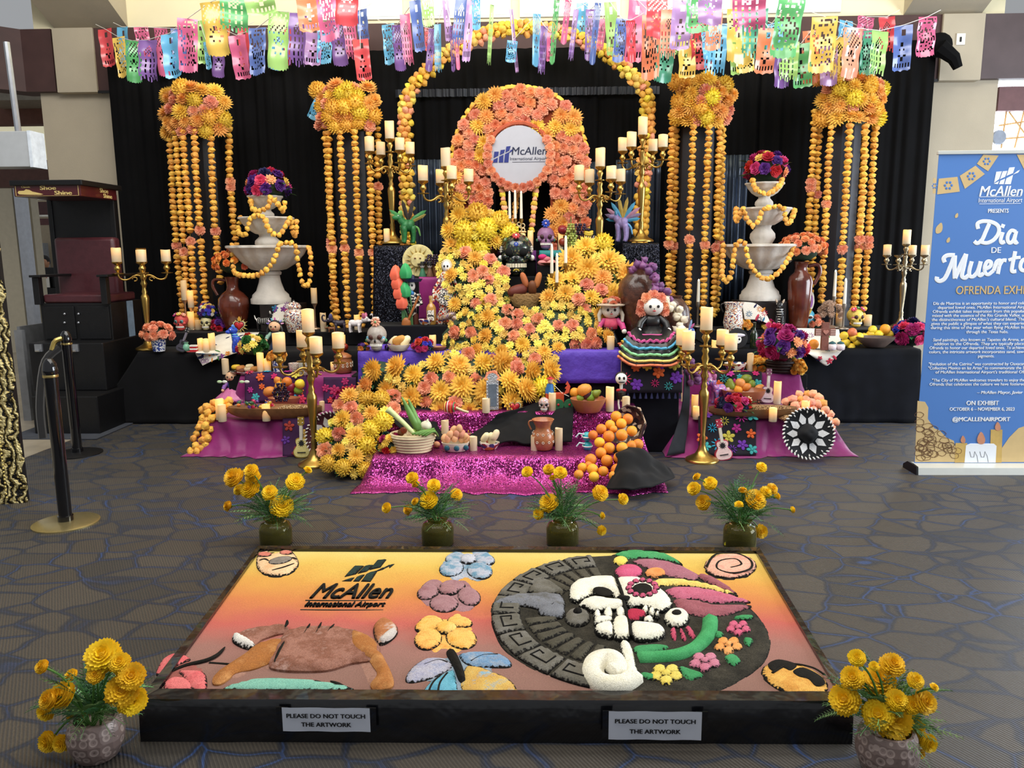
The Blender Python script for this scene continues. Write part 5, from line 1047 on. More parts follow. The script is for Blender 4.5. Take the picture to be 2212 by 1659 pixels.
_lb=B(); _lb.add([(0,0,0),(.3,.22,.06),(.35,0,-.02),(.3,-.22,.06),(.7,.16,.03),(.72,0,-.05),(.7,-.16,.03),(1,0,-.12)],[(0,2,1),(0,3,2),(1,2,5,4),(2,3,6,5),(4,5,7),(5,6,7)]); LEAFME=mesh('leaf',_lb,LEAFM)
def leafp(parent,q,L_,d,m= None):
 return inst('leaf',LEAFME,m or LEAFM,parent,q,Vector(d).to_track_quat('X','Z').to_euler(),L_)
MIX=[('rose',F_RED,.3),('rose',F_NAVY,.32),('rose',F_PINK,.3),('carn',F_MAG,.3),('daisy',F_YEL,.24),('rose',F_PUR,.28),('daisy',F_SAL,.25)]
posy('dark multicoloured fabric flowers crowning the left fountain','fabric_bouquet',W(580,424,8.17),50*PXM(8.17),MIX,30,5,.85)
posy('dark multicoloured fabric flowers crowning the right fountain','fabric_bouquet',W(1655,388,8.17),48*PXM(8.17),MIX,30,6,.9)
# flower masses of the altar
def in_poly(q,P):
 c= False
 for i in range(len(P)):
  a,d=P[i-1],P[i]
  if (a[1]>q[1])!=(d[1]>q[1]) and q[0]<(d[0]-a[0])*(q[1]-a[1])/(d[1]-a[1])+a[0]:c= not c
 return c
def edge_d(q,P):
 best=1e9; q=Vector(q)
 for i in range(len(P)):
  a,d=Vector(P[i-1]),Vector(P[i]); e_=d-a; f=min(1,max(0,(q-a).dot(e_)/max(1e-9,e_.length_squared))); best=min(best,(a+e_*f-q).length)
 return best
def flower_mass(name,label,P,Y0,Y1,mix,n,seed,bulge=.12,cat='flowers',leaves=170,gap=.66,extra= None):
 random.seed(seed); ys=[p[1] for p in P]; xs=[p[0] for p in P]; ya,yb=min(ys),max(ys); xa,xb=min(xs),max(xs); mw=min(xb-xa,yb-ya)*.4
 def dep(q): return Y0+(Y1-Y0)*(q[1]-ya)/(yb-ya)-bulge*min(1,edge_d(q,P)/mw)**.6
 cpx=(sum(xs)/len(xs),sum(ys)/len(ys)); base=W(cpx[0],yb,Y1); base.z=max(0,base.z); t=thing(name,label,cat,base)
 pts=[Vector(p) for p in P]; st=max(9,mw/5); y=ya
 while y<yb:
  x=xa
  while x<xb:
   if in_poly((x,y),P) and edge_d((x,y),P)>st*.4:pts.append(Vector((x,y)))
   x+=st
  y+=st
 from mathutils.geometry import delaunay_2d_cdt
 V2,E2,F2=delaunay_2d_cdt(pts,[(i,(i+1)%len(P)) for i in range(len(P))],[],1,1e-6)[:3]
 fr_=[]; bk=[]
 for q in V2:d=dep(q); fr_.append(W(q.x,q.y,d+.05)-base); bk.append(W(q.x,q.y,max(Y0,Y1)+.06 if abs(Y0-Y1)<.2 else Y0+(Y1-Y0)*(q.y-ya)/(yb-ya)+.16)-base)
 b=B(); m_=len(fr_); b.add(fr_+bk,[tuple(f) for f in F2]+[tuple(m_+i for i in reversed(f)) for f in F2]); k_=len(P); b.add([fr_[i] for i in range(k_)]+[bk[i] for i in range(k_)],[(i,(i+1)%k_,k_+(i+1)%k_,k_+i) for i in range(k_)])
 ob('leaf_bed',b,LEAFD,t,fixn= True)
 b=B()
 for _ in range(leaves):
  for _2 in range(30):
   q=(random.uniform(xa,xb),random.uniform(ya,yb))
   if in_poly(q,P): break
  p=W(q[0],q[1],dep(q)+.015)-base; d=Vector((random.uniform(-1,1),-.7,random.uniform(-.6,.9))).normalized(); L_=random.uniform(.04,.075)
  b.add(_lb.v,_lb.f,Matrix.Translation(p)@(d.to_track_quat('X','Z').to_matrix().to_4x4())@Matrix.Diagonal((L_,L_,L_,1)))
 tag(ob('foliage',b,LEAFM,t),kind='stuff')
 placed=[]; tot=sum(w for*_,w in mix); seq=[]
 for kd,m,r,w in sorted(mix,key= lambda a:-a[2]):seq+=[(kd,m,r)]*int(round(min(n,300)*w/tot))
 for _ in range(len(seq)*60):
  if not seq: break
  q=(random.uniform(xa-4,xb+4),random.uniform(ya-4,yb+4))
  if _%60==59:seq.pop(0)
  if not seq: break
  kd,m,r=seq[0]
  if not in_poly(q,P) or any((q[0]-p[0])**2+(q[1]-p[1])**2<((r+p[2])*gap)**2 for p in placed): continue
  seq.pop(0)
  placed.append((q[0],q[1],r)); Y=dep(q)-random.uniform(0,.04); p=W(q[0],q[1],Y); k=PXM(Y); d=Vector(((q[0]-cpx[0])/mw*.35,-1,.35)).normalized()+Vector((random.uniform(-.35,.35),0,random.uniform(-.3,.35)))
  if p.z<r*k*.8:p.z=r*k*.8
  blossom(kd,m,t,p-base,r*k*random.uniform(.92,1.15),d)
 return t,base
Yl=F_YEL
SMALL=[('daisy',F_YEL,11,14),('daisy',F_LEM,10,4),('carn',F_COR,15,1.6),('mum',F_GOLD,21,.7),('daisy',F_GOLD,11,3)]
BIG=[('mum',F_GOLD,30,1.6),('ball',F_LEM,26,.8),('carn',F_COR,18,1.6),('mum',F_ORG,24,.9),('daisy',F_YEL,11,1.5)]
flower_mass('flower_cascade','yellow and gold mums heaped in the brown bowl left of the horseshoe opening',[(968,480),(1000,458),(1040,448),(1075,465),(1100,505),(1088,522),(1050,538),(1000,545),(965,525)],7.6,7.52,[('mum',F_GOLD,22,1),('ball',F_LEM,24,.6),('daisy',F_YEL,11,2),('carn',F_ORG,15,1),('carn',F_COR,14,.6)],60,1,.1,leaves=60)
flower_mass('flower_cascade','yellow and coral flowers tumbling left of the black skull',[(952,545),(1000,538),(1050,545),(1082,560),(1098,600),(1100,650),(1068,682),(1000,676),(965,640),(948,590)],7.4,7.05,SMALL,120,2)
flower_mass('flower_cascade','large gold and coral mums right of the black skull below the plinth',[(1228,548),(1260,528),(1300,524),(1335,545),(1352,580),(1352,628),(1335,655),(1270,645),(1222,605)],7.42,7.15,BIG,70,3)
flower_mass('flower_cascade','gold and coral flowers right of the bread basket',[(1178,612),(1225,600),(1330,635),(1338,665),(1310,705),(1240,698),(1186,672)],7.15,6.95,[('mum',F_GOLD,24,2),('carn',F_COR,17,2),('daisy',F_YEL,11,3)],70,4)
flower_mass('flower_cascade','small yellow button flowers flowing down the altar middle over the purple cloth',[(1000,672),(1060,660),(1120,668),(1200,655),(1300,675),(1318,700),(1325,742),(1285,752),(1240,748),(1205,785),(1150,805),(1080,800),(1000,785),(958,762),(955,722)],6.95,6.4,SMALL,290,5,.14,leaves=260)
flower_mass('flower_cascade','big golden mums heaped in front of the purple cloth',[(780,795),(820,780),(900,792),(960,765),(1040,762),(1150,790),(1190,800),(1178,842),(1150,868),(1075,880),(1000,892),(930,888),(870,868),(838,848),(790,838)],6.4,6.12,BIG+[('daisy',F_YEL,11,3)],200,6,.1,leaves=200)
flower_mass('flower_cascade','yellow and coral flower mound spilling to the carpet left of the sequin cloth',[(748,842),(800,845),(858,858),(850,905),(812,935),(800,985),(802,1018),(740,1028),(704,1008),(700,940),(724,900)],6.15,5.52,[('daisy',F_YEL,12,9),('carn',F_COR,18,1.5),('mum',F_GOLD,23,.3),('ball',F_LEM,22,.5)],230,7,.12,leaves=200)
def ball_runner(label,P,Y0,Y1,n,seed,mix,m_):
 return flower_mass('marigold_runner',label,P,Y0,Y1,mix,n,seed,.05,'garland',leaves=5,gap=.6)
ball_runner('orange marigold runner spilling off the left end of the left steps',[(440,872),(500,864),(498,880),(470,905),(452,945),(436,976),(412,976),(414,950),(430,905)],6.45,6.28,95,8,[('pom',F_GAR,9,3),('pom',F_ORG,9,1)], None)
ball_runner('orange and coral marigold runner along the right end of the right steps',[(1690,872),(1720,852),(1765,848),(1788,880),(1806,912),(1800,930),(1760,905),(1700,900)],6.62,6.3,80,9,[('pom',F_ORG,9,2),('pom',F_COR,10,2),('pom',F_GAR,9,1)], None)
random.seed(3)
def pz(x,y,z): return G(x,y,z)
def flowers_at(label,x,y,z,rpx,kinds,n,seed,flat=.75,Y= None):
 p=G(x,y,z) if Y is None else Vector((W(x,y,Y).x,Y,z)); return posy(label,'fabric_flowers',p,rpx*PXM(p.y),kinds,n,seed,flat)
REDS=[('rose',F_RED,.34),('rose',F_MAG,.34),('carn',F_PINK,.34),('rose',F_PUR,.3),('daisy',F_SAL,.24)]
flowers_at('red and magenta fabric flowers beside the eggplant basket',1690,768,ZT,55,REDS,34,31,.9)
flowers_at('magenta and navy fabric flowers at the far right table end',1965,742,ZT,40,[('carn',F_MAG,.4),('carn',F_NAVY,.4),('rose',F_PINK,.32),('rose',F_BLUE,.3)],16,32,.95)
flowers_at('purple and crimson fabric flowers with a green pompon beside the ribbon doll',546,762,ZT,34,[('rose',F_RED,.4),('rose',F_MAG,.4),('carn',fm('#2f6b2c'),.36),('rose',F_PUR,.34),('daisy',F_YEL,.3)],17,33,.9)
flowers_at('dark rose fabric flowers right of the flower-crowned skull',478,714,ZU,22,[('rose',F_PUR,.4),('rose',F_RED,.4),('rose',F_NAVY,.4)],14,34,.95)
flowers_at('red fabric roses on the purple step',913,758,ZP,24,[('rose',F_RED,.42),('carn',F_PINK,.36),('rose',F_BLUE,.3)],16,35,.95)
flowers_at('orange and crimson fabric flowers left of the leek basket',842,975,Z1,30,[('rose',F_RED,.36),('mum',F_GOLD,.42),('rose',F_MAG,.36),('daisy',F_LEM,.34),('rose',fm('#16453f'),.36)],18,36,1.1)
flowers_at('crimson fabric roses behind the maroon sombrero',745,880,ZA,26,[('rose',F_RED,.42),('rose',F_MAG,.42)],16,37,1.2)
flowers_at('orange carnations behind the lit candle by the lidded jar',604,712,ZU,18,[('carn',F_GAR,.4)],14,38,1.1)
flowers_at('orange carnations beside the talavera pitcher',1606,712,ZU,18,[('carn',F_GAR,.4)],12,39,1.0)
flowers_at('coral carnations right of the rabbit mask',1760,708,ZU,17,[('carn',F_COR,.5)],10,40,1.2)
flowers_at('orange marigolds right of the wine bottle',1638,800,ZB,26,[('mari',F_GAR,.36)],14,41,.9)
flowers_at('orange marigolds above the green doll',1722,806,ZB,19,[('mari',F_GAR,.45)],12,42,1.2)
flowers_at('pink and red fabric roses left of the skeleton dog',1662,712,ZU,17,[('rose',F_PINK,.42),('rose',F_RED,.42),('daisy',F_YEL,.4)],12,43,.9)
# generators for the offerings (unit height, facing -Y)
C_= lambda h,**k:mat(h,k.pop('rough',.45),**k)
BLK=C_('#121214',coat=.3); WHT=C_('#eeebe2'); RED_=C_('#b8232c',coat=.3); SKIN=C_('#e3b58e',rough=.7); CLAY=C_('#8e5436',rough=.5,coat=.25,bump=.1); CLAYL=C_('#a9673f',rough=.4,coat=.4); WOOD=C_('#94683f',rough=.6,var=.25,scale=18); TALA=pat('tala',['#f0ebdd','#f0ebdd','#c9772f','#f0ebdd','#2f3f6d','#f0ebdd','#8c2f2a'],34,'vor'); BW=pat('bluewhite',['#27408f','#eceff2'],60,'noise',thr=.5); GLAZE=C_('#5c2a1c',rough=.22,coat=.5,var=.45,scale=4)
URN=C_('#4a2a1d',rough=.32,coat=.4,var=.5,scale=16,bump=.15)
def spot(x,y,z,Y= None):
 p=G(x,y,z) if Y is None else Vector((W(x,y,Y).x,Y,z)); return p,PXM(p.y)
def base_thing(name,label,cat,x,y,z,hpx,Y= None,rz=0,group= None,lift=.002):
 p,k=spot(x,y,z,Y); p.z+=lift; return thing(name,label,cat,p,rz,group,sc=hpx*k)
def E(nm,c,r,m,t,n=12,q=8,rot= None):
 b=B(); b.ell(c,r,n,q,rot=rot); return ob(nm,b,m,t,ang=180)
def TU(nm,pts,r,m,t,n=8):b=B(); b.tube(pts,r,n); return ob(nm,b,m,t,ang=80)
def LA(nm,prof,m,t,n=24,c=(0,0,0),**kw):b=B(); b.lathe(prof,n,c,**kw); return ob(nm,b,m,t,ang=50)
def flat_flower(nm,c,r,m,mc,t,n=8,d=(0,-1,0),depth=.25):
 """painted flower of real petals round a centre"""
 M=Matrix.Translation(c)@Vector(d).to_track_quat('Z','Y').to_matrix().to_4x4(); b=B()
 for i in range(n):a=2*PI*i/n; b.ell((r*.62*math.cos(a),r*.62*math.sin(a),0),(r*.36,r*.24,r*depth),8,4,M,rot=(0,0,a))
 b.ell((0,0,0),(r*.5,r*.5,r*depth*.8),8,4,M); o=ob(nm,b,m,t,ang=180); b=B(); b.ell((0,0,r*depth),(r*.24,r*.24,r*.16),8,5,M); ob('flower_centre',b,mc,o,ang=180); return o
def skull(label,x,y,z,hpx,m,Y= None,teeth= None,eye= None,top= None,rz=0,deco=(),ears= None,eyec= None):
 t=base_thing('painted_skull',label,'skull',x,y,z,hpx,Y,rz); s=.78 if top else 1.0
 b=B(); b.ell((0,.04*s,.62*s),(.38*s,.42*s,.38*s),18,12); b.ell((0,-.08*s,.36*s),(.27*s,.3*s,.24*s),14,8); b.ell((-.24*s,-.2*s,.45*s),(.12*s,.13*s,.1*s),10,6); b.ell((.24*s,-.2*s,.45*s),(.12*s,.13*s,.1*s),10,6); ob('cranium',b,m,t,ang=180)
 b=B(); b.ell((0,-.1*s,.15*s),(.22*s,.25*s,.15*s),14,8); ob('jaw',b,m,t,ang=180)
 for q in (-1,1):
  e_=E('eye_socket',(q*.16*s,-.31*s,.56*s),(.105*s,.08*s,.1*s),eye or BLK,t)
  if eyec:E('pupil',(q*.16*s,-.385*s,.56*s),(.045*s,.02*s,.045*s),eyec,e_,8,6)
 E('nose_hole',(0,-.39*s,.41*s),(.045*s,.04*s,.07*s),BLK,t,8,6)
 b=B(); n=9
 for i in range(n):a=-1.0+2.0*i/(n-1); b.box(-.026*s,.026*s,-.02*s,.02*s,-.045*s,.045*s,Matrix.Translation((.25*s*math.sin(a),-.09*s-.27*s*math.cos(a),.25*s))@Matrix.Rotation(a,4,'Z'))
 tag(ob('teeth',b,teeth or WHT,t,smooth= False),kind='stuff')
 for c,r,mm in deco:flat_flower('painted_flower',(c[0]*s,c[1]*s,c[2]*s),r*s,mm,WHT,t,d=(c[0],c[1],c[2]-.6))
 if ears:
  for q in (-1,1):E('ear_disc',(q*.37*s,-.12*s,.42*s),(.06*s,.05*s,.07*s),ears,t,8,6)
 if top:flat_flower('crown_flower',(0,-.12,.88),.16,top[0],top[1],t,9,(0,-1,.1)); LA('candle_socket',[(.09,.9),(.09,1.0),(.06,1.0),(0,.97)],top[2] if len(top)>2 else WHT,t,14,(0,-.02,.02))
 return t
def doll(label,x,y,z,hpx,dress,sleeve,hair,face=SKIN,Y= None,rz=0,ribbons=(),skirt_w=.42,stripes=(),apron= None,hat= None,hairballs= None):
 t=base_thing('rag_doll',label,'doll',x,y,z,hpx,Y,rz)
 b=B(); b.lathe([(skirt_w,0),(skirt_w*1.02,.03),(skirt_w*.8,.15),(skirt_w*.45,.32),(.14,.42),(0,.42)],28,lobes=9,amp=.07,sq=.8); ob('skirt',b,dress,t,ang=180)
 for i,mm in enumerate(stripes):f=(i+.5)/len(stripes); r=skirt_w*(1.06-.5*f); b=B(); b.tube([(r*math.cos(a)*(1+.07*math.cos(9*a)),.8*r*math.sin(a)*(1+.07*math.cos(9*a)),.03+.27*f) for a in [2*PI*j/60 for j in range(60)]],.016,5, True); ob('ribbon_band',b,mm,t)
 b=B(); b.lathe([(.15,.38),(.17,.5),(.14,.6),(.05,.64),(0,.64)],16,sq=.7); ob('bodice',b,apron or dress,t,ang=180)
 for s in (-1,1):
  ar=TU('sleeve',[(s*.13,0,.58),(s*.24,-.06,.47),(s*.27,-.12,.38)],[.06,.07,.06],sleeve,t); E('hand',(s*.28,-.14,.34),(.055,.05,.055),face,ar,8,6)
 E('head',(0,-.02,.79),(.2,.17,.18),face,t,16,12)
 b=B(); b.ell((0,.03,.83),(.215,.17,.175),16,10); ob('hair',b,hair,t,ang=180)
 for s in (-1,1):
  E('eye',(s*.075,-.185,.8),(.028,.014,.03),BLK,t,8,6)
  if not hairballs:br=TU('braid',[(s*.19,0,.8),(s*.25,-.05,.68),(s*.24,-.08,.54)],[.05,.045,.03],hair,t)
 E('mouth',(0,-.185,.715),(.035,.01,.012),RED_,t,8,5); E('nose',(0,-.195,.755),(.012,.012,.012),BLK,t,6,4)
 for i,mm in enumerate(ribbons):
  a=PI*(i+.5)/len(ribbons); c=(.22*math.cos(a),.02,.84+.17*math.sin(a)); b=B(); b.ell((0,0,0),(.09,.02,.03),8,5); o=ob('ribbon',b,mm,t,c,(0,-a,0))
 if hat:LA('hat_brim',[(.0,.9),(.3,.88),(.31,.9),(.14,.94),(.12,1.02),(0,1.04)],hat,t,20)
 if hairballs:
  for c in ((-.2,0,.82),(.2,0,.82),(-.13,-.05,.95),(.13,-.05,.95),(0,-.03,1.0),(-.22,0,.7),(.22,0,.7)):inst('hair_blossom',BL['carn'][0],hairballs,t,c,facing((c[0],-.6,c[2]-.75)),.12)
 return t
def guitar(label,x,y,z,hpx,body,top_,neck,Y= None,tilt=0,rz=0,lean=-.25):
 t=base_thing('toy_guitar',label,'guitar',x,y,z,hpx,Y,rz); t.rotation_euler=(lean,tilt,rz)
 def out(s): return [(s*px,.24+(pz_-.24)*s) for px,pz_ in closed2([(.0,.0),(.13,.015),(.2,.09),(.205,.18),(.15,.27),(.125,.32),(.15,.40),(.13,.47),(.05,.5),(-.05,.5),(-.13,.47),(-.15,.40),(-.125,.32),(-.15,.27),(-.205,.18),(-.2,.09),(-.13,.015)])]
 b=B(); b.prism(out(1),0,.12); ob('body',b,body,t,fixn= True); b=B(); b.prism(out(.9),-.012,0); sb_=ob('soundboard',b,top_,t,fixn= True)
 b=B(); b.lathe([(0,-.004),(.055,-.004),(.055,.004),(0,.004)],18,M=Matrix.Translation((0,-.018,.36))@Matrix.Rotation(PI/2,4,'X')); ob('sound_hole',b,BLK,sb_)
 b=B()
 for i in range(10):a=2*PI*i/10; b.add([(.058*math.cos(a-.2),-.016,.36+.058*math.sin(a-.2)),(.095*math.cos(a),-.016,.36+.095*math.sin(a)),(.058*math.cos(a+.2),-.016,.36+.058*math.sin(a+.2))],[(0,1,2)])
 tag(ob('rosette_rays',b,BLK,sb_,smooth= False),kind='stuff')
 b=B(); b.box(-.1,.1,-.035,-.012,.13,.15); ob('bridge',b,BLK,sb_,smooth= False)
 b=B(); b.box(-.035,.035,-.04,.04,.44,.8); ob('neck',b,neck,t,smooth= False); b=B(); b.prism([(-.045,.79),(-.075,.83),(-.07,1.0),(.07,1.0),(.075,.83),(.045,.79)][::-1],-.04,.03); hd=ob('headstock',b,body,t,smooth= False,fixn= True)
 for q in (-1,1):
  for zz in (.86,.95):E('tuning_peg',(q*.05,-.05,zz),(.016,.016,.016),WHT,hd,6,4)
 return t
def closed2(P): return [(v.x,v.y) for v in closed_smooth([Vector(p) for p in P],3)]
def sombrero(label,x,y,z,dpx,felt,trim,Y= None,lean=1.2,rz=0,lace= None):
 p,k=spot(x,y,z,Y); R=dpx*k/2; t=thing('sombrero',label,'hat',p,rz,sc=R); t.rotation_euler=(lean,0,rz); O=Matrix.Translation((0,1.0*1,0))
 b=B(); b.lathe([(0,-.02),(.5,-.02),(.85,.04),(.98,.14),(1.0,.17),(.97,.18),(.84,.08),(.5,.02),(.36,.02),(0,.02)],48,(0,1,.0)); br_=ob('brim',b,felt,t,ang=70)
 b=B(); b.lathe([(.38,.0),(.36,.14),(.3,.34),(.22,.46),(.1,.5),(0,.47)],28,(0,1,0),lobes=4,amp=.07); ob('crown',b,felt,t,ang=70)
 if lace:
  for i in range(10):
   a=2*PI*i/10; b=B(); c,s=math.cos(a),math.sin(a)
   def q(r,tt,zz): return (r*c-tt*s,1+r*s+tt*c,zz)
   b.add([q(.4,-.07,.035),q(.58,-.15,.055),q(.84,0,.115),q(.58,.15,.055),q(.4,.07,.035)],[(0,1,2,3,4)]); ob('lace_petal',b,lace,t,smooth= False)
 n=40
 for i in range(n):
  a=2*PI*i/n; b= None
  inst('edge_cord',CORDME,trim,t,(.985*math.cos(a),1+.985*math.sin(a),.19),(0,0,a+.6),1)
 for i in range(10):
  a=2*PI*(i+.5)/10; inst('brim_dot',CORDME,trim,t,(.86*math.cos(a),1+.86*math.sin(a),.125),(0,0,a),.8)
 return t
_cb=B(); _cb.ell((0,0,0),(.075,.035,.03),8,4); CORDME=mesh('cord_piece',_cb,WHT)
def vase(label,name,cat,x,y,z,hpx,prof,m,Y= None,handle=0,rz=0,n=32,hm= None):
 t=base_thing(name,label,cat,x,y,z,hpx,Y,rz); LA('body',prof,m,t,n)
 for s in ((handle,) if handle in (1,-1) else ()):
  r1=max(r for r,q in prof if q>.55); TU('handle',smooth_path([(s*.1,0,.93),(s*(r1*.9+.08),0,.95),(s*(r1+.1),0,.84),(s*(r1+.02),0,.66)],14),.028,hm or m,t)
 return t
FR={}
def fruit_me(kind):
 if kind in FR: return FR[kind]
 b=B()
 pr={'orange':[(0,-.97),(.25,-.96),(.6,-.8),(.88,-.47),(1,0),(.88,.47),(.6,.8),(.25,.93),(.07,.93),(0,.88)],'apple':[(0,-.78),(.22,-.9),(.55,-.82),(.86,-.45),(1,.1),(.92,.55),(.62,.86),(.3,.88),(.1,.75),(0,.7)],'pear':[(0,-.85),(.3,-.9),(.75,-.7),(.95,-.25),(.85,.2),(.55,.65),(.4,1.0),(.2,1.15),(0,1.17)],'lemon':[(0,-1.15),(.14,-1.08),(.3,-.92),(.7,-.62),(.88,-.2),(.88,.2),(.7,.62),(.3,.92),(.14,1.08),(0,1.15)],'mango':[(0,-1.1),(.4,-1.0),(.8,-.6),(.9,0),(.78,.5),(.5,.95),(.2,1.1),(0,1.12)],'egg':[(0,-.95),(.45,-.84),(.75,-.5),(.84,0),(.7,.55),(.4,.98),(0,1.15)],'bread':[(0,-1.5),(.4,-1.4),(.75,-1.0),(.85,-.3),(.85,.3),(.75,1.0),(.4,1.4),(0,1.5)],'bulb':[(0,-.8),(.4,-.8),(.85,-.5),(1,-.1),(.85,.35),(.45,.7),(.18,1.0),(.1,1.3),(0,1.3)],'grape':[(0,-1),(.7,-.7),(1,0),(.7,.7),(0,1)]}[kind]
 b.lathe(pr,14 if kind!='grape' else 7,lobes=6 if kind=='bulb' else 0,amp=.07); me=mesh(kind,b,WHT); me.polygons.foreach_set('use_smooth',[ True]*len(me.polygons)); FR[kind]=me; return me
FC={'orange':C_('#ee9a2f',rough=.5,rnd=.2,bump=.15,bscale=9),'lemon':C_('#eecb3c',rnd=.1),'red':C_('#8d1a22',rnd=.2,coat=.3),'green':C_('#7f9a35',rnd=.25),'mango':C_('#e9a33f',rnd=.2),'purple':C_('#3f1f3a',rnd=.2),'egg':C_('#d79a74',rough=.6,rnd=.15),'bread':C_('#c98a45',rough=.7,rnd=.25),'pale':C_('#ecd9ae',rough=.7,rnd=.15),'brown':C_('#6d3b22',rough=.6,rnd=.2),'garlic':C_('#e6dcc4',rnd=.12),'onion':C_('#7b4a7c',rnd=.25),'eggplant':C_('#571327',rough=.2,coat=.6),'papaya':C_('#e08a4f',rnd=.15),'grape':C_('#35263a',rough=.3,rnd=.3),'ggrape':C_('#a9b25a',rough=.3,rnd=.2)}
def fruit(kind,m,label,cat,p,r,group= None,rot= None):
 o=inst(kind if kind not in ('bulb','bread') else {'bulb':'garlic_bulb','bread':'bread_roll'}[kind],fruit_me(kind),FC[m], None,p,rot or (random.uniform(-.5,.5),random.uniform(-.5,.5),random.uniform(0,6)),r); return tag(o,label,cat,group)
def heap(lst,label,group,x,y,z,Y= None):
 """fruits of a bowl at pixel positions: (kind, colour, x, y, radius px)"""
 for kind,m,fx,fy,r,*rt in lst:
  p0,k=spot(x,y,z,Y); p=W(fx,fy,p0.y+(random.uniform(-.02,.02))); nm={'orange':'orange','apple':'apple','pear':'green fruit','lemon':'lemon','mango':'mango','bread':'bread roll','egg':'egg','bulb':'bulb'}[kind]
  colr={'orange':'orange','red':'dark red','green':'green','mango':'yellow-orange','lemon':'yellow','purple':'purple','brown':'brown','bread':'golden','pale':'pale','papaya':'salmon','eggplant':'glossy maroon','egg':'brown','garlic':'white','onion':'purple'}[m]
  txt=nm if colr in nm else colr+' '+nm
  fruit(kind,m,'%s %s'%(txt,label),nm.split()[-1],p,r*k,txt+' '+group,rt[0] if rt else None)
def bowl(label,x,y,z,wpx,hpx,m,Y= None,name='clay_bowl',cat='bowl',sq=.8,lobes=0,flare=.75):
 p,k=spot(x,y,z,Y); p.z+=.002; t=thing(name,label,cat,p); R=wpx*k/2; h=hpx*k
 LA('bowl_body',[(R*flare*.8,0),(R*flare*.92,h*.1),(R*.95,h*.75),(R,h),(R*.95,h*1.0),(R*.88,h*.75),(R*flare*.6,h*.22),(0,h*.2)],m,t,36,sq=sq); return t,p,R,h
def grapes(label,x,y,Y,npx,rows,m,gpx=3.2,seed=1):
 random.seed(seed); p=W(x,y,Y); k=PXM(Y); t=thing('grape_bunch',label,'grapes',p);
 TU('stalk',[(0,0,rows*gpx*k*.9),(0,0,rows*gpx*k*1.3)],.004,STEM,t,5)
 for j in range(rows):
  w=npx*(1-.75*abs(j/(rows-1)-.35)); cnt=max(1,int(w))
  for i in range(cnt):inst('grape',fruit_me('grape'),m,t,(((i-(cnt-1)/2)*1.7+random.uniform(-.4,.4))*gpx*k,-random.uniform(0,2.5)*gpx*k,(rows/2-j)*1.5*gpx*k*-1+rows*gpx*k*.2),(random.random()*3,0,0),gpx*k)
 return t
def heart(label,x,y,z,hpx,Y= None,m=RED_,rim= None,rays=12,ray_m= None,lean=-.12,ray_l=.3):
 t=base_thing('sacred_heart',label,'heart ornament',x,y,z,hpx,Y); t.rotation_euler.x=lean
 def H(s,n=28): return [(s*.30*(16*math.sin(a)**3)/16,.4+s*.30*(13*math.cos(a)-5*math.cos(2*a)-2*math.cos(3*a)-math.cos(4*a))/16) for a in [2*PI*i/n for i in range(n)]]
 b=B(); b.prism(H(1.32),-.02,.06); ob('rim',b,rim or C_('#e6d9a8',metal=.3),t,fixn= True); b=B(); b.prism(H(1.12),-.05,-.02); ob('band',b,BLK,t,fixn= True)
 b=B(); pts=H(1.0); b.add([(px*q,-.05-dd,.4+(pz_-.4)*q) for q,dd in ((1,0),(.8,.05),(.4,.08)) for px,pz_ in pts]+[(0,-.14,.4)],[(r*28+i,r*28+(i+1)%28,(r+1)*28+(i+1)%28,(r+1)*28+i) for r in range(2) for i in range(28)]+[(56+i,56+(i+1)%28,84) for i in range(28)]); ob('heart',b,m,t,ang=180,fixn= True)
 for i in range(rays):
  a=PI*(.0+1.0*(i+.5)/rays)*2; L_=.42+ray_l*(.6+.4*(i%2)); b=B(); M=Matrix.Translation((0,.02,.4))@Matrix.Rotation(-a,4,'Y'); b.add([(-.045,0,.3),(.045,0,.3),(0,0,L_*1.02),(-.045,.03,.3),(.045,.03,.3),(0,.03,L_)],[(0,1,2),(5,4,3),(0,2,5,3),(1,4,5,2),(0,3,4,1)],M); ob('ray',b,ray_m or C_('#d9c06a',metal=.4),t,smooth= False)
 E('flame',(0,0,.82),(.07,.03,.16),C_('#e0a33a'),t,8,6); return t
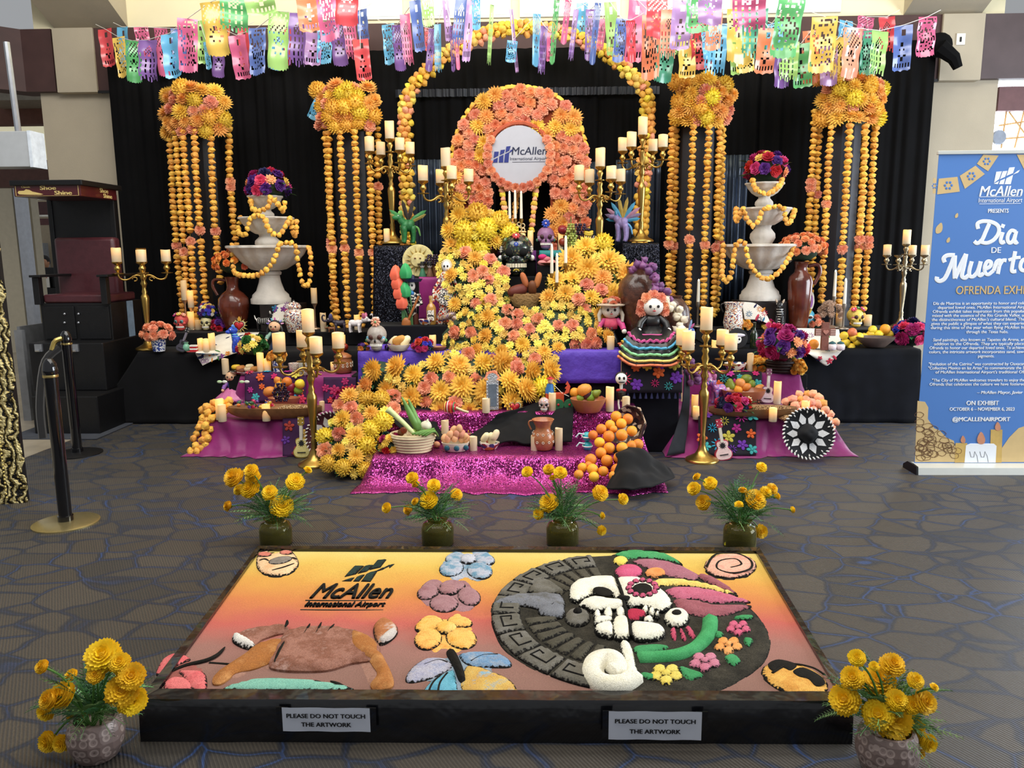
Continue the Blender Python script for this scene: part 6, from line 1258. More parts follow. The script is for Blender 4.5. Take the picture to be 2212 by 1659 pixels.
def beast(label,name,cat,x,y,z,hpx,m,m2,Y= None,rz=0,L_=.55,legs=.35,head=.17,neck=(.2,.2),tail= None,trunk= False,ears=.1,sit= False,stripes= None,snout=.1,wings= None,spots= None):
 t=base_thing(name,label,cat,x,y,z,hpx,Y,rz); hx=-L_/2; b=B()
 bz=legs+.16
 if sit:
  b.tube(smooth_path([(L_*.25,0,.12),(L_*.2,0,.25),(L_*.02,0,.48),(-L_*.12,0,.64),(-L_*.15,0,.75)],12),[.1,.17,.19,.19,.18,.17,.16,.14,.12,.11,.1,.09],12)
  for s in (-1,1):b.tube(smooth_path([(-L_*.08,s*.08,.5),(-L_*.25,s*.09,.25),(-L_*.25,s*.09,0.01)],6),[.08,.07,.055,.05,.045,.05],8); b.tube(smooth_path([(L_*.15,s*.1,.2),(L_*.05,s*.15,.1),(-L_*.1,s*.15,.03)],5),[.11,.11,.08,.06,.05],8)
  hc=Vector((-L_*.22,0,.84))
 else:
  b.tube(smooth_path([(L_*.5,0,bz),(L_*.25,0,bz+.02),(0,0,bz),(-L_*.3,0,bz+.03),(-L_*.5,0,bz+.06)],12),[.05,.12,.155,.165,.165,.16,.16,.165,.165,.15,.12,.08],12)
  for fx in (.36,-.36):
   for s in (-1,1):b.tube(smooth_path([(L_*fx,s*.09,bz),(L_*fx+.02,s*.1,legs*.5),(L_*fx-.01,s*.1,0.01)],6),[.085,.075,.055,.05,.045,.055],8)
  hc=Vector((hx-neck[0],0,bz+neck[1])); b.tube(smooth_path([(hx+.08,0,bz+.05),((hx+hc.x)/2,0,(bz+hc.z)/2+.03),hc],6),[.11,.1,.09,.085,.08,.08],10)
 b.ell(hc,(head*1.1,head*.85,head*.9),14,8); b.ell(hc+Vector((-head*1.0,0,-head*.3)),(snout+.02,snout*.8,snout*.75),10,6)
 ob('body',b,m,t,ang=180)
 if tail:TU('tail',smooth_path(tail,10),[.035]*6+[.03,.025,.02,.015],m2,t)
 if trunk:TU('trunk',smooth_path([hc+Vector((-head*.9,0,-.02)),hc+Vector((-head*1.9,0,-.06)),hc+Vector((-head*2.4,0,.12)),hc+Vector((-head*2.0,0,.26)),hc+Vector((-head*1.5,0,.2))],14),[.07,.065,.06,.06,.055,.055,.05,.05,.045,.045,.04,.04,.035,.03],m,t)
 for s in (-1,1):
  E('ear',hc+Vector((.02,s*head*.7,head*.8)),(ears*.5,ears*.35,ears),m2,t,8,6,rot=(-s*.4,0,0)); e_=E('eye',hc+Vector((-head*.6,s*head*.55,head*.25)),(head*.2,head*.16,head*.2),WHT,t,8,6); E('pupil',hc+Vector((-head*.75,s*head*.62,head*.25)),(head*.09,head*.08,head*.1),BLK,e_,6,4)
 if stripes:
  for i in range(7):
   fx=L_*(.38-.76*i/6)
   if sit:zz=.2+.5*i/6; b=B(); b.tube([((.2-.3*i/6)*L_+.03*math.cos(a)+.17*(1-.4*i/6)*math.cos(a),.17*(1-.4*i/6)*math.sin(a),zz) for a in [2*PI*j/14 for j in range(14)]],.014,4, True)
   else:b=B(); b.tube([(fx,.162*math.cos(a),bz+.02+.162*math.sin(a)) for a in [2*PI*j/14 for j in range(14)]],.013,4, True)
   ob('stripe',b,stripes,t)
 if spots:
  for i in range(6):flat_flower('painted_flower',(L_*(.3-.12*i),-.155,bz+.02+.06*math.sin(i*2)),.05,spots[i%len(spots)],WHT,t,6)
 if wings:
  for s in (-1,1):
   for j,(wm,ang,ln) in enumerate(wings):
    b=B(); M=Matrix.Translation((0.02,.02,bz+.1))@Matrix.Rotation(s*ang,4,'Y'); b.add([(0,0,0),(-.06,0,ln*.35),(-.05,0,ln*.8),(0,0,ln),(.05,0,ln*.8),(.06,0,ln*.35),(0,-.02,ln*.5)],[(0,6,1),(1,6,2),(2,6,3),(3,6,4),(4,6,5),(5,6,0),(0,1,2,3,4,5)],M); ob('wing_feather',b,wm,t,smooth= False)
 return t
 # offerings, placed
random.seed(77)
# embroidered cloths
def embroider(o,P,spec,seed,seg=5,off=.02):
 """satin-stitch flowers lying on a cloth surface"""
 random.seed(seed)
 for (u,v,r,m,kind) in spec:
  c=P.at(u,v); n=P.nrm(u,v); M=Matrix.Translation(c+n*off)@n.to_track_quat('Z','Y').to_matrix().to_4x4()@Matrix.Rotation(random.uniform(0,6),4,'Z'); b=B()
  if kind=='f':
   for i in range(seg):a=2*PI*i/seg; b.ell((r*.55*math.cos(a),r*.55*math.sin(a),0),(r*.42,r*.3,.003),8,4,M,rot=(0,0,a))
   b.ell((0,0,.003),(r*.25,r*.25,.003),8,4,M)
  elif kind=='l':b.ell((0,0,0),(r,r*.35,.0025),8,4,M)
  else:
   for i in range(9):a=2*PI*i/9; b.ell((r*.6*math.cos(a),r*.6*math.sin(a),0),(r*.4,r*.1,.003),6,4,M,rot=(0,0,a))
  ob({'f':'stitched_flower','l':'stitched_leaf','s':'stitched_star'}[kind],b,m,o,ang=180)
ST=[mat(c,.8,var=.1) for c in ('#c8246a','#d83a5c','#e6b53a','#27a3c9','#6a2fa0','#e2662e','#b02a86','#3aa0a0','#c9bd4a')]; GRN=mat('#3f7a3a',.8); NVY=mat('#1b1f4a',.8)
def scatter_spec(n,r,seed,mats,kinds='ffls',mn=.16):
 random.seed(seed); out=[]
 for _ in range(n*30):
  if len(out)>=n: break
  u,v=random.uniform(.08,.92),random.uniform(.08,.92)
  if any(abs(u-a)+abs(v-b_)<mn for a,b_,*_ in out): continue
  out.append((u,v,r*random.uniform(.7,1.15),random.choice(mats),random.choice(kinds)))
 return out
EMB=mat('#14111d',.85,var=.2); EMBP=mat('#3a1440',.85,var=.2); LINEN=mat('#e4ded0',.85,var=.05,bump=.1,bscale=80)
o,P=cloth('embroidered_cloth','black cloth with bright embroidered flowers below the ruffled doll','cloth',[[W(x,y,Y) for x in (1342,1385,1430,1473)] for y,Y in ((757,6.50),(762,6.28),(800,6.26),(848,6.24))],EMB,20,12,.002,off=.012)
embroider(o,P,scatter_spec(20,.05,4,ST,'ffs',.2),4,6)
b=B()
for i in range(11):p=P.at((i+.5)/11,.99); b.tube([p+Vector((0,-.006,0)),p+Vector((0,-.008,-.05))],[.004,.012],6)
tag(ob('fringe',b,mat('#23264a',.9),o),kind='stuff')
for q in (.01,.99):b=B(); b.tube([P.at(q,v/8)+Vector((0,-.008,0)) for v in range(9)]+[P.at(q,1)+Vector((0,-.01,-.07))],.007,6); ob('edge_cord',b,mat('#c0a078',.8),o)
o,P=cloth('embroidered_cloth','black flower-embroidered cloth hanging to the carpet behind the red guitar','cloth',[[W(x,y,Y) for x in (1508,1550,1592,1632)] for y,Y in ((898,6.38),(906,6.29),(950,6.24),(985,6.16))],EMB,20,12,.002,off=.012)
embroider(o,P,scatter_spec(18,.055,6,ST,'ffs',.2),6,5)
o,P=cloth('embroidered_cloth','black flower-embroidered cloth on the right upper step front','cloth',[[W(x,y,Y) for x in (1545,1580,1612,1645)] for y,Y in ((806,7.24),(810,7.12),(838,7.09),(866,7.07))],EMB,18,12,.002,off=.012)
embroider(o,P,scatter_spec(16,.045,8,ST,'ffs',.22),8,6)
o,P=cloth('embroidered_cloth','dark purple flower-embroidered cloth on the left upper step front','cloth',[[W(x,y,Y) for x in (530,575,620,662)] for y,Y in ((806,7.24),(810,7.12),(842,7.09),(868,7.06))],EMBP,18,12,.002,off=.012)
embroider(o,P,scatter_spec(18,.045,9,ST,'fffs',.2),9,6)
o,P=cloth('embroidered_cloth','dark red and purple embroidered cloth hanging behind the yellow guitar','cloth',[[W(x,y,Y) for x in (612,650,690,728)] for y,Y in ((900,6.38),(908,6.29),(950,6.24),(988,6.17))],EMBP,18,12,.002,off=.014)
embroider(o,P,scatter_spec(14,.05,10,[mat('#7a1d3a',.8),mat('#c9a24a',.8),mat('#5a2a86',.8),mat('#a83a2e',.8)],'ffs',.22),10,5)
o,P=cloth('embroidered_cloth','crimson rose-embroidered cloth left of the flower mound','cloth',[[W(x,y,Y) for x in (700,725,748,770)] for y,Y in ((815,7.12),(835,7.1),(855,7.08),(872,7.05))],EMBP,12,8,.002,off=.014)
embroider(o,P,scatter_spec(8,.05,12,[F_RED,F_MAG],'f',.3),12,6)
def otomi(label,rows,seed,n=20,r=.035):
 o,P=cloth('otomi_cloth',label,'cloth',rows,LINEN,22,16,.002); embroider(o,P,scatter_spec(n,r,seed,[mat('#c2364a',.8),mat('#2d6b8f',.8),GRN,NVY,mat('#7c3a86',.8),mat('#dd8f3a',.8)],'llsf',.14),seed,5,.005)
otomi('white cloth with coloured stitched animals, corner hanging off the left table',[[G(436,740,.714),W(480,722,7.9),W(560,718,7.9)],[G(424,760,.714),G(470,758,.714),G(540,752,.714)],[W(424,766,7.39),W(462,768,7.39),W(500,766,7.39)],[W(438,790,7.37),W(448,785,7.37),W(462,778,7.37)]],21)
otomi('white cloth with coloured stitched plants draped behind the lidded jar',[[W(588,690,7.9),W(596,662,7.95),W(620,656,7.97),W(642,657,7.97)],[W(576,714,7.9),W(590,700,7.9),W(620,695,7.92),W(645,700,7.92)]],22,10)
otomi('white cloth with coloured stitched leaves, corner hanging off the right table',[[W(1655,708,7.9),W(1740,709,7.9),W(1812,712,7.9)],[G(1660,740,.714),G(1740,742,.714),G(1818,744,.714)],[W(1728,756,7.39),W(1775,758,7.39),W(1822,754,7.39)],[W(1765,776,7.37),W(1785,790,7.37),W(1800,776,7.37)]],23,22)
otomi('white cloth with blue stitched flowers hanging below the right fountain',[[W(1602,652,7.96),W(1630,655,7.96),W(1650,668,7.95)],[W(1608,690,7.93),W(1640,692,7.92),W(1668,705,7.92)]],24,9)
# black velvet scarves on the sequin steps
cloth('velvet_scarf','black velvet scarf draped down the middle of the sequin steps','cloth',[[W(1072,897,5.95),W(1105,886,5.98),W(1150,876,6.1),W(1200,872,6.15),W(1243,870,6.25)],[W(1035,932,5.9),W(1078,925,5.9),W(1122,912,5.92),W(1165,915,5.92),W(1240,893,5.95)],[W(985,960,5.78),W(1055,972,5.66),W(1098,958,5.72),W(1150,965,5.7),W(1235,956,5.75)]],VELV,40,24,.014,9,.01,off=.018)
cloth('velvet_scarf','black velvet scarf behind the leek basket','cloth',[[W(845,880,6.15),W(890,868,6.2),W(930,880,6.1)],[W(850,915,5.92),W(900,925,5.9),W(950,935,5.9)],[W(905,955,5.78),W(945,955,5.78),W(975,960,5.76)]],VELV,24,16,.012,9,.01,off=.018)
cloth('velvet_scarf','black velvet scarf trailing to the carpet beside the oranges','cloth',[[W(1318,972,5.6),W(1345,974,5.52),W(1368,978,5.48),W(1388,985,5.46)],[W(1338,1004,5.33),W(1362,1000,5.31),W(1395,1004,5.38),W(1432,1020,5.46)],[G(1312,1060,.03),G(1350,1064,.06),G(1402,1058,.06),G(1448,1042,.02)]],VELV,36,24,.03,6,.01,off=.03)
cloth('velvet_drape','grey-black cloth edge hanging right of the draped box','cloth',[[W(1478,775,6.4),W(1484,772,6.6)],[W(1472,880,6.38),W(1490,870,6.4)],[W(1440,985,6.12),W(1478,978,6.2)]],mat('#20242b',.85),6,16,.005)
# centre, lowest step
t,p,R,h=bowl('white wicker basket of leeks and vegetables on the sequin step',893,975,Z1,98,40,C_('#c9b48d',rough=.75,bump=.6,bscale=60), None,'wicker_basket','basket',.75,flare=.7)
for j in range(6):
 b=B(); b.tube([(R*(.72+.28*(j+1)/6)*math.cos(a)*(1+.008*(-1)**i),.75*R*(.72+.28*(j+1)/6)*math.sin(a)*(1+.008*(-1)**i),h*(j+.6)/6.2) for i,a in enumerate([2*PI*i/40 for i in range(40)])],h*.085,5, True); ob('wicker_coil',b,C_('#dccaa4',rough=.75),t)
b=B(); b.tube([(R*1.0*math.cos(a),.75*R*math.sin(a),h) for a in [2*PI*i/40 for i in range(40)]],.008,6, True); ob('rim',b,C_('#d8c59b',rough=.75),t)
yv=p.y
def veg(name,label,cat,pts,rad,m,n=8):
 P0=pts[0]; b=B(); b.tube([q-P0 for q in smooth_path(pts,10)],rad,n); return one(name,label,cat,b,m,P0,ang=180)
LK=C_('#6f9a52',var=.3,scale=6); LKW=C_('#e3e6c2')
veg('leek','long pale leek lying across the vegetable basket','leek',[W(895,938,yv-.05),W(870,912,yv-.03),W(838,884,yv)],[.016,.017,.018,.018,.018,.019,.02,.022,.024,.03],C_('#cfdc9a',var=.2))
for q,(xx,yy) in enumerate(((868,858),(882,862),(888,880))):
 a,c=W(905+q*3,935,yv),W(xx,yy,yv+.03*q); b=B(); n=8; sd=Vector((.028,0,.0)); b.add([a.lerp(c,i/n)-a+sd*s*(1-.85*(i/n)**3)+Vector((0,.01*abs(s),0)) for i in range(n+1) for s in (-1,0,1)],[(i*3+j,i*3+j+1,i*3+4+j,i*3+3+j) for i in range(n) for j in range(2)]); o=one('leek_leaf',('left','middle','right')[q]+' broad green leek leaf rising from the vegetable basket','leaf',b,LK,a,ang=180); o.modifiers.new('thickness','SOLIDIFY').thickness=.004
fruit('bulb','garlic','large white garlic head on the vegetable basket rim','garlic',W(921,918,yv-.02),12*PXM(yv),rot=(.3,.3,0))
heap([('apple','red',872,930,8),('apple','brown',866,935,8),('pear','green',896,932,7),('lemon','green',908,933,7)],'in the wicker vegetable basket','of the vegetable basket',893,975,Z1)
for i in range(5):veg('green_bean','green bean hanging over the wicker basket rim','bean',[W(890+i*7,938+i,yv-R*.7),W(910+i*7,932,yv-R*.55),W(938+i*2,926+i*4,yv-R*.2)],.008,C_('#5f8a3c'),6)['group']='beans in the wicker basket'
t,p,R,h=bowl('white painted basket of brown eggs on the sequin step',984,974,Z1,62,20,C_('#ddd3bd',rough=.7), None,'egg_basket','basket',.7,flare=.85)
for px in (-.55,.15,.8):
 E('painted_leaf',(px*R,-R*.68*math.sqrt(1-px*px*.9),h*.5),(R*.2,.01,h*.32),C_('#1f5262'),t,10,6)
heap([('egg','egg',x,y,9.5) for x,y in ((967,948),(982,947),(998,948),(1006,944),(972,939),(986,938),(998,938),(980,929),(992,926),(960,947),(1010,950))],'in the painted egg basket','in the basket',984,972,Z1)
fruit('egg','egg','loose brown egg beside the egg basket','egg',G(944,968,Z1)+Vector((0,0,.026)),.03,rot=(PI/2,0,.6))
t,p,R,h=bowl('small talavera bowl of pale bread on the sequin step',1057,971,Z1,46,16,TALA, None,'bread_bowl','bowl',.8)
heap([('bread','pale',1048,945,9,(.3,.6,0)),('bread','pale',1062,948,11,(.2,-.4,1)),('bread','pale',1070,940,9,(0,.5,.5))],'in the small talavera bread bowl','in the bread bowl',1057,971,Z1)
heart('red and white heart ornament behind the egg basket',1012,950,Z1,22,rays=0)
vase('brown glazed clay jug with white rings on the sequin step','clay_jug','jug',1173,971,Z1,68,[(.24,0),(.3,.03),(.37,.25),(.38,.42),(.32,.58),(.24,.68),(.25,.78),(.34,.96),(.36,1.0),(.33,1.0),(.22,.8),(0,.75)],CLAYL,handle=-1)
jug=bpy.data.objects['clay_jug']
for zz,rr_ in ((.3,.385),(.55,.345)):
 for i in range(12):a=2*PI*i/12; b=B(); b.tube([(.035*math.cos(f),0,.035*math.sin(f)) for f in [2*PI*j/10 for j in range(10)]],.01,4, True); ob('painted_ring',b,C_('#efe6d0'),jug,(rr_*math.cos(a),rr_*math.sin(a),zz),(0,0,a+PI/2))
heart('red heart ornament with a white rim right of the brown jug',1227,952,Z1,28,rays=0,rim=C_('#e8e4da'))
for x,y in ((1268,943),(1269,963)):
 pp_=W(x,y,5.62); t=thing('painted_rattle','turquoise painted rattle ball %s on the black scarf'%('above another' if y<950 else 'below another'),'rattle',pp_); E('ball',(0,0,0),(.035,)*3,C_('#2aa7b3',coat=.4),t); b=B(); b.tube([(.036*math.cos(f),.036*math.sin(f),0) for f in [2*PI*j/16 for j in range(16)]],.005,5, True); ob('band',b,WHT,t); TU('ribbon',[(-.02,-.02,.02),(-.06,-.03,.03),(-.08,-.02,.0)],.006,C_('#cfeef0'),t,5)
random.seed(5)
OR=[(1331,900,12.5),(1356,905,12),(1342,915,12),(1318,918,11.5),(1299,927,12),(1325,927,9),(1343,940,13.5),(1365,931,12),(1315,943,13.5),(1281,940,11),(1295,956,12),(1344,968,13.5),(1316,968,13),(1298,978,12.5),(1365,963,12),(1378,960,12.5),(1276,993,13.5),(1337,989,13),(1311,995,13.5),(1333,1015,14),(1280,1014,13),(1303,1018,12),(1258,1010,11),(1283,1030,12),(1250,1025,11),(1325,1028,11),(1271,1005,9)]
for i,(x,y,r) in enumerate(OR):
 Y=5.72-(y-900)*.0037; k=PXM(Y); pp_=W(x,y,Y); pp_.z=max(pp_.z,r*k); fruit('orange','orange','orange in the pile tumbling over the black scarf','orange',pp_,r*k,'oranges tumbling down the sequin step')
t=thing('painted_basket','dark painted shell basket tipped behind the oranges','basket',W(1372,930,5.86)); b=B(); b.lathe([(.02,0),(.08,.01),(.13,.06),(.16,.13),(.15,.13),(.11,.06),(.02,.02)],24,lobes=8,amp=.05,M=Matrix.Rotation(-.9,4,'Y')@Matrix.Rotation(.7,4,'X')); ob('basket_body',b,pat('shell',['#3a2622','#1b1415','#cbb59a','#55352c'],30,'vor'),t)
# second step
t=base_thing('maraca','striped red maraca lying on the second step','maraca',972,893,Z2,100); t.rotation_euler=(0,0,-.15)
b=B(); b.ell((0,0,.14),(.15,.13,.13),18,12); ob('head',b,RED_,t,ang=180)
for q,mm in ((-.09,F_YEL),(-.03,C_('#e8e2d4')),(.04,C_('#d86a2a')),(.1,C_('#2e8a5a'))):b=B(); rr_=.13*math.sqrt(1-(q/.15)**2)+.004; b.tube([(q,rr_*math.cos(f),.14+rr_*math.sin(f)) for f in [2*PI*j/20 for j in range(20)]],.012,5, True); ob('stripe',b,mm,t)
TU('handle',[(.13,0,.13),(.3,0,.06),(.42,0,.03)],[.03,.028,.032],C_('#d9c59a'),t)
t=base_thing('tin_mirror','tall silver punched-tin mirror frame on the second step','mirror',1064,888,Z2,84); TIN=C_('#bfc2c6',metal=.85,rough=.3,bump=.4,bscale=40); t.rotation_euler.x=-.12
b=B(); b.prism([(-.16,.03),(-.16,.8),(.16,.8),(.16,.03)][::-1],-.02,.03); ob('frame',b,TIN,t,fixn= True); b=B(); b.box(-.11,.11,-.035,-.02,.12,.7); ob('mirror_glass',b,C_('#9aa4b0',metal=.95,rough=.08),t,smooth= False)
b=B(); b.prism([(-.1,.8),(-.14,.88),(-.1,.96),(0,1.0),(.1,.96),(.14,.88),(.1,.8)][::-1],-.02,.03); ob('crest',b,TIN,t,fixn= True)
for i in range(9):
 for s in (-1,1):E('tin_boss',(s*.135,-.03,.08+i*.085),(.018,.015,.025),TIN,t,6,4)
heart('red heart ornament with a spiked golden rim on the second step',1112,897,Z2-.03,36,rays=14,ray_l=.12,Y=6.05)
skull('small beaded rainbow skull on the second step',1175,890,Z2,32,pat('beads',['#d9486a','#e8e2d6','#3f6fc0','#e9c046','#3a9a74','#c83a3a','#eeeeee'],55,'vor'))
t=base_thing('toy_cart','wooden toy cart puppet in red, blue and green behind a candle','toy',1200,884,Z2,72)
b=B(); b.box(-.3,.25,-.12,.12,.22,.5); ob('box',b,C_('#c04a26'),t,smooth= False,bev=.01)
for q in (-.02,.32):
 b=B(); b.lathe([(0,-.03),(.17,-.03),(.17,.03),(0,.03)],20,M=Matrix.Translation((q+.1,-.17,.17))@Matrix.Rotation(PI/2,4,'X')); w=ob('wheel',b,C_('#2f6b46'),t,ang=40); E('hub',(q+.1,-.21,.17),(.04,.02,.04),RED_,w,8,5)
b=B(); b.tube([(-.18,0,.48),(-.18,0,.62),(-.16,0,.78)],[.14,.13,.09],10); ob('rider_body',b,C_('#2f6fae'),t); E('rider_head',(-.16,-.02,.87),(.08,.08,.09),SKIN,t); LA('rider_hat',[(.13,.93),(.12,.95),(.06,.96),(.05,1.0),(0,1.0)],RED_,t,14,(-.16,0,0)); TU('rod',[(-.05,-.05,.75),(.2,-.08,.5),(.4,-.05,.4)],.012,C_('#d9d2c0'),t,5)
b=B(); b.prism([(.25,.45),(.33,.62),(.28,.64),(.36,.74),(.3,.76),(.36,.86),(.45,.7),(.4,.5)][::-1],-.02,.02); ob('sail',b,C_('#d9553a'),t,fixn= True)
bowl('round clay bowl of tropical fruit on the second step',1270,890,Z2,78,30,CLAYL,sq=.85)
heap([('orange','orange',1241,848,11),('mango','mango',1262,842,15,(0,1.2,0)),('apple','purple',1268,852,12),('pear','green',1276,857,12,(0,.3,0)),('mango','green',1252,860,9,(0,1.4,0)),('pear','green',1288,850,10,(0,1.0,0)),('apple','red',1300,860,5),('apple','red',1294,863,5),('apple','red',1258,852,5)],'in the clay bowl on the second step','of the second-step bowl',1270,884,Z2)
t=base_thing('skeleton_figure','skull-headed gentleman figure in a bow tie on the second step','figurine',1341,884,Z2,80)
E('head',(0,0,.84),(.16,.14,.16),WHT,t,16,10); E('hair',(0,.05,.88),(.17,.12,.15),BLK,t); TU('neck',[(0,0,.55),(0,0,.72)],.045,WHT,t)
for s in (-1,1):E('eye',(s*.06,-.125,.87),(.035,.02,.045),BLK,t,8,6); E('bow_tie',(s*.07,-.05,.53),(.075,.025,.045),RED_,t,8,5); TU('leg',[(s*.06,0,.3),(s*.07,-.02,.15),(s*.05,-.05,.01)],.025,WHT,t,6)
E('smile',(0,-.125,.76),(.09,.02,.02),BLK,t,8,5); b=B(); b.lathe([(.1,.28),(.13,.4),(.14,.48),(.06,.54),(0,.54)],14); ob('jacket',b,BLK,t)
# purple step
skull('grey sugar skull with a salmon flower crown on the left of the purple step',815,758,ZP,72,C_('#a39a92'),top=(C_('#e2a184'),C_('#6a9a6a'),C_('#e9e0e0')),ears=C_('#3f8a5a'),eye=C_('#4a2a24'),deco=[((-.3,-.25,.5),.1,C_('#7cc2dd')),((.3,-.25,.5),.1,C_('#7cc2dd'))])
for s,c in ((-1,'#e0923a'),(1,'#c98ab5')):posy('small paper flowers %s of the grey sugar skull'%('left' if s<0 else 'right'),'paper_flowers',G(815+s*30,757,ZP),.055,[('daisy',fm(c),.45),('daisy',F_PUR,.4)],8,50+s,.9)
bowl('white pink-rimmed bowl of torn bread on the purple step',862,758,ZP,50,14,C_('#e8ddd0'))
heap([('bread','pale',850,738,10,(0,.8,0)),('bread','bread',862,735,11,(.2,1.2,0)),('bread','pale',876,738,10,(0,.6,.4))],'in the white bowl on the purple step','of the purple-step bowl',862,757,ZP)
bowl('shallow brown dish half under the flowers on the purple step',945,757,ZP,40,8,CLAY)
t=base_thing('mariachi_skeleton','tall skeleton mariachi figure in a dark sombrero holding a guitar','figurine',892,738,ZP,150)
b=B(); b.tube(smooth_path([(0,0,.38),(0,0,.5),(0,0,.66),(0,0,.72)],8),[.06,.065,.07,.08,.085,.08,.06,.03],10); ob('torso',b,pat('charro',['#17181f','#17181f','#d9d2c2'],40,'vor'),t)
for s in (-1,1):TU('trouser_leg',[(s*.04,0,.4),(s*.05,0,.2),(s*.05,0,.01)],[.045,.045,.05],C_('#5a2f22'),t); TU('arm',[(s*.09,0,.68),(s*.14,-.03,.55),(s*.03,-.11,.5)],[.035,.03,.025],pat('charro',[],1),t)
E('skull_head',(0,-.02,.8),(.06,.06,.075),WHT,t); LA('sombrero',[(0,.845),(.14,.86),(.165,.9),(.13,.875),(.06,.88),(.05,.95),(0,.97)],C_('#1d2140'),t,20)
for s in (-1,1):E('eye',(s*.022,-.075,.81),(.015,.01,.018),BLK,t,6,4); TU('hat_wire',[(s*.04,0,.94),(s*.05,0,1.06)],.004,BLK,t,4)
E('scarf',(0,-.06,.7),(.05,.03,.035),C_('#2f77b5'),t,8,5); TU('guitar_neck',[(-.05,-.12,.3),(.12,-.12,.66)],.018,C_('#a5622f'),t,6); E('guitar_body',(-.07,-.12,.26),(.07,.03,.1),C_('#a5622f'),t,10,6)
for q,(x,y,mm,nm) in enumerate(((855,596,'#e8694c','salmon'),(858,615,'#e8694c','salmon'),(862,636,'#e8694c','salmon'),(868,657,'#e8694c','salmon'),(876,592,'#2f9a58','green'),(874,632,'#2f9a58','green'))):
 pp_=W(x,y,7.1); t=thing('wooden_tulip','%s carved wooden tulip, %s of its colour by the sequin plinth'%(nm,('topmost','second','third','lowest','upper','lower')[q]),'flower',(pp_.x+.05,7.1,Z3 if q<4 else Z3))
 dz=pp_-Vector((pp_.x+.05,7.1,Z3)); b=B(); b.lathe([(.012,-.055),(.045,-.035),(.056,.005),(.046,.045),(.024,.085),(0,.1)],20,tuple(dz),lobes=5,amp=.1); ob('bloom',b,C_(mm),t); TU('stalk',smooth_path([(0,0,0),(dz.x*.2,0,dz.z*.5),dz],8),.007,C_('#4b7a4a'),t,5)
 # black step
t=base_thing('tequila_bottle','amber glass liquor bottle with a white label on the black step','bottle',932,694,Z3,62,Y=7.12); LA('glass',[(.16,0),(.17,.02),(.17,.58),(.12,.68),(.06,.74),(.055,.9),(0,.9)],C_('#b5853f',rough=.1,coat=.5),t); LA('cork',[(.07,.9),(.07,.99),(0,1.0)],C_('#c9a36a'),t,12); b=B(); b.box(-.12,.12,-.19,-.165,.15,.5); ob('label',b,pat('blabel',['#f1ead8','#2a241d'],26,'noise',thr=.56),t,smooth= False)
b=B(); b.box(-.1,.1,-.2,-.19,.3,.34); ob('label_bar',b,BLK,t,smooth= False)
t=base_thing('skeleton_tree','tall painted clay skeleton figure in orange and white on the black step','figurine',967,694,Z3,135,Y=7.2); CL=pat('catrina',['#e9e2d3','#d9622f','#1e1e22','#e9e2d3','#c03a26','#efe9dc'],46,'vor')
LA('gown',[(.2,0),(.21,.05),(.14,.2),(.13,.3),(.2,.4),(.2,.5),(.1,.6),(.09,.68),(.12,.74),(.07,.83),(0,.83)],CL,t,24,sq=.7); E('skull_head',(0,-.02,.9),(.07,.07,.09),WHT,t); E('hood',(0,.02,.92),(.09,.08,.1),C_('#cdbfa6'),t)
b=B(); b.lathe([(0,-.03),(.12,-.03),(.12,.03),(0,.03)],20,M=Matrix.Translation((0,-.14,.42))@Matrix.Rotation(PI/2,4,'X')); ob('lace_disc',b,pat('lace',['#17171b','#efe9dc'],60,'noise',thr=.5),t)
for s in (-1,1):E('eye',(s*.025,-.085,.91),(.016,.01,.02),BLK,t,6,4); TU('arm',[(s*.1,0,.7),(s*.2,-.03,.55),(s*.22,-.05,.35)],[.03,.03,.025],CL,t)
heart('red heart ornament with gold rays and wooden spikes by the altar flowers',1023,692,Z3,52,Y=7.2,rays=16,ray_l=.55,ray_m=C_('#b08a55',rough=.6))
bowl('small talavera bowl with a pink flower left of the liquor bottle',919,699,Z3,30,12,TALA,Y=7.08); bowl('shallow wooden dish of corn cobs on the black step',985,700,Z3,60,7,WOOD,Y=7.1,name='wooden_dish',cat='dish')
for q,(a,c) in enumerate((((950,690),(985,676)),((972,680),(1000,700)))):veg('corn_cob',('left','right')[q]+' dried corn cob in the wooden dish','corn',[W(*a,7.08),W((a[0]+c[0])/2,(a[1]+c[1])/2,7.05),W(*c,7.06)],[.02,.026,.028,.03,.03,.03,.028,.025,.02,.012],pat('corn',['#8a6a4a','#b59a6a','#6b5a6e','#a58a8a'],90,'vor'))
bowl('white enamel bowl half buried in flowers',1083,676,Z3+.06,40,12,WHT,Y=7.0)
t=base_thing('wicker_tray','round wicker handle basket left of the white bowl','basket',1058,690,Z3,40,Y=7.05); LA('tray',[(.4,0),(.5,.25),(.46,.25),(.3,.08),(0,.08)],WOOD,t,20); b=B(); b.tube([(.46*math.cos(f),0,.25+.55*math.sin(f)) for f in [PI*i/14 for i in range(15)]],.04,6); ob('handle',b,WOOD,t)
